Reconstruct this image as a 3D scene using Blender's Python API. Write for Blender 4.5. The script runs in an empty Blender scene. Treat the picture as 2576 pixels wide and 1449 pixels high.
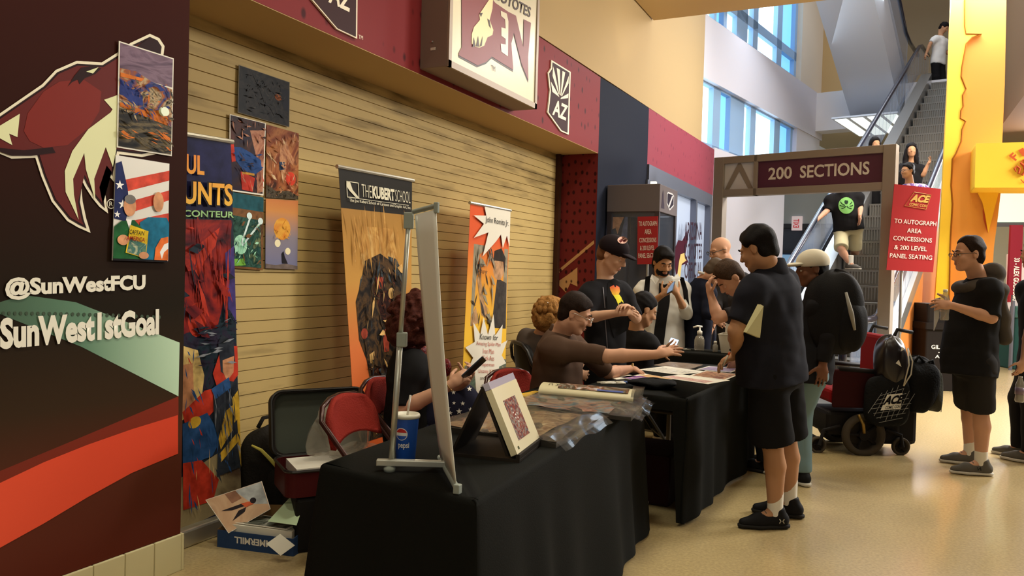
import bpy, bmesh, math, random
import numpy as np
from mathutils import Vector, Matrix
random.seed(7)
SC = bpy.context.scene
COL = SC.collection
V = Vector
# ------------------------------------------------------------------ camera
F_PX, EYE, CX, CY = 1950.0, 1.45, 1288.0, 724.5
YAW, PITCH, ROLL = math.radians(25.75), math.radians(-1.29), math.radians(1.55)
CAMR = Matrix.Rotation(YAW, 3, 'Z') @ Matrix.Rotation(math.pi / 2 + PITCH, 3, 'X') @ Matrix.Rotation(ROLL, 3, 'Z')
CAMP = V((0, 0, EYE))
cd = bpy.data.cameras.new('camera'); cam = bpy.data.objects.new('camera', cd); COL.objects.link(cam)
cam.matrix_world = Matrix.Translation(CAMP) @ CAMR.to_4x4()
cd.sensor_fit = 'HORIZONTAL'; cd.sensor_width = 36.0; cd.lens = F_PX / 2576 * 36
cd.clip_start = 0.05; cd.clip_end = 200
SC.camera = cam
RT, FW = V((math.cos(YAW), math.sin(YAW), 0)), V((-math.sin(YAW), math.cos(YAW), 0))
# measuring helpers: a sight line through the photograph met with a known plane of the place
def sight(x, y): return CAMR @ V(((x - CX) / F_PX, -(y - CY) / F_PX, -1.0))
def onX(x, y, x0):
    d = sight(x, y); return CAMP + d * (x0 / d.x)
def onY(x, y, y0):
    d = sight(x, y); return CAMP + d * (y0 / d.y)
def onZ(x, y, z0=0.0):
    d = sight(x, y); return CAMP + d * ((z0 - EYE) / d.z)
def atD(x, y, dist): return CAMP + sight(x, y) * dist
def onP(x, y, p, n):
    d = sight(x, y); return CAMP + d * ((p - CAMP).dot(n) / d.dot(n))
# ------------------------------------------------------------------ world, lamps, exposure
w = bpy.data.worlds.new('world'); SC.world = w; w.use_nodes = True
w.node_tree.nodes['Background'].inputs[0].default_value = (0.95, 0.92, 0.82, 1)
w.node_tree.nodes['Background'].inputs[1].default_value = 0.20
SC.view_settings.view_transform = 'Standard'; SC.view_settings.look = 'None'
SC.view_settings.exposure = 0.0; SC.view_settings.gamma = 1.0
try: SC.view_settings.use_curve_mapping = False
except Exception: pass
WARM, COOL = (1.0, 0.95, 0.76), (0.74, 0.87, 1.0)
def area(name, loc, size, power, color, aim=None, sizey=None):
    l = bpy.data.lights.new(name, 'AREA'); l.energy = power; l.color = color; l.size = size
    if sizey: l.shape = 'RECTANGLE'; l.size_y = sizey
    o = bpy.data.objects.new(name, l); COL.objects.link(o); o.location = loc
    if aim is not None: o.rotation_euler = (V(aim) - V(loc)).to_track_quat('-Z', 'Y').to_euler()
    return o
def spot(name, loc, aim, power, color, ang=60, blend=0.8, r=0.08):
    l = bpy.data.lights.new(name, 'SPOT'); l.energy = power; l.color = color; l.spot_size = math.radians(ang); l.spot_blend = blend; l.shadow_soft_size = r
    o = bpy.data.objects.new(name, l); COL.objects.link(o); o.location = loc
    o.rotation_euler = (V(aim) - V(loc)).to_track_quat('-Z', 'Y').to_euler(); return o
area('concourse_area_light', (1.2, -2.6, 3.6), 1.8, 26, WARM, (-3.3, 3.6, .6))  # added fill from behind the camera to lift the lower shutter, no ceiling fixture
area('concourse_area_light', (3.0, -1.0, 4.4), 1.8, 26, WARM, (-3.2, 4.0, .6))
area('concourse_area_light', (2.6, 8.2, 4.6), 1.8, 42, WARM, (-3.0, 4.4, .4))
for yy, pw in ((0.4, 150), (2.6, 215), (4.6, 235), (6.6, 215), (8.2, 150)):
    spot('concourse_downlight', (-1.45, yy, 4.82), (-2.35, yy, 0), pw, WARM, 96, .7, .28)
area('concourse_area_light', (1.2, 6.4, 4.8), 1.6, 30, WARM)
area('concourse_area_light', (3.8, 5.0, 4.8), 1.6, 24, WARM)
spot('wall_washer', (-2.5, 8.9, 3.62), (-2.95, 9.3, 5.2), 7, (1.0, 0.90, 0.62), 75)
for yy, pw in ((5.2, 7), (7.0, 10), (8.6, 9)):
    spot('wall_washer', (-1.6, yy, 4.7), (-2.95, yy + .5, 4.1), pw, (1.0, 0.93, 0.72), 95, 1.0)
area('atrium_skylight', (0.6, 16.0, 9.6), 6.0, 340, (0.92, 0.94, 1.0), (0.2, 15.5, 0), 8.0)
area('atrium_daylight', (-1.2, 16.5, 7.2), 3.5, 160, COOL, (2.2, 14.5, 2), 2.2)
area('atrium_front_daylight', (1.6, 10.7, 6.4), 2.5, 80, (0.96, 0.96, 1.0), (-2.4, 17.5, 3.0), 2.0)
area('escalator_hall_fill', (0.9, 12.8, 5.6), 1.8, 330, (1.0, 0.97, 0.92), (-.6, 12.2, 0))  # added fill that brightens the escalator base and back wall
area('far_hall_daylight', (4.2, 18.0, 4.3), 3.0, 900, (0.98, 0.97, 0.98), (1.8, 9.0, 0), 2.0)
area('right_hall_daylight', (5.5, 10.5, 4.6), 2.2, 900, (1.0, 0.98, 0.93), (1.6, 8.2, 0), 2.0)
spot('hall_floor_fill', (2.2, 9.6, 4.5), (1.5, 9.6, 0), 1500, (1.0, 0.97, 0.92), 80, .9, .25)  # added spot that brightens the floor at far right, no fixture there
spot('kiosk_lamp', (0.3, 10.6, 4.9), (0.95, 12.6, 2.4), 40, (1.0, 0.90, 0.55), 80, .9)
spot('escalator_lamp', (1.4, 9.2, 4.8), (-0.5, 12.0, 1.2), 160, (1.0, 0.90, 0.74), 60, .9)
# ------------------------------------------------------------------ materials
def lin(c): return tuple(((v / 255) / 12.92 if v / 255 <= .04045 else ((v / 255 + .055) / 1.055) ** 2.4) for v in c) + (1,)
MATS = {}
def mat(name, rgb, rough=.55, metal=0.0, noise=None, bump=None, emit=0.0, alpha=1.0, trans=0.0, coat=0.0, aniso=None):
    if name in MATS: return MATS[name]
    m = bpy.data.materials.new(name); m.use_nodes = True; nt = m.node_tree; b = nt.nodes['Principled BSDF']
    b.inputs['Base Color'].default_value = lin(rgb); b.inputs['Roughness'].default_value = rough; b.inputs['Metallic'].default_value = metal
    b.inputs['Specular IOR Level'].default_value = .5 if rough < .42 else .07
    if coat: b.inputs['Coat Weight'].default_value = coat; b.inputs['Coat Roughness'].default_value = .12
    if emit: b.inputs['Emission Color'].default_value = lin(rgb); b.inputs['Emission Strength'].default_value = emit
    if alpha < 1: b.inputs['Alpha'].default_value = alpha
    if trans: b.inputs['Transmission Weight'].default_value = trans; b.inputs['IOR'].default_value = 1.2
    if noise or bump:
        tc = nt.nodes.new('ShaderNodeTexCoord')
        mp = nt.nodes.new('ShaderNodeMapping'); nt.links.new(tc.outputs['Object'], mp.inputs[0])
        if aniso: mp.inputs['Scale'].default_value = aniso
    if noise:
        sc, amt = noise
        n = nt.nodes.new('ShaderNodeTexNoise'); n.inputs['Scale'].default_value = sc; n.inputs['Detail'].default_value = 4
        nt.links.new(mp.outputs[0], n.inputs['Vector'])
        r = nt.nodes.new('ShaderNodeValToRGB'); c = lin(rgb)
        r.color_ramp.elements[0].position = .3; r.color_ramp.elements[1].position = .7
        r.color_ramp.elements[0].color = tuple(max(0, v * (1 - amt)) for v in c[:3]) + (1,)
        r.color_ramp.elements[1].color = tuple(min(1, v * (1 + amt)) for v in c[:3]) + (1,)
        nt.links.new(n.outputs[0], r.inputs[0]); nt.links.new(r.outputs[0], b.inputs['Base Color'])
    if bump:
        sc, st = bump
        n2 = nt.nodes.new('ShaderNodeTexNoise'); n2.inputs['Scale'].default_value = sc; n2.inputs['Detail'].default_value = 3
        nt.links.new(mp.outputs[0], n2.inputs['Vector'])
        bp = nt.nodes.new('ShaderNodeBump'); bp.inputs['Strength'].default_value = st; bp.inputs['Distance'].default_value = .02
        nt.links.new(n2.outputs[0], bp.inputs['Height']); nt.links.new(bp.outputs[0], b.inputs['Normal'])
    MATS[name] = m; return m
def art(name, cols, scale=6, dist=1.5, rough=.35, seed=0, stretch=(1, 1, 1), soft=True):
    """printed artwork: several ink colours mixed by a distorted noise"""
    if name in MATS: return MATS[name]
    m = bpy.data.materials.new(name); m.use_nodes = True; nt = m.node_tree; b = nt.nodes['Principled BSDF']
    b.inputs['Roughness'].default_value = rough; b.inputs['Specular IOR Level'].default_value = .04 if rough > .2 else .5
    tc = nt.nodes.new('ShaderNodeTexCoord'); mp = nt.nodes.new('ShaderNodeMapping'); nt.links.new(tc.outputs['Object'], mp.inputs[0])
    mp.inputs['Location'].default_value = (seed * 3.1, seed * 1.7, seed * 2.3); mp.inputs['Scale'].default_value = stretch
    n = nt.nodes.new('ShaderNodeTexNoise'); n.inputs['Scale'].default_value = scale; n.inputs['Detail'].default_value = 5; n.inputs['Distortion'].default_value = dist
    nt.links.new(mp.outputs[0], n.inputs['Vector'])
    r = nt.nodes.new('ShaderNodeValToRGB'); el = r.color_ramp.elements
    k = len(cols)
    for i, c in enumerate(cols):
        p = .3 + .4 * i / max(1, k - 1)
        e = el[i] if i < 2 else el.new(p)
        e.position = p; e.color = lin(c)
    if not soft: r.color_ramp.interpolation = 'CONSTANT'
    nt.links.new(n.outputs[0], r.inputs[0]); nt.links.new(r.outputs[0], b.inputs['Base Color'])
    MATS[name] = m; return m
def ramp(name, axis, stops, rough=.4, extra=None):
    """a printed colour run along a world axis (0,1,2); stops = (coordinate, rgb)"""
    if name in MATS: return MATS[name]
    m = bpy.data.materials.new(name); m.use_nodes = True; nt = m.node_tree; b = nt.nodes['Principled BSDF']
    b.inputs['Roughness'].default_value = rough; b.inputs['Specular IOR Level'].default_value = .04
    g = nt.nodes.new('ShaderNodeNewGeometry'); s = nt.nodes.new('ShaderNodeSeparateXYZ'); nt.links.new(g.outputs['Position'], s.inputs[0])
    lo, hi = stops[0][0], stops[-1][0]
    mr = nt.nodes.new('ShaderNodeMapRange'); mr.inputs['From Min'].default_value = lo; mr.inputs['From Max'].default_value = hi
    nt.links.new(s.outputs[axis], mr.inputs['Value'])
    r = nt.nodes.new('ShaderNodeValToRGB'); el = r.color_ramp.elements
    for i, (p, c) in enumerate(stops):
        q = (p - lo) / (hi - lo); e = el[i] if i < 2 else el.new(q); e.position = q; e.color = lin(c)
    nt.links.new(mr.outputs[0], r.inputs[0]); nt.links.new(r.outputs[0], b.inputs['Base Color'])
    MATS[name] = m; return m
# ------------------------------------------------------------------ objects
ORG = {}
def tag(o, label=None, cat=None, group=None, kind=None):
    if label: o['label'] = label
    if cat: o['category'] = cat
    if group: o['group'] = group
    if kind: o['kind'] = kind
    return o
def thing(name, loc, label, cat, group=None):
    o = bpy.data.objects.new(name, None); o.empty_display_size = .1; COL.objects.link(o); o.location = loc
    ORG[o.name] = V(loc); return tag(o, label, cat, group)
def link_mesh(name, me, parent=None, org=None):
    o = bpy.data.objects.new(name, me); COL.objects.link(o)
    if parent is not None: o.parent = parent; o.location = org - ORG[parent.name]
    else: o.location = org
    ORG[o.name] = V(org); return o
class MB:
    def __init__(s): s.v = []; s.f = []; s.m = []
    def add(s, vs, fs, mi=0):
        o = len(s.v); s.v += [V(p) for p in vs]; s.f += [tuple(i + o for i in f) for f in fs]; s.m += [mi] * len(fs); return s
    def quad(s, a, b, c, d, mi=0): return s.add([a, b, c, d], [(0, 1, 2, 3)], mi)
    def poly(s, pts, mi=0): return s.add(pts, [tuple(range(len(pts)))], mi)
    def prism(s, pts, ext, mi=0, mside=None):
        n = len(pts); ext = V(ext); a = [V(p) for p in pts]; b = [p + ext for p in a]
        s.add(a + b, [tuple(range(n)), tuple(range(2 * n - 1, n - 1, -1))], mi)
        s.add(a + b, [(i, (i + 1) % n, n + (i + 1) % n, n + i) for i in range(n)], mi if mside is None else mside); return s
    def box(s, c, size, R=None, mi=0):
        c = V(c); h = V(size) / 2; R = R or Matrix.Identity(3)
        vs = [c + R @ V((sx * h.x, sy * h.y, sz * h.z)) for sz in (-1, 1) for sx, sy in ((-1, -1), (1, -1), (1, 1), (-1, 1))]
        return s.add(vs, [(3, 2, 1, 0), (4, 5, 6, 7), (0, 1, 5, 4), (1, 2, 6, 5), (2, 3, 7, 6), (3, 0, 4, 7)], mi)
    def box2(s, lo, hi, mi=0):
        lo, hi = V(lo), V(hi); return s.box((lo + hi) / 2, hi - lo, None, mi)
    def tube(s, path, r, n=10, mi=0, closed=False):
        path = [V(p) for p in path]; k = len(path); rs = r if isinstance(r, (list, tuple)) else [r] * k
        vs = []; up = None
        for i, p in enumerate(path):
            if closed: t = (path[(i + 1) % k] - path[i - 1])
            else: t = path[min(i + 1, k - 1)] - path[max(i - 1, 0)]
            t.normalize()
            if up is None: up = V((0, 0, 1)) if abs(t.z) < .9 else V((1, 0, 0))
            x = t.cross(up).normalized(); up = x.cross(t).normalized()
            vs += [p + (x * math.cos(2 * math.pi * j / n) + up * math.sin(2 * math.pi * j / n)) * rs[i] for j in range(n)]
        fs = []
        for i in range(k if closed else k - 1):
            a, b = i * n, ((i + 1) % k) * n
            fs += [(a + j, a + (j + 1) % n, b + (j + 1) % n, b + j) for j in range(n)]
        if not closed: fs += [tuple(range(n - 1, -1, -1)), tuple(range((k - 1) * n, k * n))]
        return s.add(vs, fs, mi)
    def lathe(s, prof, c, ax=(0, 0, 1), n=24, mi=0):
        ax = V(ax).normalized(); x = ax.orthogonal().normalized(); y = ax.cross(x); c = V(c); vs = []; fs = []
        for r, h in prof: vs += [c + ax * h + (x * math.cos(2 * math.pi * j / n) + y * math.sin(2 * math.pi * j / n)) * max(r, 1e-4) for j in range(n)]
        for i in range(len(prof) - 1): fs += [(i * n + j, i * n + (j + 1) % n, (i + 1) * n + (j + 1) % n, (i + 1) * n + j) for j in range(n)]
        fs += [tuple(range(n - 1, -1, -1)), tuple(range((len(prof) - 1) * n, len(prof) * n))]
        return s.add(vs, fs, mi)
    def build(s, name, mats, parent=None, bevel=0, smooth=False, seg=2, label=None, cat=None, group=None, kind=None, org=None, solid=0):
        if not isinstance(mats, (list, tuple)): mats = [mats]
        if org is None:
            if parent is not None: org = ORG[parent.name]
            else:
                lo = V((min(p.x for p in s.v), min(p.y for p in s.v), min(p.z for p in s.v))); hi = V((max(p.x for p in s.v), max(p.y for p in s.v), max(p.z for p in s.v)))
                org = V(((lo.x + hi.x) / 2, (lo.y + hi.y) / 2, lo.z))
        me = bpy.data.meshes.new(name); me.from_pydata([tuple(p - org) for p in s.v], [], s.f)
        for m in mats: me.materials.append(m)
        me.polygons.foreach_set('material_index', s.m)
        if smooth: me.polygons.foreach_set('use_smooth', [True] * len(s.f))
        me.update(); o = link_mesh(name, me, parent, org)
        if solid:
            md = o.modifiers.new('solid', 'SOLIDIFY'); md.thickness = solid; md.offset = 0
        if bevel:
            md = o.modifiers.new('bevel', 'BEVEL'); md.width = bevel; md.segments = seg; md.limit_method = 'ANGLE'; md.angle_limit = math.radians(40)
        return tag(o, label, cat, group, kind)
def ring(c, a, b, n=24, a0=0, a1=2 * math.pi):
    """ellipse points: c + a*cos + b*sin"""
    full = abs(a1 - a0 - 2 * math.pi) < 1e-6; k = n if full else n + 1
    return [V(c) + V(a) * math.cos(a0 + (a1 - a0) * i / n) + V(b) * math.sin(a0 + (a1 - a0) * i / n) for i in range(k)]
def inset(pts, d):
    """shrink a 2-D outline by d (either winding)"""
    n = len(pts); ar = sum(pts[i][0] * pts[(i + 1) % n][1] - pts[(i + 1) % n][0] * pts[i][1] for i in range(n)); sg = 1 if ar > 0 else -1; out = []
    for i in range(n):
        p0, p, p1 = np.array(pts[i - 1]), np.array(pts[i]), np.array(pts[(i + 1) % n])
        e0 = (p - p0) / max(1e-6, np.linalg.norm(p - p0)); e1 = (p1 - p) / max(1e-6, np.linalg.norm(p1 - p))
        n0 = np.array((-e0[1], e0[0])) * sg; n1 = np.array((-e1[1], e1[0])) * sg; b = n0 + n1
        l = np.dot(b, n0); b = n0 if abs(l) < .25 else b / l
        ln = np.linalg.norm(b); b = b if ln < 2.2 else b / ln * 2.2
        out.append(tuple(p + b * d))
    return out
def text(s, p0, right, up, m, parent, name='lettering', bold=0.0, ext=0.0, spacing=1.0, label=None, shear=0.0, mb=False, align=None):
    """lettering whose box starts at p0 and spans the vectors right and up"""
    cu = bpy.data.curves.new(name, 'FONT'); cu.body = s; cu.size = 1; cu.offset = bold; cu.space_character = spacing; cu.shear = shear; cu.resolution_u = 3
    if align: cu.align_x = align
    to = bpy.data.objects.new('tmp', cu); COL.objects.link(to)
    dg = bpy.context.evaluated_depsgraph_get(); me = bpy.data.meshes.new_from_object(to.evaluated_get(dg))
    bpy.data.objects.remove(to); bpy.data.curves.remove(cu)
    co = np.zeros(len(me.vertices) * 3); me.vertices.foreach_get('co', co); co = co.reshape(-1, 3)
    lo, hi = co.min(0), co.max(0); u = (co[:, 0] - lo[0]) / max(1e-6, hi[0] - lo[0]); v = (co[:, 1] - lo[1]) / max(1e-6, hi[1] - lo[1])
    p0, right, up = V(p0), V(right), V(up)
    pts = np.array(p0)[None] + u[:, None] * np.array(right)[None] + v[:, None] * np.array(up)[None]
    if mb: return pts, [tuple(p.vertices) for p in me.polygons]
    org = ORG[parent.name]
    me.vertices.foreach_set('co', (pts - np.array(org)).ravel()); me.materials.clear(); me.materials.append(m); me.name = name; me.update()
    o = link_mesh(name, me, parent, V(org))
    if label: o['label'] = label
    return o
def struct(o): o['kind'] = 'structure'; return o
# ================================================================== THE SETTING
W, XD = -2.95, -3.43            # face of the concourse wall, face of the recessed shutter
YP, YJ = 2.594, 8.244           # end of the mural wall, start of the navy wall
Ev = V((math.sin(math.radians(11)), math.cos(math.radians(11)), 0)); Nv = V((Ev.y, -Ev.x, 0)); C0 = V((W, 14.58, 0))
def pe(s, off, z): return C0 + Ev * s + Nv * off + V((0, 0, z))
def onW2(x, y, off=0.0): return onP(x, y, pe(0, off, 0), Nv)
m_floor = mat('floor_terrazzo', (172, 151, 108), .24, noise=(60, .14), coat=.25)
m_beige = mat('beige_paint', (194, 164, 116), .7)
m_cream = mat('cream_paint', (226, 214, 200), .7)
m_white = mat('white_paint', (225, 225, 228), .7)
m_slat = None
MB().box2((-8, -5, -.1), (12, 34, 0)).build('floor', m_floor, kind='structure')
# mural wall (left) and its tiled base
b = MB(); b.box2((-3.7, -4, 0), (W, YP, 2.79)); b.build('wall_left', mat('wall_brown', (58, 30, 26), .7), kind='structure')
b = MB(); m_tile = mat('cream_tile', (214, 203, 158), .35)
y = YP
while y > -1.5:
    b.box2((W, y - .148, .0), (W + .014, y - .002, .172)); y -= .15
b.box2((W - .5, YP, 0), (W + .014, YP + .014, .172))
b.build('baseboard_left', m_tile, kind='structure', bevel=.003)
# rolling shutter
b = MB(); z = 0.0; k = 0
while z < 2.82:
    h = .0735
    b.add([(XD - .012, 2.3, z), (XD, 2.3, z + .0035), (XD, 2.3, z + h - .002), (XD - .012, 2.3, z + h), (XD - .012, 8.2, z), (XD, 8.2, z + .0035), (XD, 8.2, z + h - .002), (XD - .012, 8.2, z + h)],
          [(0, 1, 5, 4), (1, 2, 6, 5), (2, 3, 7, 6)]); z += h
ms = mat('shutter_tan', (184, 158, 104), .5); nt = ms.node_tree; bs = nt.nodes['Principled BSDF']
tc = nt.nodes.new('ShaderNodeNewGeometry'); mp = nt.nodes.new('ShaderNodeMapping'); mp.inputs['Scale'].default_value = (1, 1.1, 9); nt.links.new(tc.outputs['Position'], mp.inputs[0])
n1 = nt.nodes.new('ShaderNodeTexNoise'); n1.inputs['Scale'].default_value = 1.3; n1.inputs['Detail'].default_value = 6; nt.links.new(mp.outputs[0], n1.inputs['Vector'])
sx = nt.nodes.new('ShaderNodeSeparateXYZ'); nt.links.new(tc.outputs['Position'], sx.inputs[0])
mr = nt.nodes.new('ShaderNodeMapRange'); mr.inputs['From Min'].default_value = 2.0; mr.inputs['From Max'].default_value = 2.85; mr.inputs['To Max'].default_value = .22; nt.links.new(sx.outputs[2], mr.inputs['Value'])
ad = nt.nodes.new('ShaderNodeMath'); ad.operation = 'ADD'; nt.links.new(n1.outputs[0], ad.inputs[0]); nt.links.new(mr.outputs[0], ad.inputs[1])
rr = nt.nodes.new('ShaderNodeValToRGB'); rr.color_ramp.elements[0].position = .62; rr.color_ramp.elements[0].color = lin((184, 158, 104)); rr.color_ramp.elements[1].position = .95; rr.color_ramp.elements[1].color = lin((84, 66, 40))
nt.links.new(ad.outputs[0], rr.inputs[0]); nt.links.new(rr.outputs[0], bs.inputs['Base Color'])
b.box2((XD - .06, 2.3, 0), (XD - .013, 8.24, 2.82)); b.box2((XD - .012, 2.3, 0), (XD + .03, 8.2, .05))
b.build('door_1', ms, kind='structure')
b = MB(); b.box2((XD - .02, 8.17, 0), (XD + .05, 8.25, 2.79)); b.build('trim_1', mat('shutter_guide', (70, 44, 34), .5), kind='structure')
# soffit over the shutter, maroon band above it, jamb at its end
MB().box2((-3.7, -4, 2.786), (W - .002, YJ, 3.3)).build('ceiling_1', m_beige, kind='structure')
def dotted(name, rgb, dot, sy, sz):
    m = mat(name, rgb, .5); nt = m.node_tree; g = nt.nodes.new('ShaderNodeNewGeometry'); mp = nt.nodes.new('ShaderNodeMapping')
    mp.inputs['Scale'].default_value = (sy, sy, sz); nt.links.new(g.outputs['Position'], mp.inputs[0])
    v = nt.nodes.new('ShaderNodeTexVoronoi'); v.inputs['Scale'].default_value = 1; v.inputs['Randomness'].default_value = .35; nt.links.new(mp.outputs[0], v.inputs['Vector'])
    r = nt.nodes.new('ShaderNodeValToRGB'); e = r.color_ramp.elements; e[0].position = .16; e[0].color = lin(dot); e[1].position = .26; e[1].color = lin(rgb)
    nt.links.new(v.outputs['Distance'], r.inputs[0]); nt.links.new(r.outputs[0], nt.nodes['Principled BSDF'].inputs['Base Color']); return m
m_band = dotted('maroon_mesh_print', (118, 40, 42), (64, 22, 26), 9, 6)
m_band2 = dotted('purple_mesh_print', (140, 62, 74), (112, 48, 62), 9, 6)
m_jamb = dotted('dark_maroon_mesh_print', (112, 40, 40), (56, 22, 24), 13, 9)
m_navy = mat('navy_paint', (30, 33, 45), .75)
def ztop(y): return 3.43 + (3.79 - 3.43) * (y + 0.0) / 14.6 if y > 0 else 3.43
def bandpiece(name, y0, y1, z0, m, th=.12):
    b = MB(); b.prism([(W, y0, z0), (W, y1, z0), (W, y1, ztop(y1)), (W, y0, ztop(y0))], (-th, 0, 0)); return b.build(name, m, kind='structure')
bandpiece('trim_2', -4, YJ, 2.79, m_band)
b = MB(); b.prism([(W, YJ, 0), (W, 10.2, 0), (W, 10.2, ztop(10.2)), (W, YJ, ztop(YJ))], (-.9, 0, 0)); b.build('wall_navy', m_navy, kind='structure')
bandpiece('trim_3', 10.2, 14.58, 2.93, m_band2)
b = MB(); b.quad((W, YJ - .004, 0), (XD + .05, YJ - .004, 0), (XD + .05, YJ - .004, 2.79), (W, YJ - .004, 2.79), 0)
yj = YJ - .008
for p in ([(1405.6, 678), (1494.7, 603.5), (1494.7, 613), (1405.6, 687)], [(1407, 706), (1430, 690), (1452.5, 672.5), (1452.5, 720.8), (1434.6, 712.5), (1423.5, 736), (1407, 719)]):
    b.poly([onY(x, y, yj) for x, y in p], 1)
b.build('trim_4', [m_jamb, dotted('cream_mesh_print', (196, 150, 104), (70, 36, 30), 13, 9)], kind='structure')
# upper beige wall and the slab over the concourse
b = MB(); b.prism([(W - .02, -4, ztop(-4)), (W - .02, 13.56, ztop(13.56)), (W - .02, 13.56, 9.5), (W - .02, -4, 9.5)], (-.3, 0, 0)); b.build('wall_upper_left', mat('beige_upper_paint', (172, 147, 106), .7), kind='structure')
MB().box2((W, -5, 4.88), (9, 10.3, 5.25)).build('ceiling', m_beige, kind='structure')
# shop front beyond the navy wall
m_fr = mat('steel_grey_frame', (112, 116, 130), .4, .5)
m_pane = mat('lit_shop_pane', (178, 190, 210), .15, emit=.55, coat=.5)
b = MB(); b.box2((W - .15, 10.2, 2.72), (W + .03, 14.4, 2.93))
for yy in (10.2, 11.75, 13.15, 14.3): b.box2((W - .1, yy - .05, 0), (W + .03, yy + .05, 2.72))
b.box2((W - .1, 10.2, 0), (W + .03, 14.4, .12)); wf = b.build('window_1', m_fr, kind='structure')
MB().box2((W - .09, 10.2, .1), (W - .07, 14.4, 2.75)).build('pane', m_pane, wf)
b = MB(); xq = W + .035
b.poly([onX(x, y, xq) for x, y in [(1700, 700), (1697, 640), (1700, 620), (1706, 604), (1716, 606), (1729, 580), (1731, 600), (1724, 640), (1732, 660), (1714, 668), (1708, 700)]], 0)
b.poly([onX(x, y, xq + .004) for x, y in [(1704, 690), (1708, 660), (1712, 640), (1722, 636), (1727, 655), (1715, 664), (1711, 700)]], 1)
b.build('window_decal', [mat('decal_maroon', (70, 26, 40), .5), mat('decal_sand', (206, 180, 110), .5)], wf)
for s, q in (('ARIZONA', [(1722, 606), (1766, 603), (1722, 558)]), ('COYOTES', [(1722, 654), (1766, 651), (1722, 612)]), ('OFFICIAL', [(1722, 702), (1766, 697), (1722, 660)])):
    p = [onX(x, y, xq + .006) for x, y in q]; text(s, p[0], p[1] - p[0], p[2] - p[0], mat('decal_dark', (58, 40, 52), .5), wf, 'window_lettering', .015)
# ---------------------------------------------------------------- the atrium beyond
def block(name, s0, s1, o0, o1, z0, z1, m, kind='structure', **k):
    b = MB(); b.prism([pe(s0, o0, z0), pe(s1, o0, z0), pe(s1, o1, z0), pe(s0, o1, z0)], (0, 0, z1 - z0)); return b.build(name, m, kind=kind, **k)
m_lav = mat('cool_white_paint', (214, 210, 216), .7)
block('wall_back_left', 0, 4.15, -.35, 0, 0, 3.83, m_lav)
block('trim_5', -1.2, 7.0, -.6, 0, 5.0, 6.12, m_lav)
block('wall_pier', 5.0, 6.9, -.6, -.03, 3.83, 5.0, m_lav)
block('wall_atrium', 5.15, 7.0, -.6, -.03, 6.12, 10.5, mat('warm_white_paint', (224, 208, 186), .7))
block('wall_atrium_end', 6.9, 7.3, -.6, 1.3, 6.1, 11, m_beige)
block('trim_6', 6.4, 6.9, -.02, 4.5, 5.15, 6.1, m_white)
block('ceiling_2', 6.9, 15, -.6, 6, 5.2, 6.05, mat('slab_cream', (226, 212, 180), .7))
m_sky = mat('daylight_pane', (196, 232, 255), .2, emit=3.2); m_sky2 = mat('hazy_daylight_pane', (112, 182, 232), .2, emit=1.25)
m_al = mat('pale_blue_mullion', (150, 178, 208), .5)
def windows(name, s0, s1, z0, z1, mull, trans, off, bright):
    b = MB()
    def bx(a, c, zl, zh, o0=off - .06, o1=off + .1): b.prism([pe(a, o0, zl), pe(c, o0, zl), pe(c, o1, zl), pe(a, o1, zl)], (0, 0, zh - zl))
    for t in trans: bx(s0, s1, t[0], t[1])
    for a, c in mull: bx(a, c, z0, z1)
    o = b.build(name, m_al, kind='structure')
    ed = [s0] + [v for ac in mull for v in ac] + [s1]
    for i in range(0, len(ed) - 1, 2):
        if ed[i + 1] - ed[i] < .02: continue
        MB().quad(pe(ed[i], off, z0), pe(ed[i + 1], off, z0), pe(ed[i + 1], off, z1), pe(ed[i], off, z1)).build('pane', m_sky if i // 2 in bright else m_sky2, o)
def sW(x, y, off=0): 
    p = onW2(x, y, off); return (p - C0).dot(Ev)
windows('window_2', -1.1, 5.02, 3.83, 5.02, [(sW(a, 300), sW(c, 300)) for a, c in ((1806, 1824), (1849, 1884), (1900, 1913), (1960, 1974), (2001, 2006))], [(3.83, 3.9), (4.96, 5.02)], -.2, (0, 2, 3))
windows('window_3', -1.1, 5.2, 6.12, 10, [(sW(a, 100), sW(c, 100)) for a, c in ((1770, 1776), (1814, 1820), (1838, 1846), (1871, 1898), (1912, 1924), (1972, 1984), (2016, 2022))], [(6.12, 6.25), (6.62, 6.82)], -.25, (1, 3, 4, 5))
# far end: white upper wall, dark glazed doors with an exit sign
yb = 24.5
MB().box2((-8, yb, 3.05), (10, yb + .3, 5.2)).build('wall_back', mat('pale_wall', (205, 214, 222), .7), kind='structure')
MB().box2((-8, yb + .5, 5.9), (10, yb + .8, 12)).build('wall_back_upper', mat('dim_beige_wall', (196, 178, 150), .7), kind='structure')
b = MB(); b.box2((-8, yb + .1, 0), (10, yb + .3, 3.05)); b.build('wall_back_lower', mat('dark_glazing', (70, 78, 98), .25), kind='structure')
b = MB()
for i in range(9): b.box2((-3.2 + i * .95 - .04, yb - .02, 0), (-3.2 + i * .95 + .04, yb + .1, 3.0))
b.box2((-3.3, yb - .02, 2.2), (5, yb + .1, 2.28)); b.box2((-3.3, yb - .04, 2.95), (5, yb + .1, 3.07)); dr = b.build('door_2', mat('dark_door_frame', (52, 56, 66), .4), kind='structure')
for i in (0, 2): MB().box2((-3.12 + i * .95 + .02, yb - .01, .1), (-2.4 + i * .95, yb + .02, 2.15)).build('pane', mat('blue_door_pane', (130, 170, 205), .2, emit=.55), dr)
p = onY(2005, 562, yb - .03); p.y = yb - .03; ex = thing('exit_sign', p, 'small red and white exit sign over the dark doors beyond the escalator', 'sign')
MB().box(p, (.3, .05, .42)).build('housing', mat('exit_white', (235, 215, 215), .5, emit=.4), ex, bevel=.01)
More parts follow.
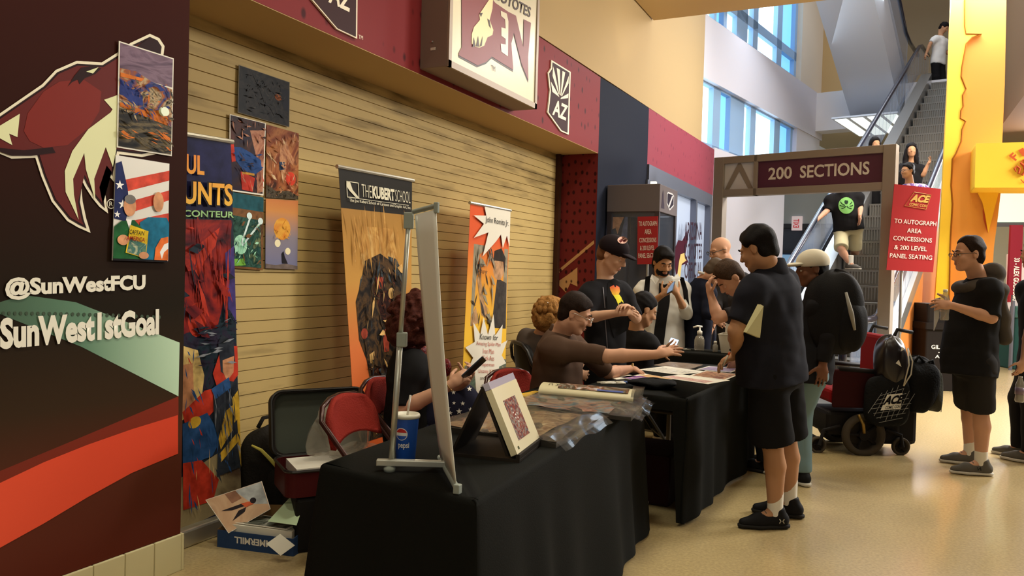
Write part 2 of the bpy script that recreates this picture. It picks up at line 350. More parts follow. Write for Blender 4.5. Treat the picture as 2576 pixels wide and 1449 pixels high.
text('EXIT', p + V((-.1, -.03, -.13)), V((0, 0, .26)), V((.16, 0, 0)), mat('exit_red', (200, 50, 60), .5, emit=.4), ex, 'lettering', .02)
p = onP(2205, 312, V((0, 0, 5.19)), V((0, 0, 1))); lf = thing('ceiling_light', p, 'long bright ceiling light under the upper floor behind the escalator', 'ceiling light')
RE = Matrix((Nv, Ev, V((0, 0, 1)))).transposed()
MB().box(p - V((0, 0, .02)), (1.4, 2.6, .04), RE).build('frame', m_white, lf, bevel=.005)
b = MB()
for i in range(4): b.box(p + Nv * (-.52 + .35 * i) - V((0, 0, .045)), (.25, 2.4, .02), RE)
b.build('diffuser', mat('lamp_diffuser', (235, 245, 240), .5, emit=1.3), lf)
# ---------------------------------------------------------------- right-hand background
MB().box2((1.9, 14.5, 4.5), (9, 22.5, 8)).build('ceiling_3', mat('brown_soffit', (120, 92, 66), .7), kind='structure')
MB().box2((2.2, 21.0, 0), (2.9, 21.4, 4.5)).build('wall_right_pier', mat('pale_pier', (205, 205, 200), .7), kind='structure')
b = MB(); p0 = onY(2515, 640, 20); b.box2((1.7, 20.0, 2.7), (6, 20.1, 4.4)); wr = b.build('window_4', m_fr, kind='structure')
for i in range(4): MB().box2((1.75 + i * 1.05, 19.97, 2.8), (2.7 + i * 1.05, 19.99, 4.3)).build('pane', mat('green_daylight_pane', (205, 232, 205), .3, emit=1.1), wr)
MB().box2((1.5, 20.0, 0), (9, 20.3, 2.7)).build('wall_right', mat('grey_green_wall', (176, 178, 160), .6), kind='structure')
# ================================================================== WALL GRAPHICS
def zone(pts, x0): return [onX(x, y, x0) for x, y in pts]
mural = thing('wall_mural', V((W, 1.2, .174)), 'dark printed wall mural with coyote head emblem, green beam and red sweep', 'mural')
b = MB(); x0 = W + .003
b.quad((x0, -3.5, .174), (x0, YP, .174), (x0, YP, 2.79), (x0, -3.5, 2.79), 0)
b.poly(zone([(-250, 990), (-100, 790), (60, 742), (190, 760), (452, 862), (449, 997), (204, 872), (0, 790)], x0 + .001), 1)
b.poly(zone([(-250, 1360), (0, 1185), (204, 1100), (449, 997), (449, 1044), (331, 1080), (220, 1119), (110, 1163), (0, 1215), (-250, 1370)], x0 + .001), 2)
b.poly(zone([(-250, 1340), (0, 1215), (110, 1163), (220, 1119), (331, 1080), (448, 1044), (448, 1141), (331, 1190), (220, 1251), (110, 1317), (0, 1378), (-250, 1520)], x0 + .002), 3)
for i in range(30): 
    x, yy = 14.5 * i - 20, 788 + .012 * i * i
    b.poly([onX(x + 4 * math.cos(a), yy + 5 * math.sin(a), x0 + .003) for a in [k * math.pi / 4 for k in range(8)]], 4)
b.build('printed_sheet', [ramp('mural_ground', 2, [(.17, (92, 40, 28)), (.6, (84, 44, 30)), (.85, (58, 42, 28)), (1.25, (36, 30, 22)), (1.8, (48, 25, 19)), (2.8, (62, 28, 24))], .6),
    ramp('mural_beam', 1, [(.9, (44, 44, 36)), (1.6, (62, 78, 62)), (2.1, (100, 134, 110)), (2.6, (196, 222, 190))], .45),
    ramp('mural_brown', 1, [(.5, (96, 46, 34)), (2.6, (132, 50, 36))], .45),
    ramp('mural_red', 1, [(.5, (226, 96, 62)), (1.6, (226, 84, 56)), (2.6, (214, 72, 48))], .45), mat('mural_dots', (70, 84, 68), .5)], mural)
# coyote head emblem
out = [(-60, 325), (0, 285), (106, 212), (140, 176), (193, 153), (256, 157), (299, 130), (328, 108), (377, 85), (401, 96), (414, 116), (411, 140), (418, 250), (396, 387), (357, 395), (300, 388), (292, 430), (287, 458), (272, 440), (259, 424), (262, 470), (272, 537), (250, 520), (232, 498), (214, 470), (202, 445), (208, 507), (217, 550), (228, 586), (196, 572), (169, 556), (130, 507), (104, 444), (89, 397), (29, 399), (0, 387), (-60, 360)]
b = MB(); b.poly(zone(out, x0 + .004), 0)
i1 = inset(out, 7); b.poly(zone(i1, x0 + .005), 1)
b.poly(zone(inset(out, 12), x0 + .006), 2)
b.poly(zone([(60, 330), (70, 285), (110, 230), (150, 205), (210, 200), (255, 230), (250, 280), (225, 320), (170, 365), (110, 372), (75, 355)], x0 + .007), 3)
b.poly(zone([(296, 239), (262, 251), (283, 275), (278, 283), (222, 325), (182, 380), (163, 430), (165, 483), (198, 553), (186, 490), (184, 450), (212, 385), (216, 425), (240, 505), (237, 450), (266, 370), (284, 420), (292, 380), (296, 330)], x0 + .008), 4)
b.poly(zone([(-40, 340), (0, 316), (50, 286), (44, 345), (23, 336), (31, 365), (0, 348), (-40, 352)], x0 + .008), 4)
b.poly(zone([(170, 218), (188, 190), (205, 170), (235, 166), (255, 172), (240, 186), (214, 196), (200, 212), (196, 200), (182, 206)], x0 + .008), 1)
b.poly(zone([(217, 180), (248, 169), (234, 185)], x0 + .009), 4)
b.poly(zone([(0, 372), (60, 378), (132, 370), (140, 384), (80, 392), (30, 392), (0, 382)], x0 + .008), 1)
b.poly(zone([(345, 116), (375, 96), (396, 104), (405, 130), (400, 200), (380, 150)], x0 + .007), 1)
b.build('coyote_emblem', [mat('emblem_cream', (236, 226, 200), .45), mat('emblem_dark', (40, 16, 16), .45), mat('emblem_maroon', (98, 34, 30), .45), mat('emblem_red', (124, 40, 32), .45), mat('emblem_pale', (226, 226, 178), .45)], mural)
def wtext(s, bl, br, tl, m, parent, x0, **k):
    p = [onX(*q, x0) for q in (bl, br, tl)]; return text(s, p[0], p[1] - p[0], p[2] - p[0], m, parent, **k)
m_ltr = mat('mural_lettering', (238, 232, 214), .45)
wtext('@SunWestFCU', (13, 756), (366, 738), (13, 698), m_ltr, mural, x0 + .006, bold=.045, name='lettering')
wtext('SunWest1stGoal', (0, 880), (400, 842), (0, 800), m_ltr, mural, x0 + .006, bold=.045, name='lettering')
wtext('R', (275, 519), (284, 519), (275, 507), m_ltr, mural, x0 + .006, name='registered_mark')
b = MB(); b.tube([onX(279.5 + 10 * math.cos(a), 513 + 11.5 * math.sin(a), x0 + .006) for a in [k * math.pi / 8 for k in range(16)]], .002, 5, closed=True); b.build('registered_ring', m_ltr, mural)
# ---------------------------------------------------------------- posters
def lerp(a, b, t): return a + (b - a) * t
def poster(name, label, cat, C, mats, patches, th=.003, group=None, out=V((1, 0, 0)), parent=None, partname=None):
    """C = corners tl, tr, br, bl; patches = (material, [(u,v)...]) with v down from the top"""
    tl, tr, br, bl = [V(c) for c in C]
    def P(u, v, h): return lerp(lerp(tl, tr, u), lerp(bl, br, u), v) + out * h
    b = MB(); b.prism([P(0, 0, 0), P(0, 1, 0), P(1, 1, 0), P(1, 0, 0)], out * th, 0)
    for i, (mi, pts) in enumerate(patches): b.poly([P(u, v, th + (.0005 * (i + 1) if i < 24 else .012 + .00006 * i)) for u, v in pts], mi)
    if parent is not None: return b.build(partname or name, mats, parent)
    return b.build(name, mats, label=label, cat=cat, group=group)
def el(cx, cy, rx, ry, n=18, a0=0.0): return [(cx + rx * math.cos(2 * math.pi * i / n + a0), cy + ry * math.sin(2 * math.pi * i / n + a0)) for i in range(n)]
def star(cx, cy, r, asp=1.0, rot=-math.pi / 2): return [(cx + (r if i % 2 == 0 else r * .4) * math.cos(rot + i * math.pi / 5), cy + asp * (r if i % 2 == 0 else r * .4) * math.sin(rot + i * math.pi / 5)) for i in range(10)]
RECT = lambda a, b, c, d: [(a, b), (c, b), (c, d), (a, d)]
m_paper = mat('paper_white', (232, 226, 212), .5)
_mat = mat
def mat(name, rgb, rough=.55, *a, **k):
    if name.startswith('ink_') and 'white' not in name and 'black' not in name and 'lettering' not in name and name not in ('ink_burst', 'ink_orb', 'ink_sun', 'ink_number', 'ink_header', 'ink_ebony') and 'noise' not in k: k['noise'] = (16, .35); rough = max(rough, .5)
    return _mat(name, rgb, rough, *a, **k)
def strokes(seed, n, mis, box, ls=.12, ang=0.0, jit=3.2, thin=.2):
    rs = random.Random(seed); out = []
    for _ in range(n):
        cx, cy, l, a = rs.uniform(box[0], box[2]), rs.uniform(box[1], box[3]), ls * rs.uniform(.25, 1), ang + rs.uniform(-jit, jit) / 2; w = l * thin * rs.uniform(.5, 1.4); dx, dy, k = math.cos(a), math.sin(a) * .7, rs.uniform(-.3, .3)
        q = [(cx - dx * l / 2, cy - dy * l / 2), (cx + dy * w * .6, cy - dx * w * .5 + k * w), (cx + dx * l / 2, cy + dy * l / 2), (cx - dy * w * .6, cy + dx * w * .5 + k * w)]
        out.append((rs.choice(mis), [(min(.985, max(.015, u)), min(.985, max(.015, v))) for u, v in q]))
    return out
xm = W + .012
Q = lambda pts, x0: [onX(x, y, x0) for x, y in pts]
poster('poster', 'white-edged poster of racing cars under a purple sky, upper poster on the mural', 'poster', Q([(298, 103), (436, 147), (431, 393), (293, 371)], xm),
    [m_paper, art('ink_purple_sky', [(70, 52, 70), (128, 104, 122), (92, 70, 84)], 4, 2, stretch=(1, 1, 3)), art('ink_cars', [(24, 26, 40), (52, 64, 118), (150, 82, 40), (190, 168, 130), (30, 24, 26)], 7, 2.5), art('ink_road', [(20, 20, 20), (46, 42, 36), (110, 96, 70), (26, 24, 22)], 6, 2, stretch=(1, 1, 3)), mat('ink_blue_car', (46, 58, 120), .4), mat('ink_number', (216, 226, 190), .4), mat('ink_orange', (206, 112, 44), .4)],
    [(1, RECT(.02, .012, .98, .3)), (2, [(.02, .25), (.3, .24), (.6, .3), (.98, .32), (.98, .72), (.02, .66)]), (3, [(.02, .62), (.98, .7), (.98, .985), (.02, .985)]),
     (4, [(.03, .36), (.25, .38), (.42, .46), (.44, .55), (.3, .57), (.03, .5)]), (6, [(.03, .29), (.45, .29), (.4, .32), (.03, .33)]), (6, [(.03, .57), (.5, .6), (.75, .56), (.9, .62), (.9, .7), (.5, .66), (.03, .61)]), (5, el(.8, .57, .08, .045)), (6, [(.8, .78), (.95, .82), (.97, .88), (.82, .83)])] + strokes(1, 70, [2, 3, 4, 6, 3, 2], (.05, .3, .95, .7), .2, .5, 2.2) + strokes(2, 30, [3, 3, 6], (.05, .72, .95, .96), .3, .25, .5, .1) + [(5, el(.8, .57, .08, .045))])
pb = poster('poster', 'poster with red and white stripes and a yellow booklet, lower poster on the mural', 'poster', Q([(290, 390), (425, 412), (421, 660), (281, 655)], xm),
    [mat('ink_stripe_white', (214, 208, 196), .4), mat('ink_stripe_red', (206, 74, 56), .4), mat('ink_star_blue', (36, 44, 88), .5), mat('ink_white', (236, 232, 226), .4), mat('ink_green_coat', (34, 92, 50), .5), mat('ink_skin', (206, 146, 106), .5), mat('ink_teal', (30, 108, 140), .4), mat('ink_yellow', (230, 190, 40), .4), art('ink_booklet', [(120, 150, 110), (60, 110, 110), (200, 200, 160)], 20, 2), mat('ink_dark', (24, 22, 26), .5), mat('ink_grey_hair', (120, 116, 112), .5), mat('ink_orange_ring', (220, 110, 50), .4)],
    [(1, [(.18, .22), (1, .07), (1, .17), (.22, .33)]), (1, [(.2, .44), (1, .27), (1, .37), (.3, .53)]), (1, [(.25, .62), (1, .5), (1, .6), (.25, .7)]), (2, [(0, .08), (.1, .05), (.22, .3), (.26, .48), (.2, .62), (0, .6)]), (3, star(.08, .28, .08, .6)), (3, star(.14, .46, .08, .6)), (3, star(.05, .56, .06, .6)),
     (9, [(0, .96), (.1, .9), (.9, .93), (1, 1), (0, 1)]), (6, [(.45, .62), (.6, .56), (.95, .55), (1, .6), (1, .98), (.5, .98)]), (4, [(0, .68), (.12, .62), (.35, .6), (.5, .68), (.5, .98), (0, .98)]), (3, [(.2, .6), (.3, .6), (.27, .7)]), (5, el(.26, .47, .11, .1)), (10, el(.26, .405, .1, .045)), (5, el(.78, .4, .1, .1)), (11, [(.72, .98), (.74, .86), (.84, .76), (.98, .74), (.985, .98)]), (3, [(.82, .9), (.9, .82), (.98, .8), (.98, .86), (.9, .9), (.86, .97)]),
     (7, [(.27, .65), (.6, .7), (.56, .97), (.2, .92)]), (8, [(.27, .78), (.57, .83), (.55, .965), (.22, .915)]), (5, el(.15, .8, .1, .05)), (5, el(.52, .94, .09, .035))])
ORG[pb.name] = pb.location.copy()
p = Q([(325, 588), (362, 593), (327, 577)], xm + .02); text('CAPTAIN', p[0], p[1] - p[0], p[2] - p[0], mat('ink_black', (20, 18, 20), .5), pb, 'booklet_lettering', .01)
p = Q([(318, 603), (364, 609), (320, 592)], xm + .02); text('AMERICA', p[0], p[1] - p[0], p[2] - p[0], mat('ink_crimson', (150, 30, 30), .5), pb, 'booklet_lettering', .02)
xs = XD + .012
poster('poster', 'dark landscape poster at the top of the shutter cluster', 'poster', Q([(600, 163), (728, 207), (727, 320), (597, 283)], xs), [mat('ink_thin_edge', (120, 110, 90), .5), art('ink_night', [(10, 9, 9), (22, 19, 18), (40, 34, 30), (13, 12, 16)], 8, 3), mat('ink_ember', (130, 70, 34), .5), art('ink_bluedusk', [(18, 17, 30), (13, 12, 18)], 5, 2), art('ink_mail', [(60, 53, 46), (24, 21, 20), (15, 14, 14)], 22, 2)],
    [(1, RECT(.01, .01, .99, .99)), (3, [(.8, .2), (.99, .2), (.99, .7), (.86, .6)]), (2, el(.76, .42, .07, .07)), (4, [(.25, .1), (.4, .08), (.5, .25), (.62, .35), (.7, .55), (.68, .85), (.6, .7), (.48, .62), (.4, .4)])] + strokes(3, 70, [1, 4, 4, 1, 3], (.15, .1, .9, .9), .16, 1.0, 3.0))
poster('poster', 'portrait poster in blue and red under the dark landscape one, upper left of four', 'poster', Q([(577, 287), (668, 310), (662, 492), (576, 480)], xs + .001), [m_paper, art('ink_flagdark', [(36, 30, 52), (52, 34, 34), (96, 52, 40)], 4, 2), mat('ink_cobalt', (34, 66, 120), .4), mat('ink_scarlet', (186, 52, 36), .4), art('ink_cloudred', [(130, 60, 44), (186, 130, 100), (96, 40, 34)], 6, 2), mat('ink_gold', (196, 140, 50), .4)],
    [(1, RECT(.02, .01, .97, .98)), (4, [(.55, .15), (.97, .1), (.97, .95), (.8, .98), (.75, .5)]), (2, [(.05, .42), (.3, .4), (.6, .45), (.88, .52), (.92, .65), (.7, .74), (.3, .66), (.1, .55)]), (3, [(.3, .72), (.72, .78), (.66, .97), (.35, .96)]), (5, RECT(.35, .72, .7, .75)), (3, [(.02, .38), (.1, .38), (.16, .6), (.05, .62)])] + strokes(4, 26, [1, 4, 4], (.05, .03, .95, .36), .25, .8, 2) + strokes(5, 26, [2, 2, 1], (.1, .45, .9, .7), .2, .3, 1.2) + strokes(6, 14, [3, 4], (.3, .74, .95, .95), .2, 1.2, 1))
poster('poster', 'portrait poster of brown and orange haze, upper right of the four on the shutter', 'poster', Q([(670, 313), (751, 336), (749, 502), (668, 497)], xs), [art('ink_rust', [(60, 34, 24), (130, 66, 36), (168, 106, 60), (90, 44, 30)], 5, 2), art('ink_warmfigure', [(150, 84, 50), (190, 136, 96), (110, 48, 34)], 12, 1.5), mat('ink_denim', (44, 60, 86), .5), mat('ink_glow', (206, 62, 36), .5), art('ink_rubble', [(36, 32, 26), (92, 80, 62), (30, 26, 22)], 18, 2), mat('ink_pale', (200, 170, 130), .5)],
    [(4, [(0, .82), (.3, .9), (.7, .88), (1, .95), (1, 1), (0, 1)]), (3, el(.75, .7, .16, .1)), (1, [(.42, .2), (.6, .16), (.7, .3), (.86, .42), (.8, .5), (.62, .42), (.56, .7), (.5, .78), (.42, .6), (.4, .35)]), (2, [(.38, .48), (.56, .47), (.58, .57), (.4, .6)]), (5, [(.02, .38), (.3, .5), (.3, .515), (.02, .4)])] + strokes(7, 60, [0, 1, 0, 5], (.05, .05, .95, .8), .22, 1.1, 2) + strokes(8, 30, [4, 4, 1], (.05, .82, .95, .97), .16, 0, 2))
poster('poster', 'portrait poster with a teal top strip and pale green glow, lower left of four', 'poster', Q([(577, 482), (662, 497), (660, 680), (579, 674)], xs), [art('ink_umber', [(96, 66, 40), (128, 88, 54), (70, 50, 34)], 6, 2), mat('ink_petrol', (28, 78, 88), .5), art('ink_deepgreen', [(24, 40, 36), (56, 92, 80), (30, 60, 54), (120, 130, 90)], 9, 2), art('ink_glowgreen', [(90, 170, 130), (180, 230, 200), (70, 130, 90)], 8, 1), mat('ink_orb', (206, 226, 222), .4), mat('ink_lime', (120, 180, 70), .4)],
    [(1, RECT(0, 0, 1, .2)), (2, [(.05, .3), (.9, .32), (.95, .97), (.03, .97)]), (3, el(.3, .68, .2, .13)), (4, [(.3, .66), (.56, .3), (.6, .32), (.34, .68)]), (4, [(.33, .68), (.88, .34), (.92, .36), (.36, .7)]), (4, el(.56, .28, .08, .045)), (4, el(.9, .33, .08, .045)), (5, [(.05, .88), (.4, .86), (.45, .95), (.05, .97)])] + strokes(9, 60, [2, 3, 2, 1, 0], (.08, .34, .92, .94), .2, .6, 3))
poster('poster', 'portrait poster of an orange sunset with two pale suns, lower right of four', 'poster', Q([(668, 500), (749, 505), (747, 678), (667, 675)], xs + .001), [ramp('ink_sunset', 2, [(1.45, (120, 120, 150)), (1.62, (140, 130, 140)), (1.78, (206, 140, 80)), (1.95, (190, 92, 60)), (2.1, (150, 70, 80))], .4), art('ink_fire', [(214, 130, 50), (230, 170, 70), (200, 100, 50)], 8, 1), mat('ink_sun', (240, 226, 180), .4), mat('ink_cloak', (34, 30, 34), .5), mat('ink_dune', (110, 96, 90), .5)],
    [(1, el(.5, .42, .26, .16)), (2, el(.36, .63, .09, .055)), (2, el(.68, .74, .085, .05)), (4, [(0, .93), (.3, .95), (.6, .92), (1, .95), (1, 1), (0, 1)]), (3, [(.48, .78), (.54, .74), (.58, .82), (.68, .92), (.5, .92)])] + strokes(10, 30, [1, 1], (.25, .28, .75, .56), .16, 1.2, 2))
# ---------------------------------------------------------------- roll-up banners
def rollup(name, label, px, x0, tilt, group, mats, patches, base=True):
    tl, tr, br, bl = [onX(q[0], q[1], x0 + (tilt if i < 2 else 0)) for i, q in enumerate(px)]
    t = thing(name, V((x0, (bl.y + br.y) / 2, 0)), label, 'banner', group)
    nrm = (br - bl).cross(tl - bl).normalized(); nrm = nrm if nrm.x > 0 else -nrm
    def PP(u, v, h): return lerp(lerp(tl, tr, u), lerp(bl, br, u), v) + nrm * h
    ka_, kb_ = (tl.z - .09) / (tl.z - bl.z), (tr.z - .09) / (tr.z - br.z)
    b = MB(); b.prism([PP(0, 0, 0), PP(0, ka_, 0), PP(1, kb_, 0), PP(1, 0, 0)], nrm * .002, 0)
    for i, (mi, pts) in enumerate(patches): b.poly([PP(u, v, .002 + (.0004 * (i + 1) if i < 32 else .0130 + .00004 * i)) for u, v in pts], mi)
    b.build('printed_panel', mats, t)
    m_al2 = mat('brushed_aluminium', (190, 186, 172), .35, .8)
    b = MB(); d = (tr - tl); b.tube([tl - d * .02 + V((.002, 0, .012)), tr + d * .02 + V((.002, 0, .012))], .014, 8); b.build('top_rail', m_al2, t)
    e0, e1 = PP(0, ka_, 0), PP(1, kb_, 0); b = MB(); c = V(((e0.x + e1.x) / 2, (e0.y + e1.y) / 2, .046)); b.box(c, (.12, abs(e1.y - e0.y) + .05, .092)); b.build('base_cassette', m_al2, t, bevel=.012)
    b = MB(); b.tube([c + V((-.03, 0, .03)), (tl + tr) / 2 + V((-.02, 0, 0))], .008, 8); b.build('support_pole', m_al2, t)
    return t, PP, nrm
g_b = None
def ptext(PP, s, u0, v0, u1, v1, m, t, h=.022, name='lettering', skew=0.0, **k):
    p0, p1, p2 = PP(u0, v1, h), PP(u1, v1 - skew, h), PP(u0, v0, h); return text(s, p0, p1 - p0, p2 - p0, m, t, name, **k)
t, PP, nr = rollup('retractable_banner', 'tall colourful roll-up banner with orange lettering beside the mural wall', [(330, 322), (580, 362), (606, 1262), (318, 1400)], -3.2, -.05, g_b,
    [mat('ink_indigo', (30, 30, 66), .5), art('ink_nightcity', [(24, 22, 30), (46, 40, 56), (36, 50, 58), (20, 18, 24)], 10, 2), art('ink_redsmoke', [(60, 24, 30), (150, 44, 34), (110, 34, 36), (30, 22, 28)], 3, 2.5), mat('ink_royal', (40, 74, 120), .4), art('ink_latex', [(24, 26, 30), (50, 54, 62), (30, 32, 40)], 6, 1), mat('ink_ochre', (196, 156, 50), .4), mat('ink_blond', (206, 176, 110), .4), mat('ink_vermilion', (176, 52, 34), .4), mat('ink_flesh', (186, 130, 92), .5), art('ink_street', [(120, 104, 76), (150, 134, 100), (90, 70, 54)], 4, 1), mat('ink_violet', (64, 52, 110), .4), mat('ink_pewter', (120, 124, 130), .4)],
    [(1, RECT(0, .2, 1, 1)), (2, [(0, .21), (.98, .21), (.95, .36), (.8, .5), (.5, .5), (0, .55)]), (7, [(.5, .3), (.7, .26), (.85, .23), (.8, .28), (.68, .32), (.62, .36)]), (7, el(.6, .47, .09, .045)), (10, [(.9, .3), (1, .28), (1, .5), (.92, .46)]),
     (9, [(0, .9), (1, .82), (1, 1), (0, 1)]), (6, [(.45, .53), (.6, .55), (.66, .62), (.62, .7), (.45, .72)]), (8, [(.45, .58), (.55, .58), (.56, .68), (.45, .7)]), (7, [(.45, .7), (.66, .66), (.8, .66), (.75, .72), (.5, .77)]), (3, [(.45, .73), (.68, .72), (.82, .8), (.72, .84), (.45, .84)]), (7, [(.45, .83), (.62, .84), (.78, .91), (.72, .96), (.45, .95)]), (5, el(.56, .735, .06, .015)),
     (7, [(.74, .62), (.84, .55), (1, .56), (1, .64), (.9, .67), (.78, .66)]), (4, [(.8, .54), (.84, .52), (.96, .545), (.97, .6), (.9, .64), (.82, .62)]), (8, [(.84, .59), (.96, .585), (.95, .63), (.88, .65), (.84, .62)]), (4, [(.74, .68), (.86, .645), (.98, .66), (1, .73), (.96, .82), (1, .9), (.76, .9), (.78, .8), (.74, .75)]), (3, [(.72, .66), (.9, .64), (.92, .67), (.76, .69)]), (5, [(.93, .7), (1, .68), (1, .76), (.94, .77)]), (5, [(.86, .73), (.93, .72), (.92, .79), (.8, .83), (.78, .8)]), (5, [(.79, .84), (.97, .8), (.98, .825), (.8, .865)]), (5, [(.97, .76), (1, .74), (1, .9), (.985, .88)])] + strokes(11, 70, [2, 2, 1, 7], (.3, .23, .95, .5), .2, 1.0, 2.2, .15) + strokes(12, 60, [4, 3, 4, 11], (.74, .66, .98, .9), .1, 1.3, 1.2, .16) + strokes(13, 40, [3, 3, 7, 6], (.46, .55, .72, .95), .1, 1.2, 1.4, .16) + strokes(14, 30, [1, 11, 1], (.62, .48, .98, .6), .16, 0, .3, .06))
m_or = ramp('ink_orange_yellow', 2, [(1.78, (232, 176, 70)), (2.12, (222, 104, 44))], .4); mdk = mat('ink_outline', (30, 24, 26), .5)
ptext(PP, 'PAUL', .3, .045, .67, .095, m_or, t, bold=.03)
ptext(PP, 'MOUNTS', .1, .11, .98, .175, mdk, t, .020, bold=.09); ptext(PP, 'MOUNTS', .12, .113, .97, .172, m_or, t, .022, bold=.03)
ptext(PP, 'COLOR RACONTEUR', -.1, .186, .98, .205, mdk, t, .020, bold=.09); ptext(PP, 'COLOR RACONTEUR', -.1, .187, .98, .204, mat('ink_mint', (150, 190, 130), .4), t, .022, bold=.02)
t, PP, nr = rollup('retractable_banner', 'tall roll-up banner with a black header and a dark shape on orange', [(851, 424), (1036, 458), (1032, 1075), (895, 1120)], -3.1, -.12, g_b,
    [ramp('ink_amber', 2, [(.3, (206, 96, 50)), (.9, (206, 112, 62)), (1.35, (190, 140, 70)), (2.0, (150, 110, 56))], .4), mat('ink_header', (34, 30, 24), .5), art('ink_shadowy', [(24, 22, 22), (44, 38, 34), (84, 62, 40), (26, 22, 24)], 9, 2), art('ink_haze', [(206, 160, 90), (170, 120, 60), (214, 176, 110)], 5, 2), art('ink_steel', [(70, 84, 92), (40, 40, 44), (110, 110, 100)], 10, 1.5), mat('ink_brick', (150, 60, 40), .5), art('ink_bark', [(60, 30, 24), (30, 22, 22), (110, 60, 40)], 12, 2), mat('ink_bone', (196, 156, 96), .5)],
    [(1, RECT(0, 0, 1, .14)), (3, [(.25, .2), (.7, .2), (.8, .36), (.6, .4), (.2, .36)]), (4, [(.62, .31), (.75, .32), (.86, .38), (.9, .45), (.8, .48), (.68, .42)]), (4, [(.3, .34), (.42, .34), (.36, .44), (.16, .46), (.2, .4)]), (2, [(.27, .33), (.5, .3), (.72, .34), (.84, .42), (.86, .52), (.8, .6), (.76, .72), (.8, .84), (.7, 1), (.2, 1), (.3, .82), (.24, .7), (.14, .62), (.12, .48), (.22, .4)]), (6, [(.4, .45), (.66, .44), (.7, .54), (.5, .56)]), (7, el(.66, .455, .05, .022)), (5, [(.42, .39), (.54, .39), (.52, .435), (.44, .435)]), (5, el(.22, .6, .05, .02)), (7, [(.28, .68), (.36, .67), (.36, .72), (.3, .74)]), (6, [(.3, .74), (.7, .72), (.78, .86), (.6, .95), (.4, .9)]), (5, [(.5, .6), (.62, .58), (.6, .68), (.52, .68)])] + strokes(15, 110, [2, 2, 6, 4, 2, 7], (.2, .36, .84, .98), .16, 1.1, 2.4, .2) + strokes(16, 40, [3, 3, 0], (.05, .17, .95, .34), .22, 1.5, .5, .1))
mw2 = mat('ink_pale_lettering', (214, 206, 180), .5)
ptext(PP, 'THE', .245, .045, .375, .092, mw2, t, bold=-.012); ptext(PP, 'KUBERT', .385, .045, .70, .092, mw2, t, bold=.045, name='lettering'); ptext(PP, 'SCHOOL', .71, .045, .94, .092, mw2, t, bold=-.012)
ptext(PP, 'The Joe Kubert School of Cartoon and Graphic Art, Inc.', .08, .104, .95, .119, mw2, t, bold=.01)
b = MB()
for u0, v0, u1, v1 in ((.075, .04, .23, .043), (.075, .097, .23, .1), (.075, .04, .083, .1), (.222, .04, .23, .1), (.075, .0985, .94, .1005)): b.poly([PP(u, v, .008) for u, v in RECT(u0, v0, u1, v1)])
b.poly([PP(u, v, .008) for u, v in [(.075, .04), (.12, .04), (.15, .07), (.225, .095), (.2, .1), (.11, .075), (.083, .062)]]); b.build('square_logo', mw2, t)
t, PP, nr = rollup('retractable_banner', 'narrow orange roll-up banner with white starbursts and a smiling photo', [(1183, 514), (1282, 533), (1268, 1010), (1160, 1010)], -3.1, -.06, g_b,
    [ramp('ink_orange_run', 2, [(.9, (226, 178, 60)), (1.3, (214, 150, 60)), (1.7, (206, 88, 52))], .4), mat('ink_burst', (216, 208, 192), .5), art('ink_photo', [(120, 108, 88), (150, 140, 118), (84, 76, 64)], 5, 1), mat('ink_jacket', (62, 56, 52), .5), mat('ink_face', (176, 134, 98), .5), mat('ink_hair', (46, 38, 32), .5), art('ink_thumb', [(110, 130, 110), (80, 90, 80), (160, 140, 110)], 14, 1), mat('ink_hand', (170, 130, 90), .5)],
    [(2, RECT(.12, .2, .98, .62)), (3, [(.5, .55), (.58, .4), (.72, .36), (.96, .38), (.98, .62), (.45, .62)]), (4, el(.74, .31, .14, .06)), (5, [(.6, .28), (.62, .22), (.8, .2), (.92, .25), (.9, .33), (.86, .27), (.64, .27)]), (7, [(.22, .37), (.3, .36), (.42, .5), (.5, .52), (.5, .58), (.36, .56)]), (7, [(.12, .58), (.22, .52), (.3, .6), (.14, .62)]),
     ] + strokes(17, 40, [2, 2, 3], (.14, .22, .6, .6), .2, 1.2, 2, .2) + [(1, [(.05, .055), (.35, .045), (.3, .0), (.98, .0), (.98, .19), (.9, .13), (.8, .2), (.74, .13), (.62, .17), (.3, .26), (.42, .13), (.08, .17), (.3, .09)]),
     (6, RECT(0, .82, .36, .95)), (6, RECT(.74, .78, .98, .92)),
     (1, [(0, .73), (.2, .7), (.15, .6), (.32, .66), (.38, .57), (.5, .66), (.62, .55), (.68, .66), (.86, .6), (.84, .7), (1, .68), (.86, .76), (.98, .8), (.8, .82), (.82, .97), (.3, .98), (.22, .84), (.03, .86), (.18, .78)])])
mi_ = mat('ink_ebony', (36, 30, 28), .5)
ptext(PP, 'John Romita Jr.', .33, .048, .93, .088, mi_, t)
ptext(PP, 'Known', .3, .655, .57, .685, mi_, t, shear=.2); ptext(PP, 'for', .62, .655, .74, .685, mi_, t, shear=.2)
for s, v, w_ in (('Amazing Spider-Man', .695, .58), ('Iron Man', .73, .26), ('Kick-Ass', .765, .28), ('Superman', .8, .3), ('Uncanny X-Men', .835, .44)): ptext(PP, s, .52 - w_ / 2, v, .52 + w_ / 2, v + .026, mat('ink_redtext', (170, 84, 70), .5), t)
for s, v, w_ in (('and many', .87, .3), ('others', .905, .22)): ptext(PP, s, .5 - w_ / 2, v, .5 + w_ / 2, v + .024, mi_, t)
ptext(PP, 'Artist', .2, .29, .34, .315, mi_, t); ptext(PP, 'Designer', .18, .325, .42, .35, mi_, t)
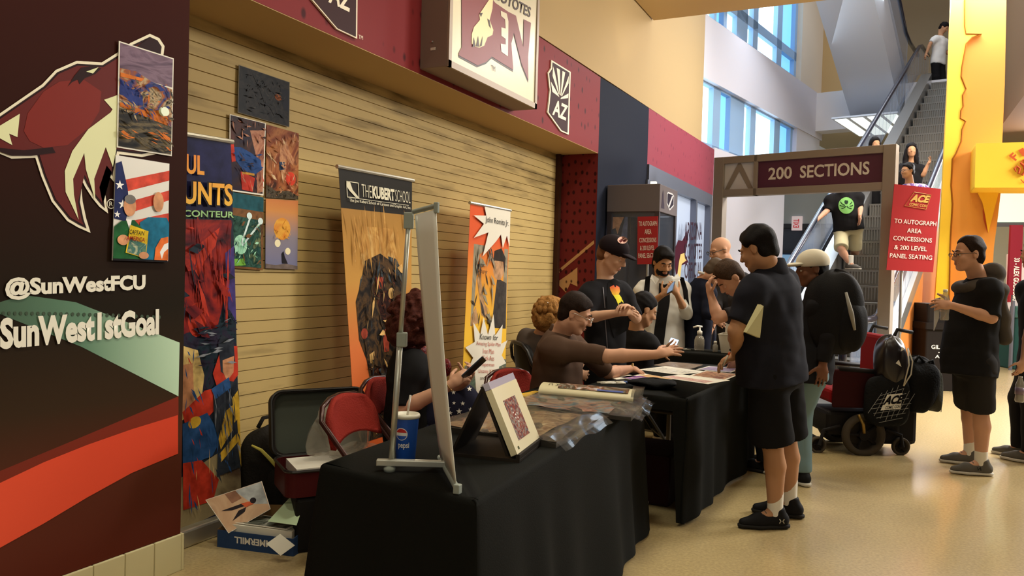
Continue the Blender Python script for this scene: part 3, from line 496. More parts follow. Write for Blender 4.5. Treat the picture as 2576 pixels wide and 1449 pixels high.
# ---------------------------------------------------------------- emblems on the maroon band, and the box sign
me_ol, me_dk, me_mr = mat('plate_outline', (232, 218, 196), .5), mat('plate_dark', (58, 36, 38), .5), mat('plate_maroon', (112, 44, 44), .5)
def c3(pts): return [(1300 + x / 3.149, 100 + y / 3.149) for x, y in pts]
EM = c3([(275, 160), (428, 255), (420, 500), (412, 752), (350, 725), (243, 575), (254, 490), (262, 400), (247, 265), (272, 225)])
def state_emblem(pts, label, rays, az, xw):
    p3 = [onX(x, y, xw) for x, y in pts]; c = sum(p3, V()) / len(p3); t = thing('wall_emblem', c, label, 'emblem', None)
    b = MB(); b.prism(p3, (-.012, 0, 0), 0)
    b.poly([onX(x, y, xw + .002) for x, y in inset(pts, 3.2)], 1); b.build('plate', [me_ol, me_dk], t)
    if rays:
        b = MB()
        for q in rays: b.poly([onX(x, y, xw + .004) for x, y in q])
        b.build('sun_rays', me_ol, t)
    p = [onX(x, y, xw + .004) for x, y in az]; text('AZ', p[0], p[1] - p[0], p[2] - p[0], me_ol, t, 'lettering', .03)
    return t
R5 = [c3(q) for q in ([(288, 210), (302, 262), (336, 432), (330, 430), (283, 285)], [(316, 222), (342, 238), (345, 440), (340, 440)], [(362, 248), (384, 258), (352, 445), (347, 440)], [(412, 285), (410, 345), (358, 448), (354, 445)], [(270, 330), (328, 432), (338, 455), (282, 412)], [(410, 425), (406, 462), (345, 470), (352, 458)])]
state_emblem(EM, 'state-shaped emblem with sun rays right of the box sign on the maroon band', R5, c3([(281, 592), (390, 642), (300, 470)]), W + .014)
EM2 = [(515 / 2.786 + 600, -8), (785, 0), (848, 73.6), (898.6, 97.6), (899.7, -40), (903, -200), (800, -250), (788, -150), (770, -120), (776, -60)]
state_emblem(EM2, 'larger state-shaped emblem at the top left, cut by the picture edge', None, [(826, 5), (880, 31), (832, -45)], W + .014)
wl = V((W + .004, 0, 0))
XF = -2.734
sg = thing('box_sign', V((-2.85, 5.3, 2.83)), 'large white box sign with maroon letters and coyote head hung over the shutter', 'sign')
b = MB(); b.box2((W - .01, 4.56, 2.825), (XF - .004, 6.035, 4.2)); b.build('cabinet', mat('sign_grey', (142, 122, 112), .5), sg, bevel=.006)
b = MB(); b.box2((XF - .004, 4.56, 2.825), (XF + .012, 4.60, 4.2)); b.box2((XF - .004, 5.995, 2.825), (XF + .012, 6.035, 4.2)); b.box2((XF - .004, 4.56, 2.825), (XF + .012, 6.035, 2.87)); b.build('rim', mat('sign_rim', (160, 142, 126), .4), sg)
MB().box2((XF - .004, 4.60, 2.87), (XF + .002, 5.995, 4.2)).build('face_panel', mat('sign_white', (206, 196, 168), .3, emit=.03), sg)
def d3(pts, x0=XF + .004): return [onX(600 + x / 2.786, y / 2.786, x0) for x, y in pts]
m_mar = mat('sign_maroon', (118, 42, 48), .4); m_blk = mat('sign_black', (44, 26, 28), .4); m_crm = mat('sign_cream', (226, 206, 158), .4)
b = MB()
mass = [(1563, -120), (1565, 330), (1543, 375), (1545, 388), (1675, 458), (1735, 435), (1775, 396), (1815, 422), (1925, 490), (1925, 470), (1912, 300), (1930, 230), (1985, 450), (2032, 566), (2030, 400), (2050, 160), (2000, 135), (1996, 330), (1945, 110), (1890, 82), (1800, 20), (1700, -120)]
sh = [(x - 2, y + 14) for x, y in mass]
b.poly(d3(sh, XF + .004), 1); b.poly(d3(mass, XF + .006), 0)
b.poly(d3([(1838, 75), (1880, 95), (1892, 150), (1888, 395), (1842, 362), (1838, 305), (1872, 312), (1872, 272), (1842, 250), (1842, 192), (1872, 200), (1868, 135), (1840, 112)], XF + .008), 2)
b.poly(d3([(1912, 330), (1930, 232), (1986, 450), (1995, 520), (1950, 400), (1935, 480)], XF + .007), 2) if False else None
b.build('letters', [m_mar, m_blk, mat('sign_white2', (206, 196, 168), .3, emit=.03)], sg)
b = MB(); b.poly(d3([(1786, -40), (1780, 60), (1760, 140), (1786, 210), (1780, 245), (1745, 262), (1722, 320), (1690, 334), (1660, 328), (1634, 305), (1635, 240), (1650, 190), (1692, 140), (1688, 100), (1755, 0), (1770, -40)], XF + .009), 0)
for q in ([(1640, 330), (1650, 260), (1662, 322)], [(1664, 325), (1680, 250), (1688, 328)], [(1690, 328), (1712, 250), (1706, 320)], [(1690, 92), (1700, 120), (1712, 90)], [(1745, 130), (1760, 142), (1770, 200), (1756, 180)]): b.poly(d3(q, XF + .011), 1)
b.build('coyote_head', [m_crm, m_blk], sg)
q = d3([(1790, -12), (2044, 125), (1800, -90)], XF + .006); text('COYOTES', q[0], q[1] - q[0], q[2] - q[0], m_blk, sg, 'lettering', .02)
q = d3([(1772, 492), (1800, 503), (1772, 455)], XF + .006); text('TM', q[0], q[1] - q[0], q[2] - q[0], m_blk, sg, 'lettering')
q = [onX(x, y, W + .008) for x, y in [(902, 97), (913, 100), (902, 87)]]
tmk = thing('trademark_lettering', q[0], 'tiny TM letters beside the larger state emblem', 'lettering'); text('TM', q[0], q[1] - q[0], q[2] - q[0], me_ol, tmk, 'lettering')
p = onY(1089, 123, 4.555); MB().box(p, (.035, .006, .018)).build('rating_label', m_paper, sg)
MB().lathe([(.008, 0), (.01, .004), (.004, .02)], onY(1088, 106, 4.555), (0, -1, 0), 10).build('lock', mat('chrome', (200, 196, 190), .2, 1), sg)
# ================================================================== TABLES
Zv = V((0, 0, 1))
m_blackcloth = mat('black_tablecloth', (23, 23, 20), .85, bump=(180, .12))
m_blk_metal = mat('black_metal', (34, 32, 32), .4, .3)
def cloth(name, label, corners, z, drop, flare=.05, group=None):
    """draped cloth: corners anticlockwise; drop(u, i) gives the hem height along side i"""
    P = [V((c[0], c[1], 0)) for c in corners]; n = len(P); pts = []; nor = []; hem = []; r = .025
    for i in range(n):
        a, b2 = P[i], P[(i + 1) % n]; L = (b2 - a).length; t = (b2 - a) / L; nn = V((t.y, -t.x, 0)); k = max(6, int(L / .035))
        for j in range(k):
            u = (j + .5) / k; pts.append(a + t * (L * u)); nor.append(nn); hem.append(drop(u, i))
        c = P[(i + 1) % n]; t2 = (P[(i + 2) % n] - c).normalized(); n2 = V((t2.y, -t2.x, 0))
        for j in range(1, 4):
            q = nn.lerp(n2, j / 4).normalized(); pts.append(c - (nn + n2) * .004); nor.append(q * (1.0 + .25 * math.sin(j * math.pi / 4))); hem.append(max(drop(1, i), drop(0, (i + 1) % n)) if abs(drop(1, i) - drop(0, (i + 1) % n)) > .2 else drop(1, i))
    N = len(pts); rings = [(0, 0), (.01, -.002), (.017, -.008), (.02, -.02)]
    vs = []; fs = []
    cen = sum(P, V()) / n
    for o, dz in rings: vs += [pts[i] - nor[i] * (.02 - o) + V((0, 0, z + dz)) for i in range(N)]
    K = 14
    for k in range(1, K + 1):
        f = k / K
        for i in range(N):
            d = (z - .02 - hem[i]) * f; wv = math.sin(i * .55 + 1.3 * math.sin(i * .17)) * .013 * min(1, d / .5) + math.sin(i * .21 + .8) * .012 * min(1, d / .6)
            vs.append(pts[i] + nor[i] * (flare * d / .72 + wv + .001) + V((0, 0, z - .02 - d)))
    R = len(rings) + K
    for k in range(R - 1):
        for i in range(N): fs.append((k * N + i, (k + 1) * N + i, (k + 1) * N + (i + 1) % N, k * N + (i + 1) % N))
    fs.append(tuple(range(N)))
    b = MB(); b.add(vs, fs); return b.build(name, m_blackcloth, smooth=True, label=label, cat='tablecloth', group=group)
def ftable(label, corners, z, legs=True):
    P = [V((c[0], c[1], 0)) for c in corners]; c = sum(P, V()) / 4; t = thing('folding_table', c, label, 'table')
    b = MB(); Q2 = [c + (p - c) * .985 for p in P]; b.prism([p + V((0, 0, z - .035)) for p in Q2], (0, 0, .03)); b.build('tabletop', mat('table_board', (60, 52, 46), .6), t)
    for i, p in enumerate(P):
        a = c + (p - c) * .9; b = MB(); b.box((a.x, a.y, (z - .035) / 2), (.03, .03, z - .035)); b.build('leg', mat('table_leg_steel', (84, 76, 64), .4, .6), t, bevel=.004)
    for i, j in ((0, 3), (1, 2)):
        pass
    for i, j in ((0, 1), (2, 3)):
        a, d = c + (P[i] - c) * .9, c + (P[j] - c) * .9
        b = MB(); b.tube([V((a.x, a.y, z - .1)), V((d.x, d.y, z - .1))], .012, 8); b.build('crossbar', mat('table_leg_steel', (84, 76, 64), .4, .6), t)
    return t
T1 = [(-1.796, 2.177), (-1.099, 2.074), (-1.213, 4.274), (-1.91, 4.377)]
ftable('long folding table in the foreground hidden under a black cloth', T1, .738)
cloth('tablecloth', 'black cloth covering the foreground table down to the floor', T1, .745, lambda u, i: .012 if i in (0, 1) else .66 if .04 < u < .97 or i == 2 else .012, .07)
T2 = [(-1.693, 4.457), (-.994, 4.411), (-.875, 6.237), (-1.574, 6.283)]
ftable('second folding table with its near legs showing behind the foreground table', T2, .738)
cloth('tablecloth', 'black cloth of the second table, hanging to the floor at the right corner', T2, .745, lambda u, i: (.02 if i == 1 else (.02 if u > .90 else .665) if i == 0 else .66), .004)
T3 = [(-2.25, 6.99), (-.95, 6.97), (-.95, 7.43), (-2.25, 7.43)]
ftable('narrow folding table crosswise behind the second table', T3, .748)
cloth('tablecloth', 'black cloth on the crosswise table with the sanitizer bottle', T3, .755, lambda u, i: .02 if i in (0, 1) else .4, .02)
# ---------------------------------------------------------------- folding chairs
m_redcloth = mat('red_upholstery', (142, 46, 38), .8, bump=(120, .3)); m_chair = mat('chair_brown_metal', (58, 30, 26), .3, .5, coat=.3)
def chair(label, loc, yaw, m_pad=None, m_met=None, group='red folding chairs behind the tables', name='folding_chair', zs=.82):
    """loc: floor point under the seat centre; yaw: heading the sitter faces (0 = +X)"""
    m_pad = m_pad or m_redcloth; m_met = m_met or m_chair
    t = thing(name, loc, label, 'chair', group); R = Matrix.Rotation(yaw, 3, 'Z'); L = V(loc)
    def g(x, y, z): return L + R @ V((x, y, z if z < .45 else .45 + (z - .45) * zs))
    b = MB()
    n, mth = 12, []
    for k in range(n + 1):
        v = k / n; wz = .46 + .0; hw = .225 * (1 - .0) ; 
        row = []
        for j in range(9):
            u = -1 + j / 4; wv = .215 - .085 * max(0, (v - .45) / .55) ** 2.2
            row.append((-.25 - .035 * (1 - u * u) - .06 * v, u * wv, .62 + .26 * v + .02 * (1 - u * u) * v + .055 * (1 - v) ** 2 * (1 - u * u)))
        mth.append(row)
    vs = []; fs = []
    for side in (0, 1):
        for r in mth:
            for (x, y, z) in r: vs.append(g(x + (.012 if side == 0 else -.018), y * (1 if side == 0 else .99), z))
    nn = 9; tot = (n + 1) * nn
    for k in range(n):
        for j in range(nn - 1):
            a = k * nn + j; fs += [(a, a + 1, a + nn + 1, a + nn), (tot + a, tot + a + nn, tot + a + nn + 1, tot + a + 1)]
        fs += [(k * nn, (k + 1) * nn, tot + (k + 1) * nn, tot + k * nn), (k * nn + 8, tot + k * nn + 8, tot + (k + 1) * nn + 8, (k + 1) * nn + 8)]
    for j in range(nn - 1): fs += [(j, tot + j, tot + j + 1, j + 1), (n * nn + j, n * nn + j + 1, tot + n * nn + j + 1, tot + n * nn + j)]
    b.add(vs, fs); b.build('backrest', m_pad, t, smooth=True)
    b = MB(); pts = [g(.2 * math.cos(a) * (1 if math.cos(a) > 0 else 1), .2 * math.sin(a), .0) for a in [0]]
    sq = [g(.21 * math.copysign(abs(math.cos(a)) ** .45, math.cos(a)), .205 * math.copysign(abs(math.sin(a)) ** .45, math.sin(a)), .44) for a in [2 * math.pi * i / 32 for i in range(32)]]
    b.prism(sq, (0, 0, .04)); b.build('seat', m_pad, t, bevel=.012, smooth=False)
    b = MB(); path = [g(.25, -.235, .0), g(-.05, -.235, .44), g(-.315, -.225, .78), g(-.335, -.19, .85), g(-.35, -.11, .885), g(-.365, 0, .893), g(-.35, .11, .885), g(-.335, .19, .85), g(-.315, .225, .78), g(-.05, .235, .44), g(.25, .235, .0)]
    b.tube(path, .0125, 8); b.build('back_frame', m_met, t, smooth=True)
    for s in (-1, 1):
        b = MB(); b.tube([g(-.27, s * .2, .0), g(.0, s * .2, .36), g(.12, s * .2, .44)], .011, 8); b.build('leg', m_met, t, smooth=True)
    for x, z in ((.2, .075), (-.2, .1)):
        b = MB(); b.tube([g(x, -.22, z), g(x, .22, z)], .009, 8); b.build('stretcher', m_met, t)
    return t
chair('red folding chair nearest the camera, beside the open suitcase', (-2.06, 3.12, 0), .10)
chair('red folding chair under the curly-haired woman with the phone', (-2.27, 3.70, 0), .15)
cr_ = V((-2.63, 3.28, 0)); b = MB(); b.box(cr_ + V((0, 0, .14)), (.34, .42, .28), Matrix.Rotation(math.radians(-36), 3, 'Z')); b.build('crate', mat('crate_black', (30, 28, 27), .5), bevel=.02, label='black crate holding up the open suitcase', cat='crate')
chair('red folding chair under the man in the brown shirt', (-1.85, 4.37, 0), -.3)
chair('black chair of the woman with red-blond hair', (-2.08, 5.19, 0), .75, mat('black_vinyl', (26, 24, 24), .5), m_blk_metal, group='black chairs', zs=1.12)
chair('black chair of the seated man in black by the crosswise table', (-1.90, 6.46, 0), .5, mat('black_vinyl', (26, 24, 24), .4), m_blk_metal, group='black chairs')
# ---------------------------------------------------------------- table-top banner stand seen from behind
m_alu = mat('satin_aluminium', (196, 196, 184), .35, .6); m_joint = mat('grey_plastic_joint', (150, 156, 146), .5)
ts = thing('tabletop_banner_stand', (-1.42, 2.27, .745), 'small aluminium banner stand seen from the back at the near end of the foreground table', 'banner stand')
A, Bq = V((-1.423, 2.396, .762)), V((-1.200, 2.125, .762)); pb_ = V((-1.528, 2.24, .765)); dcl = (Bq - A)
top_r = onP(1042, 543, A, V((FW.x, FW.y, 0))) ; dep = (A - CAMP).dot(FW)
tr_ = atD(1041, 541, 2.62); tn_ = tr_ + dcl * .80
tn_ = atD(1098, 527, 2.50)
b = MB(); k = 12; vs = []; fs = []
for i in range(k + 1):
    f = i / k
    for j in range(7):
        u = j / 6; lo = A.lerp(Bq, .02 + .96 * u); hi = tr_.lerp(tn_, .06 + .92 * u); p = lo.lerp(hi, f); bow = .018 * math.sin(f * math.pi); vs.append(p + V((-.6, -.5, 0)) * bow * .6)
for i in range(k):
    for j in range(6): a = i * 7 + j; fs.append((a, a + 1, a + 8, a + 7))
b.add(vs, fs); b.build('banner_fabric', mat('banner_back_white', (242, 238, 224), .7), ts, smooth=True, solid=.003)
b = MB(); ptop = tr_ + V((-.012, -.012, -.02)); pm = pb_.lerp(ptop, .52); b.tube([pb_, pm], .0105, 12); b.tube([pm, ptop], .008, 12); b.build('pole', m_alu, ts, smooth=True)
ax = (ptop - pb_).normalized(); b = MB(); b.box(pm + RT * .006, (.034, .03, .05), Matrix.Rotation(.4, 3, 'Z')); b.build('clamp', m_joint, ts, bevel=.004)
b = MB(); b.box(ptop + ax * .0, (.03, .03, .055), Matrix.Rotation(.4, 3, 'Z')); b.tube([tr_ - dcl.normalized() * .02 + V((0, 0, .012)), tn_ + V((0, 0, .012))], .009, 8); b.box(tn_ + V((0, 0, .006)), (.016, .014, .035)); b.build('top_rail', m_joint, ts, bevel=.003)
b = MB(); l_, r_ = V((-1.565, 2.205, .775)), V((-1.335, 2.318, .775)); dd = (r_ - l_).normalized(); Rb = Matrix((dd, V((-dd.y, dd.x, 0)), Zv)).transposed()
b.box((l_ + r_) / 2, ((r_ - l_).length, .026, .022), Rb); b.build('base_bar', m_alu, ts, bevel=.003)
MB().lathe([(.02, 0), (.021, .012), (.012, .02)], V((l_ + dd * .045).to_tuple()[:2] + (.745,)), (0, 0, 1), 16).build('foot', m_joint, ts, smooth=True)
b = MB(); d2 = dcl.normalized(); b.tube([A - d2 * .02 + V((0, 0, .004)), Bq + d2 * .015 + V((0, 0, -.004))], .011, 8); b.box(Bq + d2 * .015 + V((0, 0, -.002)), (.022, .022, .03)); b.build('bottom_rail', m_joint, ts, bevel=.003)
p = (l_ + r_) / 2 + V((0, 0, .0115)); b = MB(); b.box(p + dd * .05, (.09, .012, .001), Rb); b.build('sticker', m_paper, ts)
# ---------------------------------------------------------------- soft drink cup
c = V((-1.552, 2.365, .745)); cu = thing('drink_cup', c, 'blue paper soft drink cup with lid and straw behind the banner pole', 'cup')
H_ = .168; m_cup = mat('cup_blue', (34, 88, 186), .4)
MB().lathe([(.033, 0), (.034, .002), (.0455, H_ - .004), (.047, H_)], c, n=32).build('cup_body', m_cup, cu, smooth=True)
MB().lathe([(.049, H_ - .006), (.050, H_ + .002), (.047, H_ + .008), (.042, H_ + .009), (.040, H_ + .003), (.0, H_ + .003)], c, n=32).build('lid', mat('lid_white', (214, 210, 192), .35), cu, smooth=True)
b = MB(); b.tube([c + V((.0, .0, H_ - .02)), c + V((.012, .004, H_ + .075))], .0042, 8); b.build('straw', mat('straw_clear', (214, 206, 192), .3, alpha=.75), cu, smooth=True)
to_cam = (V((0, 0, 0)) - V((c.x, c.y, 0))).normalized(); a0 = math.atan2(to_cam.y, to_cam.x)
def onc(da, h, e=.0008):
    r = .034 + (.0455 - .034) * h / H_ + e; a = a0 + da; return c + V((r * math.cos(a), r * math.sin(a), h))
b = MB()
def disc(da, h, rr, e, mi, lo=-9, hi=9):
    n, R_ = 28, 6; vs = []
    for k in range(R_ + 1):
        for i in range(n):
            th = 2 * math.pi * i / n; dx, dz = rr * k / R_ * math.cos(th), rr * k / R_ * math.sin(th); dz = max(lo * rr, min(hi * rr, dz)); vs.append(onc(da + dx / .041, h + dz, e))
    b.add(vs, [(k * n + i, k * n + (i + 1) % n, (k + 1) * n + (i + 1) % n, (k + 1) * n + i) for k in range(R_) for i in range(n)], mi)
disc(-.42, .108, .0225, .0006, 0); disc(-.42, .108, .020, .0010, 1, .28); disc(-.42, .108, .020, .0010, 2, -9, -.3)
b.build('cup_emblem', [mat('label_white', (236, 234, 228), .4), mat('label_red', (200, 40, 40), .4), m_cup], cu)
pts, fcs = text('pepsi', (0, 0, 0), (1, 0, 0), (0, 1, 0), None, None, mb=True, bold=.02)
b = MB(); b.add([onc(-.75 + 1.05 * p[0], .052 + .026 * p[1], .001) for p in pts], fcs); b.build('lettering', mat('label_white', (236, 234, 228), .4), cu)
# ---------------------------------------------------------------- A-frame display with a cased comic
m_bk = mat('display_black', (40, 34, 28), .55)
fa = thing('display_easel', (-1.32, 2.68, .745), 'black A-shaped display easel on the foreground table', 'easel')
yv = V((-1.257 + 1.209, 2.865 - 2.553, 0)); wv_ = yv.length; yd = yv.normalized(); xd = V((yd.y, -yd.x, 0))
near = V((-1.235, 2.575, .745)); 
def ae(x, y, z): return near + xd * x + yd * y + V((0, 0, z))
hT = .262
b = MB(); b.prism([ae(-.235, -.01, 0), ae(-.225, -.01, 0), ae(-.105, -.01, hT), ae(-.115, -.01, hT)], yd * (wv_ - .06)); b.build('rear_panel', m_bk, fa, bevel=.002)
b = MB(); b.prism([ae(-.01, -.01, 0.018), ae(0.002, -.01, 0.018), ae(-.105, -.01, hT + .006), ae(-.117, -.01, hT + .006)], yd * (wv_ - .0)); b.build('front_panel', m_bk, fa, bevel=.002)
b = MB(); b.prism([ae(-.235, -.015, 0), ae(.045, -.015, 0), ae(.045, -.015, .012), ae(-.235, -.015, .012)], yd * (wv_ + .02)); b.prism([ae(.03, -.015, .012), ae(.045, -.015, .012), ae(.045, -.015, .03), ae(.03, -.015, .03)], yd * (wv_ + .02)); b.build('base_tray', m_bk, fa, bevel=.002)
cs = thing('cased_comic', ae(.01, .15, .03), 'cream framed comic in a clear hard case leaning on the black easel', 'comic')
sl = V((ae(-.105, 0, hT) - ae(.006, 0, .02))).normalized(); nn = sl.cross(yd).normalized(); nn = nn if nn.dot(xd) > 0 else -nn
B0 = ae(.006, -.012, .016) + nn * .006; Hs = .285; Ws = wv_ - .0
def cp(u, v, h): return B0 + yd * (Ws * u) + sl * (Hs * v) + nn * h
def slab(u0, v0, u1, v1, h0, h1): 
    b = MB(); b.prism([cp(u0, v0, h0), cp(u1, v0, h0), cp(u1, v1, h0), cp(u0, v1, h0)], nn * (h1 - h0)); return b
slab(0, 0, 1, .9, 0, .026).build('case', mat('case_cream', (206, 194, 156), .4), cs, bevel=.003)
slab(0, .9, 1, 1, 0, .024).build('case_top', mat('case_clear', (170, 164, 180), .15), cs, bevel=.003)
slab(.22, .14, .70, .70, .026, .0268).build('art_panel', art('ink_armour', [(92, 88, 88), (150, 140, 132), (140, 66, 50), (70, 64, 76), (200, 190, 176)], 26, 2), cs)
slab(.1, .045, .15, .085, .026, .027).build('sticker', mat('case_mark', (70, 74, 40), .5), cs)
b = MB(); 
for (u, v) in ((.4, .5), (.46, .46), (.42, .42), (.5, .41), (.53, .47), (.48, .36)): b.poly([cp(u + .018 * math.cos(a), v + .012 * math.sin(a), .0272) for a in [i * math.pi / 4 for i in range(8)]])
b.build('art_highlights', mat('ink_white', (236, 232, 226), .4), cs)
# ---------------------------------------------------------------- portfolios of prints in clear sleeves
m_clear = mat('clear_sleeve', (120, 116, 108), .08, alpha=.20, coat=1.0)
def sheetgrid(fn, nu, nv):
    b = MB(); vs = [fn(i / nu, j / nv) for j in range(nv + 1) for i in range(nu + 1)]
    fs = [(j * (nu + 1) + i, j * (nu + 1) + i + 1, (j + 1) * (nu + 1) + i + 1, (j + 1) * (nu + 1) + i) for j in range(nv) for i in range(nu)]
    return b.add(vs, fs)
def bil(q, u, v): return q[0].lerp(q[1], u).lerp(q[3].lerp(q[2], u), v)
def g2(*pp): return [V((x, y, z)) for x, y, z in pp]
def portfolio(label, q, h, m_art, seed, name='print_portfolio'):
    t = thing(name, (q[0] + q[2]) / 2, label, 'portfolio')
    b = MB(); b.prism([p for p in q], (0, 0, h * .55)); b.build('page_stack', mat('dark_page_stack', (54, 50, 44), .4), t, bevel=.003)
    wvy = lambda u, v: .006 * math.sin(u * 9 + seed) * math.sin(v * 7 + 2 * seed) + .004 * math.sin(u * 21 + v * 13 + seed)
    sheetgrid(lambda u, v: bil(q, .02 + .8 * u, .03 + .94 * v) + V((0, 0, h * .62 + wvy(u, v) * .5)), 20, 20).build('print_page', m_art, t, smooth=True)
    for s in range(3):
        sheetgrid(lambda u, v: bil(q, -.01 + (1.02 + .035 * s) * u, -.01 + 1.02 * v) + V((0, 0, h * (.72 + .14 * s) + wvy(u * 1.1 + s, v) * (.7 + u) - (.012 * s) * max(0, u - .85) * 8 * h / .03)), 26, 22).build('clear_sleeve', m_clear, t, smooth=True)
    return t
q1 = g2((-1.72, 2.88, .745), (-1.165, 2.86, .745), (-1.185, 3.50, .745), (-1.74, 3.42, .745))
portfolio('thick stack of clear sleeves with brownish prints beside the black easel', q1, .045, art('ink_sepia', [(150, 112, 80), (190, 160, 120), (128, 88, 64), (206, 186, 150)], 5, 2.5, stretch=(1, 2.2, 1)), 1.0)
q2 = g2((-1.72, 3.56, .745), (-1.075, 3.58, .745), (-1.16, 4.14, .745), (-1.77, 4.14, .745))
pf = portfolio('open sleeve book with pale blue prints at the far end of the foreground table', q2, .035, art('ink_pastel', [(210, 206, 190), (110, 146, 160), (200, 160, 140), (176, 120, 100), (70, 84, 92)], 5, 2.5), 2.3)
b = MB(); rl = []
def roll(u, a): 
    c0 = V((-1.73, 4.02, .80)).lerp(V((-1.20, 4.06, .80)), u); r = .055 if a < math.pi else .055
    return c0 + V((.02, -.105, 0)) * math.cos(a) * 1.0 + V((0, 0, .040)) * math.sin(a) + V((0, 0, -.018))
sheetgrid(lambda u, v: roll(u, -.15 + 2.9 * v), 24, 18).build('rolled_page', [mat('page_cream', (214, 204, 166), .4)], pf, smooth=True)
b2 = sheetgrid(lambda u, v: roll(.2 + .74 * u, .75 + 1.3 * v) + V((0, -.002, .003)), 24, 12); b2.build('comic_cover', art('ink_cover', [(96, 90, 80), (150, 140, 124), (70, 60, 50), (150, 104, 74), (190, 190, 196)], 9, 2), pf, smooth=True)
b2 = sheetgrid(lambda u, v: roll(.62 + .27 * u, .74 + .22 * v) + V((0, -.003, .005)), 10, 4); b2.build('cover_banner', art('ink_bluewhite', [(88, 100, 160), (210, 206, 210)], 30, 0, soft=False), pf, smooth=True)
for s in range(4): sheetgrid(lambda u, v: roll(.97 + (.06 + .02 * s) * u, 2.3 * v) + V((0, .004 * s, .006 * s)), 6, 14).build('clear_sleeve', m_clear, pf, smooth=True)
for s, u0 in (('C', .09), ('A', .165)):
    pts, fcs = text(s, (0, 0, 0), (1, 0, 0), (0, 1, 0), None, None, mb=True); b = MB(); b.add([roll(u0 + .045 * p[1], 1.0 + .38 * (1 - p[0])) + V((0, -.003, .004)) for p in pts], fcs); b.build('cover_lettering', mat('ink_black', (20, 18, 20), .5), pf)
b = MB(); b.prism(g2((-1.86, 3.93, .745), (-1.70, 3.90, .745), (-1.70, 4.10, .745), (-1.83, 4.14, .745)), (0, 0, .006)); b.build('yellow_booklet', mat('booklet_yellow', (226, 178, 50), .5), label='yellow booklet lying left of the open sleeve book', cat='booklet')
# things on the second table
def flat(name, label, cat, q, m, patches=(), mats=(), h=.002, group=None, z=.746):
    q = [V((x, y, z)) for x, y in q]; return poster(name, label, cat, q, [m] + list(mats), patches, h, group, V((0, 0, 1)))
def zq(px, z=.746): return [tuple(onZ(x, y, z)[:2]) for x, y in px]
flat('comic_book', 'colourful blue and purple comic pulled from its bag by the man in brown', 'comic', [(-1.60, 5.02), (-1.37, 4.88), (-1.27, 5.16), (-1.50, 5.30)], m_paper, [(1, RECT(.16, .02, .98, .6)), (2, RECT(.16, .6, .98, .98))], [art('ink_blueviolet', [(60, 70, 150), (120, 60, 140), (190, 160, 170), (40, 50, 110)], 14, 2), art('ink_flame', [(200, 110, 60), (220, 190, 140), (90, 60, 50)], 16, 2)], .006)
flat('paper_sheet', 'white inked page in the middle of the second table', 'paper', [(-1.62, 5.52), (-1.30, 5.42), (-1.15, 5.72), (-1.50, 5.86)], m_paper, [(1, RECT(.1, .1, .9, .75))], [art('ink_sketch', [(222, 216, 202), (226, 220, 208), (150, 146, 140)], 18, 2)], z=.7475)
flat('art_print', 'brown and orange print under the signing hand', 'print', [(-1.22, 5.42), (-.955, 5.34), (-.925, 5.72), (-1.18, 5.78)], m_paper, [(1, RECT(.06, .05, .94, .95))], [art('ink_canyon', [(150, 84, 56), (200, 156, 120), (110, 60, 44), (180, 110, 80)], 10, 2)], z=.7476)
flat('art_print', 'pink-edged print with the red strip lying along the second table', 'print', [(-1.38, 5.22), (-1.02, 5.08), (-.93, 5.36), (-1.28, 5.46)], m_paper, [(1, RECT(.04, .1, .9, .5))], [art('ink_rose', [(190, 110, 100), (220, 190, 180), (150, 80, 84)], 8, 2)])
flat('art_print', 'pale violet print nearest the crosswise table', 'print', [(-1.26, 5.82), (-1.0, 5.8), (-.98, 6.08), (-1.22, 6.1)], m_paper, [(1, RECT(.06, .06, .94, .94))], [art('ink_lilac', [(190, 180, 200), (140, 120, 160), (220, 214, 220)], 9, 2)])
flat('art_print', 'large grey-brown print at the far left of the second table', 'print', [(-1.60, 5.88), (-1.30, 5.8), (-1.28, 6.16), (-1.56, 6.2)], art('ink_taupe', [(150, 136, 120), (110, 90, 76), (180, 170, 156)], 6, 2))
flat('folded_paper', 'cream folded paper at the left edge of the second table', 'paper', [(-1.68, 4.98), (-1.58, 4.9), (-1.50, 5.14), (-1.62, 5.2)], m_paper, h=.006)
m_pen = mat('pen_silver', (200, 194, 176), .35, .3)
for i, (p0, p1) in enumerate((((-1.63, 4.66), (-1.49, 4.80)), ((-1.60, 4.64), (-1.47, 4.74)), ((-1.585, 4.72), (-1.44, 4.83)))):
    t = thing('marker_pen', (p0[0], p0[1], .745), ('slim silver marker nearest the table edge', 'silver marker lying between the two others', 'silver marker with a blue cap beside the black bag')[i], 'pen', 'markers on the second table')
    a, e = V(p0 + (.753,)), V(p1 + (.753,)); MB().tube([a, a.lerp(e, .62)], .0075, 10).build('barrel', m_pen, t, smooth=True)
    MB().tube([a.lerp(e, .62), e], .0082, 10).build('cap', mat('pen_blue', (90, 120, 190), .35) if i == 2 else m_pen, t, smooth=True)
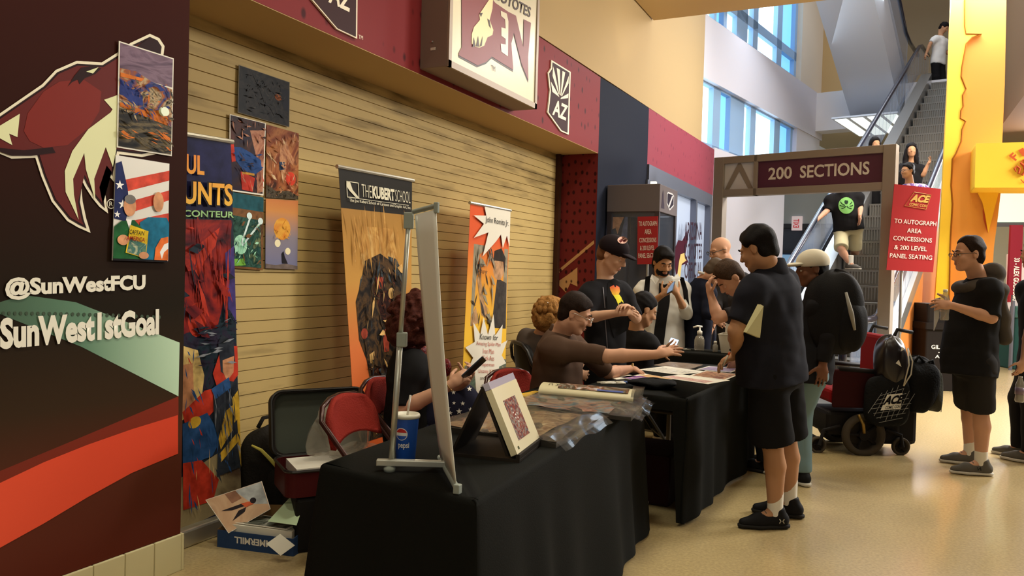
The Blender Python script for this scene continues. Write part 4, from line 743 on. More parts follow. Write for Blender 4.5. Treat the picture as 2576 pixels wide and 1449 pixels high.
# black cloth bag slumped on the corner
def lump(name, label, cat, c, size, m, seed, amp=.12, rotz=0, nu=28, nv=16, parent=None, squash=1.0, **kw):
    b = MB(); R = Matrix.Rotation(rotz, 3, 'Z'); vs = []; fs = []; rs = random.Random(seed); ph = [rs.uniform(0, 6) for _ in range(8)]
    for j in range(nv + 1):
        th = math.pi * j / nv
        for i in range(nu):
            a = 2 * math.pi * i / nu; d = 1 + amp * (math.sin(3 * a + ph[0] + 2 * th) * .5 + math.sin(5 * a + ph[1] - 3 * th) * .35 + math.sin(8 * a + ph[2]) * .2 + math.sin(4 * th + ph[3]) * .3)
            x, y, z = math.sin(th) * math.cos(a), math.sin(th) * math.sin(a), math.cos(th)
            sgn = lambda q: math.copysign(abs(q) ** squash, q)
            vs.append(V(c) + R @ V((sgn(x) * size[0] * d, sgn(y) * size[1] * d, max(-size[2] * .98, sgn(z) * size[2] * d))))
    for j in range(nv):
        for i in range(nu): fs.append((j * nu + i, (j + 1) * nu + i, (j + 1) * nu + (i + 1) % nu, j * nu + (i + 1) % nu))
    b.add(vs, fs); crk = name == 'plastic_bag'; o = b.build(name, m, parent, smooth=not crk, label=label, cat=cat, **kw)
    if not crk: md = o.modifiers.new('sub', 'SUBSURF'); md.levels = 1; md.render_levels = 1
    return o
m_blkfab = mat('black_fabric', (26, 26, 27), .8, bump=(60, .3))
lump('cloth_bag', 'crumpled black cloth bag on the near corner of the second table', 'bag', (-1.28, 4.72, .775), (.15, .12, .03), m_blkfab, 3, .16, .4)
# things on the crosswise table
c = V((-1.54, 7.22, .755)); sb = thing('sanitizer_bottle', c, 'clear pump bottle of hand sanitizer on the crosswise table', 'bottle')
m_gel = mat('clear_gel', (176, 170, 156), .1, alpha=.5, coat=1); m_wp = mat('white_plastic', (228, 224, 212), .4)
MB().lathe([(.04, 0), (.046, .01), (.046, .10), (.036, .13), (.018, .145), (.018, .15)], c, n=24).build('bottle_body', m_gel, sb, smooth=True)
MB().lathe([(.024, .148), (.024, .18), (.012, .188), (.008, .19), (.008, .22)], c, n=18).build('pump_collar', m_wp, sb, smooth=True)
b = MB(); b.tube([c + V((.02, .01, .222)), c + V((-.02, -.01, .226)), c + V((-.055, -.03, .214))], .009, 8); b.build('pump_head', m_wp, sb, smooth=True)
c = V((-1.39, 7.2, .755)); t = thing('small_bottle', c, 'small clear bottle with white cap between sanitizer and plastic tub', 'bottle')
MB().lathe([(.022, 0), (.024, .006), (.024, .06), (.012, .075)], c, n=18).build('bottle_body', m_gel, t, smooth=True); MB().lathe([(.015, .07), (.015, .095), (.012, .1)], c, n=16).build('cap', m_wp, t, smooth=True)
c = V((-1.22, 7.22, .755)); t = thing('plastic_tub', c, 'translucent plastic tub with its lid standing open on the crosswise table', 'tub')
b = MB(); lo = [(-.1, -.1), (.1, -.1), (.1, .1), (-.1, .1)]
m_tub = mat('translucent_plastic', (206, 198, 180), .25, alpha=.6, coat=.5)
for i in range(4):
    a, e = lo[i], lo[(i + 1) % 4]; b.quad(c + V((a[0], a[1], .004)), c + V((e[0], e[1], .004)), c + V((e[0] * 1.25, e[1] * 1.25, .17)), c + V((a[0] * 1.25, a[1] * 1.25, .17)))
b.quad(*[c + V((x, y, .004)) for x, y in lo]); b.build('tub_body', m_tub, t, solid=.003)
b = MB(); b.tube([c + V((x * 1.26, y * 1.26, .17)) for x, y in lo], .006, 6, closed=True); b.build('tub_rim', m_tub, t)
b = MB(); b.box(c + V((.02, .15, .26)), (.27, .008, .2), Matrix.Rotation(-.12, 3, 'X')); b.build('lid', mat('tub_lid', (186, 178, 166), .35), t, bevel=.003)
lump('tissue_pack', 'crumpled white wrapper inside the plastic tub', 'wrapper', c + V((.03, 0, .08)), (.07, .06, .06), m_paper, 5, .2)
c = V((-1.12, 7.30, .755)); t = thing('water_bottle', c, 'clear water bottle behind the plastic tub', 'bottle')
MB().lathe([(.03, 0), (.033, .01), (.031, .08), (.034, .1), (.031, .15), (.033, .2), (.014, .25), (.013, .262)], c, n=20).build('bottle_body', m_gel, t, smooth=True); MB().lathe([(.015, .255), (.015, .278), (.012, .28)], c, n=14).build('cap', m_wp, t, smooth=True)
c = V((-1.70, 7.2, .757)); t = thing('key_bunch', c, 'bunch of keys beside the sanitizer bottle', 'keys')
for k, a in enumerate((.3, 1.2, -.4)):
    d = V((math.cos(a), math.sin(a), 0)); b = MB(); b.lathe([(.014, -.0015), (.014, .0015)], c + d * .03 + V((0, 0, .004 * k)), n=12); b.box(c + d * .06 + V((0, 0, .004 * k)), (.05, .008, .003), Matrix.Rotation(a, 3, 'Z')); b.build('key', m_pen, t)
MB().tube([c + V((.018 * math.cos(i * math.pi / 6), .018 * math.sin(i * math.pi / 6), .004)) for i in range(12)], .0015, 6, closed=True).build('key_ring', m_pen, t)
t = flat('tablet_computer', 'thin white tablet lying at the left end of the crosswise table', 'tablet', [(-2.1, 7.20), (-1.86, 7.20), (-1.86, 7.36), (-2.1, 7.36)], m_wp, h=.012, z=.756)
# under the second table
b = MB(); b.box((-1.35, 5.0, .16), (.36, .5, .32)); o = b.build('case', mat('dark_red_case', (46, 22, 22), .5), bevel=.02, label='dark case standing under the second table', cat='case')
# ---------------------------------------------------------------- suitcase, backpack and paper box at the left
c = V((-2.63, 3.28, .285)); sc_ = thing('suitcase', c, 'open black suitcase with maroon lower shell behind the nearest red chair', 'suitcase')
yaw = math.radians(-36); Rz = Matrix.Rotation(yaw, 3, 'Z')
def sg2(x, y, z): return c + Rz @ V((x, y, z))
def rrect(hx, hy, r, n=6):
    o = []
    for cx_, cy_, a in ((hx - r, hy - r, 0), (-hx + r, hy - r, 1), (-hx + r, -hy + r, 2), (hx - r, -hy + r, 3)):
        o += [(cx_ + r * math.cos((a + i / n) * math.pi / 2), cy_ + r * math.sin((a + i / n) * math.pi / 2)) for i in range(n + 1)]
    return o
RR = rrect(.175, .26, .06)
m_mar2 = mat('maroon_shell', (74, 26, 26), .45); m_sc = mat('suitcase_black', (40, 36, 33), .6); m_lin = mat('suitcase_lining', (72, 76, 68), .6)
b = MB(); n = len(RR); vs = [sg2(x, y, 0) for x, y in RR] + [sg2(x, y, .13) for x, y in RR] + [sg2(x * .95, y * .96, .13) for x, y in RR] + [sg2(x * .95, y * .96, .02) for x, y in RR]
fs = [tuple(range(n - 1, -1, -1))] + [(k * n + i, k * n + (i + 1) % n, (k + 1) * n + (i + 1) % n, (k + 1) * n + i) for k in range(3) for i in range(n)] + [tuple(range(3 * n, 4 * n))]
b.add(vs, fs); b.build('lower_shell', m_mar2, sc_, smooth=False)
tl_ = math.radians(78)
def lid(x, y, z): # lid hinged along x=-.2
    xx = (x + .175); return sg2(-.18 + math.cos(tl_) * xx * .0 - math.sin(math.radians(12)) * xx - z * math.cos(math.radians(12)), y, .13 + math.cos(math.radians(12)) * xx - z * math.sin(math.radians(12)))
vs = [lid(x, y, .09) for x, y in RR] + [lid(x, y, 0) for x, y in RR] + [lid(x * .93, y * .94, 0) for x, y in RR] + [lid(x * .93, y * .94, .07) for x, y in RR]
b = MB(); b.add(vs, fs[:-1]); b.build('lid', m_sc, sc_)
b = MB(); b.poly([lid(x * .93, y * .94, .05) for x, y in RR]); b.build('lining', m_lin, sc_)
b = MB(); b.tube([lid(x, y, .0) for x, y in RR], .008, 6, closed=True); b.tube([sg2(x, y, .13) for x, y in RR], .008, 6, closed=True); b.build('zip_edge', mat('zip_black', (26, 22, 20), .4), sc_)
pm_ = sg2(.02, -.02, .10); t = flat('paper_stack', 'stack of white paper sheets in the open suitcase', 'paper', [tuple(sg2(x, y, 0)[:2]) for x, y in ((-.13, -.2), (.12, -.2), (.12, .16), (-.13, .16))], m_paper, h=.05, z=pm_.z - .02)
m_bag = mat('clear_bag', (190, 182, 164), .08, alpha=.30, coat=1)
lump('plastic_bag', 'crinkled clear plastic bag standing in the open suitcase', 'plastic bag', sg2(-.03, .06, .27), (.08, .15, .13), m_bag, 9, .34, yaw, 22, 12, squash=.8)
lump('plastic_bag', 'flattened clear plastic bag drooping over the front of the suitcase', 'plastic bag', sg2(.09, .12, .18), (.09, .13, .05), m_bag, 11, .34, yaw, 22, 12)
# backpack
m_bp = mat('backpack_black', (34, 31, 28), .75, bump=(80, .3)); c = V((-3.19, 3.44, 0)); bp = thing('backpack', c, 'black backpack with pale yellow piping slumped by the shutter', 'backpack')
lump('bag_body', None, None, c + V((0, 0, .25)), (.14, .19, .26), m_bp, 21, .07, .3, parent=bp, squash=.7)
lump('front_pocket', None, None, c + V((.13, -.02, .17)), (.08, .16, .15), m_bp, 22, .07, .3, parent=bp, squash=.7)
b = MB(); b.tube([c + V(p) for p in ((.05, -.20, .44), (.11, -.19, .42), (.16, -.16, .36), (.20, -.11, .28), (.22, -.07, .18), (.21, -.04, .10))], [.006, .009, .011, .011, .009, .006], 8); b.build('piping', mat('piping_yellow', (206, 196, 96), .6), bp, smooth=True)
b = MB(); b.tube([c + V(p) for p in ((-.06, -.04, .5), (-.06, .0, .55), (-.06, .08, .55), (-.06, .12, .5))], .012, 8); b.build('carry_loop', m_bp, bp, smooth=True)
# reclosed ream box used as a tray
bl, br = V((-2.974 + .02, 2.913, 0)), V((-2.606, 2.986, 0)); dx = (br - bl); Lb = .43; dx.normalize(); dy = V((-dx.y, dx.x, 0)); bl = br - dx * Lb
bx = thing('paper_box', (bl + br) / 2, 'navy blue paper box with upside-down lettering on the floor by the banner', 'box')
def bq(x, y, z): return bl + dx * x + dy * y + V((0, 0, z))
m_box = mat('box_navy', (44, 66, 104), .6); m_kraft = mat('box_kraft', (128, 98, 62), .7)
for nm, q, m in (('front_wall', [bq(0, 0, 0), bq(Lb, 0, 0), bq(Lb, 0, .088), bq(0, 0, .088)], m_box), ('rear_wall', [bq(0, .2, 0), bq(Lb, .2, 0), bq(Lb, .2, .20), bq(0, .2, .16)], m_kraft), ('side_wall', [bq(0, 0, 0), bq(0, .2, 0), bq(0, .2, .12), bq(0, 0, .09)], m_kraft), ('side_wall', [bq(Lb, 0, 0), bq(Lb, .2, 0), bq(Lb, .2, .12), bq(Lb, 0, .09)], m_box), ('bottom', [bq(0, 0, .004), bq(Lb, 0, .004), bq(Lb, .2, .004), bq(0, .2, .004)], m_kraft)):
    MB().quad(*q).build(nm, m, bx, solid=.004)
text('HAMMERMILL', bq(Lb * .87, -.004, .066), dx * (-Lb * .64), V((0, 0, -.034)), m_wp, bx, 'lettering', .03)
text('premium paper', bq(Lb * .62, -.004, .028), dx * (-Lb * .2), V((0, 0, -.007)), m_wp, bx, 'lettering') if False else None
for i in range(3):
    b = MB(); z0 = .01 + i * .036; b.prism([bq(.05 + .01 * i, .02, z0), bq(Lb - .02, .015, z0), bq(Lb - .03, .18, z0), bq(.06, .19, z0)], (0, 0, .034)); b.build('paper_stack', mat('stack_white', (226, 222, 206), .5), bevel=.002, label=('lowest thick stack of white prints inside the paper box', 'middle stack of white prints inside the paper box', 'topmost stack of white prints inside the paper box')[i], cat='paper', group='print stacks in the paper box')
flat('art_print', 'grey and white ink print on top of the paper box stacks', 'print', [tuple(bq(x, y, 0)[:2]) for x, y in ((.1, .185), (.4, .175), (.38, .02), (.08, .03))], m_paper, [(1, RECT(.05, .05, .95, .95))], [art('ink_greywash', [(226, 222, 210), (120, 124, 112), (60, 66, 60), (210, 206, 190)], 8, 2)], z=.121)
tq = [atD(659, 1211, 4.12), atD(681, 1281, 4.06), atD(575, 1342, 3.93), atD(517, 1258, 4.02)]
tq = [tq[3], tq[0], tq[1], tq[2]]; nrm = (tq[1] - tq[0]).cross(tq[3] - tq[0]).normalized(); tq[2] = onP(681, 1281, tq[0], nrm); nrm = nrm if nrm.dot(CAMP - tq[0]) > 0 else -nrm
poster('art_print', 'glossy tan print with an orange and black shape tilted in the paper box', 'print', tq, [m_paper, art('ink_sand', [(190, 150, 116), (206, 170, 136), (170, 130, 100)], 5, 1, rough=.12), mat('ink_greyblue', (176, 178, 176), .15), mat('ink_coral', (196, 92, 56), .3), mat('ink_coal', (44, 36, 38), .3), mat('ink_brownblock', (140, 100, 78), .3)],
    [(1, RECT(.01, .01, .99, .99)), (2, [(.5, .02), (.98, .02), (.98, .8), (.7, .6)]), (5, [(.33, .02), (.52, .02), (.56, .3), (.36, .34)]), (4, [(.12, .42), (.5, .45), (.55, .55), (.3, .52)]), (4, [(.2, .78), (.4, .6), (.56, .6), (.5, .7)]), (3, [(.5, .44), (.7, .5), (.72, .6), (.55, .6)]), (4, el(.73, .5, .06, .09))], .003, None, nrm)
gq = [atD(735, 1246, 4.0), atD(772, 1246, 3.97), atD(746, 1322, 3.86), atD(674, 1312, 3.92)]; nrm = (gq[1] - gq[0]).cross(gq[3] - gq[0]).normalized(); gq[2] = onP(746, 1322, gq[0], nrm); nrm = nrm if nrm.dot(CAMP - gq[0]) > 0 else -nrm
poster('folded_paper', 'pale green signed sheet leaning out of the paper box', 'paper', gq, [mat('paper_green', (196, 220, 180), .6), mat('paper_green_dark', (150, 172, 134), .6)], [(1, [(0, .28), (1, .2), (1, .3), (0, .33)])], .002, None, nrm)
pq_ = [atD(705, 1343, 3.80), atD(742, 1372, 3.78), atD(706, 1398, 3.76), atD(670, 1368, 3.78)]; nrm = (pq_[1] - pq_[0]).cross(pq_[3] - pq_[0]).normalized(); nrm = nrm if nrm.dot(CAMP - pq_[0]) > 0 else -nrm; pq_[2] = onP(706, 1398, pq_[0], nrm)
poster('paper_tag', 'small white card hanging over the front of the navy paper box', 'card', pq_, [mat('card_white', (226, 222, 206), .5)], [], .002, None, nrm)
# ================================================================== FARTHER THINGS
# overhead portal sign
pf0, pf1 = V((-2.03, 10.50, 0)), V((0.0, 10.0, 0)); du = (pf1 - pf0); Lf = du.length; du.normalize(); nf = V((du.y, -du.x, 0)); Rp = Matrix((du, -nf, Zv)).transposed()
ps = thing('portal_sign', (pf0 + pf1) / 2, 'wide portal sign with purple header and white lettering in front of the escalator', 'sign')
m_port = mat('portal_taupe', (148, 138, 128), .5, .2)
def pq(x, y, z): return pf0 + du * x + nf * y + V((0, 0, z))
zb, zt = 2.50, 3.02
for x in (0, Lf):
    b = MB(); b.box(pq(x, 0, zt / 2), (.14, .14, zt), Rp); b.build('post', m_port, ps, bevel=.006)
b = MB(); b.box(pq(Lf / 2, 0, zt - .045), (Lf, .13, .09), Rp); b.box(pq(Lf / 2, 0, zb + .045), (Lf, .13, .09), Rp); b.box(pq(.50, 0, (zb + zt) / 2), (.05, .13, zt - zb), Rp); b.build('header_frame', m_port, ps, bevel=.004)
b = MB(); b.box(pq((.525 + Lf - .07) / 2, 0, (zb + zt) / 2), (Lf - .595, .06, zt - zb - .18), Rp); b.build('lettered_panel', mat('sign_purple', (82, 34, 62), .4), ps)
text('200', pq(.66, .034, zb + .19), du * .30, V((0, 0, .155)), mat('sign_silver', (220, 214, 206), .4), ps, 'lettering', .022); text('SECTIONS', pq(1.06, .034, zb + .19), du * (Lf - 1.28), V((0, 0, .155)), mat('sign_silver', (220, 214, 206), .4), ps, 'lettering', .022)
b = MB(); b.box(pq(.27, 0, (zb + zt) / 2), (.41, .05, zt - zb - .18), Rp); b.build('arrow_panel', mat('sign_pale', (206, 206, 212), .5), ps)
b = MB(); b.poly([pq(x, .03, z) for x, z in ((.075, zb + .09), (.25, zt - .09), (.29, zt - .09), (.465, zb + .09), (.40, zb + .09), (.27, zt - .2), (.14, zb + .09))]); b.build('arrow', m_port, ps)
# placard signs on stands
m_red = mat('placard_red', (158, 46, 48), .5); m_plt = mat('placard_lettering', (226, 206, 196), .5)
def placard(label, tl, tr, br, bl, logo, polex, h0=0.0):
    t = thing('placard_sign', V((((bl + br) / 2).x, ((bl + br) / 2).y, 0)), label, 'sign')
    n_ = (tr - tl).cross(bl - tl).normalized(); n_ = n_ if n_.dot(CAMP - tl) > 0 else -n_
    b = MB(); b.prism([tl, bl, br, tr], -n_ * .008); b.build('board', m_red, t)
    def P(u, v): return bil([tl, tr, br, bl], u, v) + n_ * .004
    for s, v, u0, u1 in (('TO AUTOGRAPH', .45, .07, .97), ('AREA', .55, .36, .67), ('CONCESSIONS', .65, .08, .91), ('& 200 LEVEL', .755, .12, .82), ('PANEL SEATING', .855, .04, .95)):
        p0 = P(u0, v); text(s, p0, P(u1, v) - p0, P(u0, v - .052) - p0, m_plt, t, 'lettering', .014)
    if logo:
        m_gold = mat('logo_gold', (206, 164, 80), .4); p0 = P(.36, .185); text('ACE', p0, P(.74, .185) - p0, P(.42, .095) - p0, m_gold, t, 'emblem_lettering', .05)
        p0 = P(.35, .232); text('COMIC CON', p0, P(.72, .237) - p0, P(.36, .2) - p0, m_gold, t, 'emblem_lettering', .02)
        b = MB(); b.tube([P(u, v) for u, v in ((.26, .24), (.44, .07), (.80, .085), (.72, .26))], .003, 5, closed=True); b.build('emblem_border', m_gold, t)
    pc = bl.lerp(br, polex) - n_ * .032; b = MB(); b.tube([V((pc.x, pc.y, .02)), pc + V((0, 0, .5))], .016, 8); b.build('pole', mat('pole_grey', (150, 146, 140), .4, .5), t, smooth=True)
    b = MB(); b.lathe([(.17, 0), (.17, .012), (.03, .025)], (pc.x, pc.y, 0), n=24); b.build('base_plate', mat('pole_grey', (150, 146, 140), .4, .5), t, smooth=True)
placard('red placard with gold emblem on a pole, right of the portal sign', atD(2250, 463, 8.62), atD(2367, 475, 8.6), atD(2347, 685, 8.6), atD(2230, 679, 8.62), True, .36)
# kiosk in the corner by the navy wall
ky, kx0, kx1, kyb = 8.532, -2.93, -2.31, 9.33
kk = thing('display_kiosk', ((kx0 + kx1) / 2, 8.93, 0), 'grey-topped glass display kiosk against the navy wall', 'kiosk'); m_kg = mat('kiosk_grey', (104, 96, 98), .5); m_kd = mat('kiosk_dark', (52, 46, 52), .4)
MB().box2((kx0, ky, 2.155), (kx1, kyb, 2.465)).build('header', m_kg, kk, bevel=.006)
MB().box2((kx0 + .02, ky + .02, 0), (kx1 - .02, kyb - .02, .8)).build('lower_cabinet', m_kd, kk, bevel=.006)
for x in (kx0 + .03, kx1 - .03):
    for y in (ky + .03, kyb - .03): MB().box((x, y, 1.475), (.05, .05, 1.36)).build('corner_post', m_kd, kk)
MB().box2((kx0 + .05, kyb - .03, .8), (kx1 - .05, kyb - .01, 2.15)).build('rear_panel', mat('kiosk_panel_blue', (66, 72, 90), .4), kk)
m_kgl = mat('kiosk_glass', (120, 130, 150), .05, alpha=.16, coat=1)
MB().box2((kx0 + .055, ky + .02, .8), (kx1 - .055, ky + .026, 2.15)).build('front_glass', m_kgl, kk)
MB().box2((kx1 - .03, ky + .055, .8), (kx1 - .024, kyb - .055, 2.15)).build('side_glass', m_kgl, kk)
pt = poster('poster', 'small poster with orange and dark shapes inside the kiosk', 'poster', [V((kx0 + .06, ky + .05, 2.1)), V((kx0 + .24, ky + .05, 2.1)), V((kx0 + .24, ky + .05, 1.2)), V((kx0 + .06, ky + .05, 1.2))], [mat('ink_slate', (50, 52, 66), .4), mat('ink_peach', (200, 150, 110), .4), mat('ink_blueshade', (86, 100, 140), .4)], [(1, [(0, 0), (.75, 0), (.5, .12), (.35, .22), (.2, .14), (0, .16)]), (2, [(.8, 0), (1, 0), (1, .4), (.55, .3)])], out=V((0, -1, 0)))
b = MB(); b.box2((kx1 - .012, ky + .24, 2.2), (kx1 - .001, ky + .25, 2.43)); b.build('header_line', m_kd, kk)
b = MB(); xx = kx1 + .002
b.poly([V((xx, ky + y, z)) for y, z in ((.05, 2.2), (.2, 2.2), (.19, 2.25), (.16, 2.3), (.15, 2.36), (.12, 2.41), (.09, 2.35), (.08, 2.28))]); b.build('cup_emblem', mat('emblem_dim', (66, 58, 70), .5), kk)
b = MB(); sh_ = [(.34, 2.41), (.54, 2.41), (.62, 2.39), (.62, 2.27), (.44, 2.2), (.30, 2.27), (.30, 2.39)]
b.poly([V((xx, ky + y + .0, z)) for y, z in sh_], 0); b.poly([V((xx + .001, ky + y, z)) for y, z in inset(sh_, .018)], 1); b.poly([V((xx + .002, ky + y, z)) for y, z in ((.36, 2.24), (.42, 2.24), (.58, 2.38), (.52, 2.38))], 0); b.build('shield_emblem', [mat('emblem_silver', (206, 204, 206), .4), mat('emblem_black', (50, 44, 56), .5)], kk)
MB().box2((kx1 - .2, ky + .3, 2.465), (kx1 - .14, ky + .36, 2.53)).build('lamp', mat('kiosk_lamp_glow', (255, 236, 180), .4, emit=2.5), kk)
placard('red placard without emblem standing in front of the kiosk', onY(1606, 500, 8.45), onY(1656, 500, 8.45), onY(1656, 663, 8.45), onY(1604, 664, 8.45), False, .5) if False else None
tl, tr, br, bl = [onY(x, y, 8.47) for x, y in ((1604, 545), (1655, 544), (1653, 664), (1603, 665))]
t = thing('placard_sign', V((tl.x, 8.47, 0)), 'red placard without emblem standing in front of the kiosk', 'sign'); b = MB(); b.prism([tl, bl, br, tr], (0, .008, 0)); b.build('board', m_red, t)
for s, v, u0, u1 in (('TO AUTOGRAPH', .2, .06, .97), ('AREA', .37, .36, .7), ('CONCESSIONS', .545, .1, .95), ('& 200 LEVEL', .71, .14, .86), ('PANEL SEATING', .87, .06, 1.0)):
    P = lambda u, v: bil([tl, tr, br, bl], u, v) + V((0, -.004, 0)); p0 = P(u0, v); text(s, p0, P(u1, v) - p0, P(u0, v - .1) - p0, m_plt, t, 'lettering', .014)
b = MB(); c = (bl + br) / 2; b.tube([V((c.x, 8.49, .02)), V((c.x, 8.49, c.z + .1))], .014, 8); b.build('pole', mat('pole_grey', (150, 146, 140), .4, .5), t); MB().lathe([(.15, 0), (.15, .012), (.03, .022)], (c.x, 8.49, 0), n=20).build('base_plate', mat('pole_grey', (150, 146, 140), .4, .5), t)
# ---------------------------------------------------------------- escalator
E0 = V((-1.155, 10.307, 0)); TAN = math.tan(math.radians(30))
def eq(s, o, z): return E0 + Ev * s + Nv * o + V((0, 0, z))
def ez(s): return max(0.0, min(s, 10.4)) * TAN
es = thing('escalator', E0 + V((0, 0, 0)), 'long escalator with grey steps rising away behind the portal sign', 'escalator')
m_step = mat('step_grey', (118, 116, 110), .45, .5); m_steel = mat('escalator_steel', (176, 174, 170), .28, .75); m_rail = mat('handrail_black', (30, 34, 52), .25, coat=.6); m_glass = mat('balustrade_glass', (150, 170, 200), .08, alpha=.3, coat=1)
for k in range(26):
    s = k * .4 - .0; z = ez(s) + .0; b = MB()
    b.box(eq(s + .2, .5, z + .115 + .085), (.98, .4, .03), RE)
    for j in range(24): b.box(eq(s + .005, .5 - .47 + j * .0409, z + .115), (.02, .012, .2), RE)
    b.box(eq(s + .016, .5, z + .10), (.98, .006, .22), RE)
    b.build('step', m_step, es)
def loftpath(o, h, s0=-1.2, s1=11.5, z2=None):
    pts = []
    for i in range(41):
        s = s0 + (s1 - s0) * i / 40; pts.append(eq(s, o, ez(s) + h))
    return pts
for o, oo in ((-.02, -.24), (1.02, 1.16)):
    lo_ = min(o, oo); hi_ = max(o, oo)
    b = MB(); a = loftpath(o, .34); c = loftpath(oo, .34); d = loftpath(oo, .12); e = loftpath(o, -.2)
    for i in range(40): b.quad(a[i], a[i + 1], c[i + 1], c[i]); b.quad(c[i], c[i + 1], d[i + 1], d[i]); b.quad(e[i], e[i + 1], a[i + 1], a[i])
    b.build('deck', m_steel, es, smooth=False)
    oc = -.30 if oo < 0 else (o + oo) / 2; b = MB(); a = loftpath(oc, .34); c = loftpath(oc, .98)
    for i in range(40): b.quad(a[i], a[i + 1], c[i + 1], c[i])
    b.build('balustrade_glass', m_glass, es, solid=.012)
    b = MB(); P = loftpath(oc, 1.0); st = P[0]; nose = [st - Ev * (.33 * math.sin(a)) + V((0, 0, -.33 + .33 * math.cos(a))) for a in [math.pi * i / 10 for i in range(1, 11)]]
    b.tube(list(reversed(nose)) + P, .042, 10); b.build('handrail', m_rail, es, smooth=True)
    ok = oo + (.01 if oo > 0 else -.01); b = MB(); a = loftpath(oo, .12); c = [V((p.x, p.y, max(0, p.z - 1.35))) for p in a]
    for i in range(40): b.quad(a[i], a[i + 1], c[i + 1], c[i])
    b.build('side_cladding', mat('orange_cladding', (196, 120, 56), .4) if oo > 0 else m_steel, es)
b = MB(); b.prism([eq(-1.3, -.27, 0), eq(0, -.27, 0), eq(0, 1.16, 0), eq(-1.3, 1.16, 0)], (0, 0, .02)); b.build('floor_plate', m_steel, es)
b = MB(); b.prism([eq(0, -.2, -.0), eq(10.4, -.2, 10.4 * TAN - .4), eq(11.6, -.2, 10.4 * TAN - .4), eq(11.6, -.2, 10.4 * TAN - 1.0), eq(10.2, -.2, 10.4 * TAN - 1.2), eq(1.6, -.2, 0)], Nv * 1.3); b.build('truss', m_steel, es)
# second escalator crossing overhead
B2 = atD(2266, 287, 17.9); B1 = B2 - Nv * 1.08; up = (-Ev * math.cos(math.radians(30)) + V((0, 0, .5))); wd = Nv * 1.08
e2 = thing('escalator', B1, 'second escalator overhead seen from below as a broad grey panel', 'escalator'); LL = 8.5
th_ = (Ev * .5 + V((0, 0, math.cos(math.radians(30))))) * .9
b = MB(); b.prism([B1, B1 + up * LL, B1 + up * LL + th_, B1 + th_ + Ev * .5], wd); b.prism([B1, B1 + th_, B1 + th_ + Ev * 1.5, B1 + Ev * 1.5], wd); b.build('underside', mat('underside_grey', (190, 190, 194), .4, .3), e2)
g0 = B1 + wd + th_; g1 = g0 + up * LL; hb = V((0, 0, 1.0)); b = MB(); b.quad(g0, g1, g1 + hb, g0 + hb); b.build('balustrade_glass', m_glass, e2, solid=.012)
b = MB(); b.tube([g0 + Ev * 1.4 + hb, g0 + hb * 1.05 + Ev * .25, g0 + hb + up * .3, g1 + hb], .045, 10); b.build('handrail', m_rail, e2, smooth=True)
# ---------------------------------------------------------------- yellow kiosk arch, waste bin, distant panels
yk_ = 12.55
ka = thing('kiosk_arch', (1.05, yk_ + .2, 0), 'tall yellow and orange kiosk arch with red lettered beam at the right', 'kiosk')
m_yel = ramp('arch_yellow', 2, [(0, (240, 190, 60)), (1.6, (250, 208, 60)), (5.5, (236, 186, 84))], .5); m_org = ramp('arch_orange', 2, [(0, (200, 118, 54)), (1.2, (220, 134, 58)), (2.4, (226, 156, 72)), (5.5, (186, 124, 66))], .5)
def yq(pts, y): return [onY(px, py, y) for px, py in pts]
def d23(p): return [(2350 + x / 2.337, y / 2.337) for x, y in p]
left = [(2396, -120), (2393, 0), (2385, 200), (2378, 330), (2372, 450), (2362, 620), (2352, 760), (2344, 880), (2340, 978)]
wav = d23([(180, -280), (180, 0), (180, 150), (188, 198), (280, 200), (225, 218), (190, 255), (165, 390), (160, 450), (188, 522), (168, 560), (172, 625), (158, 650), (155, 695), (186, 712), (165, 760), (160, 830), (130, 900), (108, 935), (100, 1090), (108, 1200), (100, 1330), (95, 1449)]) + [(2388, 760), (2384, 978)]
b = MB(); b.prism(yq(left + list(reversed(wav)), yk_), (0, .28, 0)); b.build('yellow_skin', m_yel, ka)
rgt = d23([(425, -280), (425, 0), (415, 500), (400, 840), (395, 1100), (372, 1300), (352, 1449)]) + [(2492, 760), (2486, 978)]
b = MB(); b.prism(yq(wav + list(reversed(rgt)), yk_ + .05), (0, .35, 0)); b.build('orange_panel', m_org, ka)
b = MB(); b.poly(yq(d23([(330, 1105), (344, 1150), (335, 1220), (318, 1330), (312, 1370), (290, 1290), (285, 1240), (300, 1180)]), yk_ + .04)); b.build('flame_shape', mat('flame_red', (196, 90, 50), .5), ka)
b = MB(); b.tube(yq(wav[1:], yk_ - .002), .012, 6); b.build('wavy_edge', mat('edge_brown', (150, 90, 30), .5), ka)
ybm = 11.9; q = [onY(x, y, ybm) for x, y in ((2455, 361), (2760, 352), (2760, 472), (2452, 472))]
b = MB(); b.prism([q[0], q[3], q[2], q[1]], (0, .75, 0)); b.build('lettered_beam', m_yel, ka, bevel=.02)
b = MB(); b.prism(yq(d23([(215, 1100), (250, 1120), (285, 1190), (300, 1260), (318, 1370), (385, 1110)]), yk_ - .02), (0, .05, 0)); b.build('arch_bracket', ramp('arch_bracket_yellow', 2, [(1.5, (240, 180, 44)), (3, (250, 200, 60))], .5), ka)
m_fr_ = mat('arch_red', (196, 90, 50), .5)
for i, ch in enumerate('FIREBALL'):
    a = math.radians(133 - i * 14.0); cx, cy, rx, ry = 2628, 452, 125, 88
    p = lambda rr: onY(cx + rx * rr * math.cos(a), cy - ry * rr * math.sin(a), ybm - .012)
    bs_, tp_ = p(.80), p(1.0); upv = tp_ - bs_; rv = V((upv.z, 0, -upv.x)) * .62; text(ch, bs_ - rv * .5, rv, upv, m_fr_, ka, 'lettering', .03)
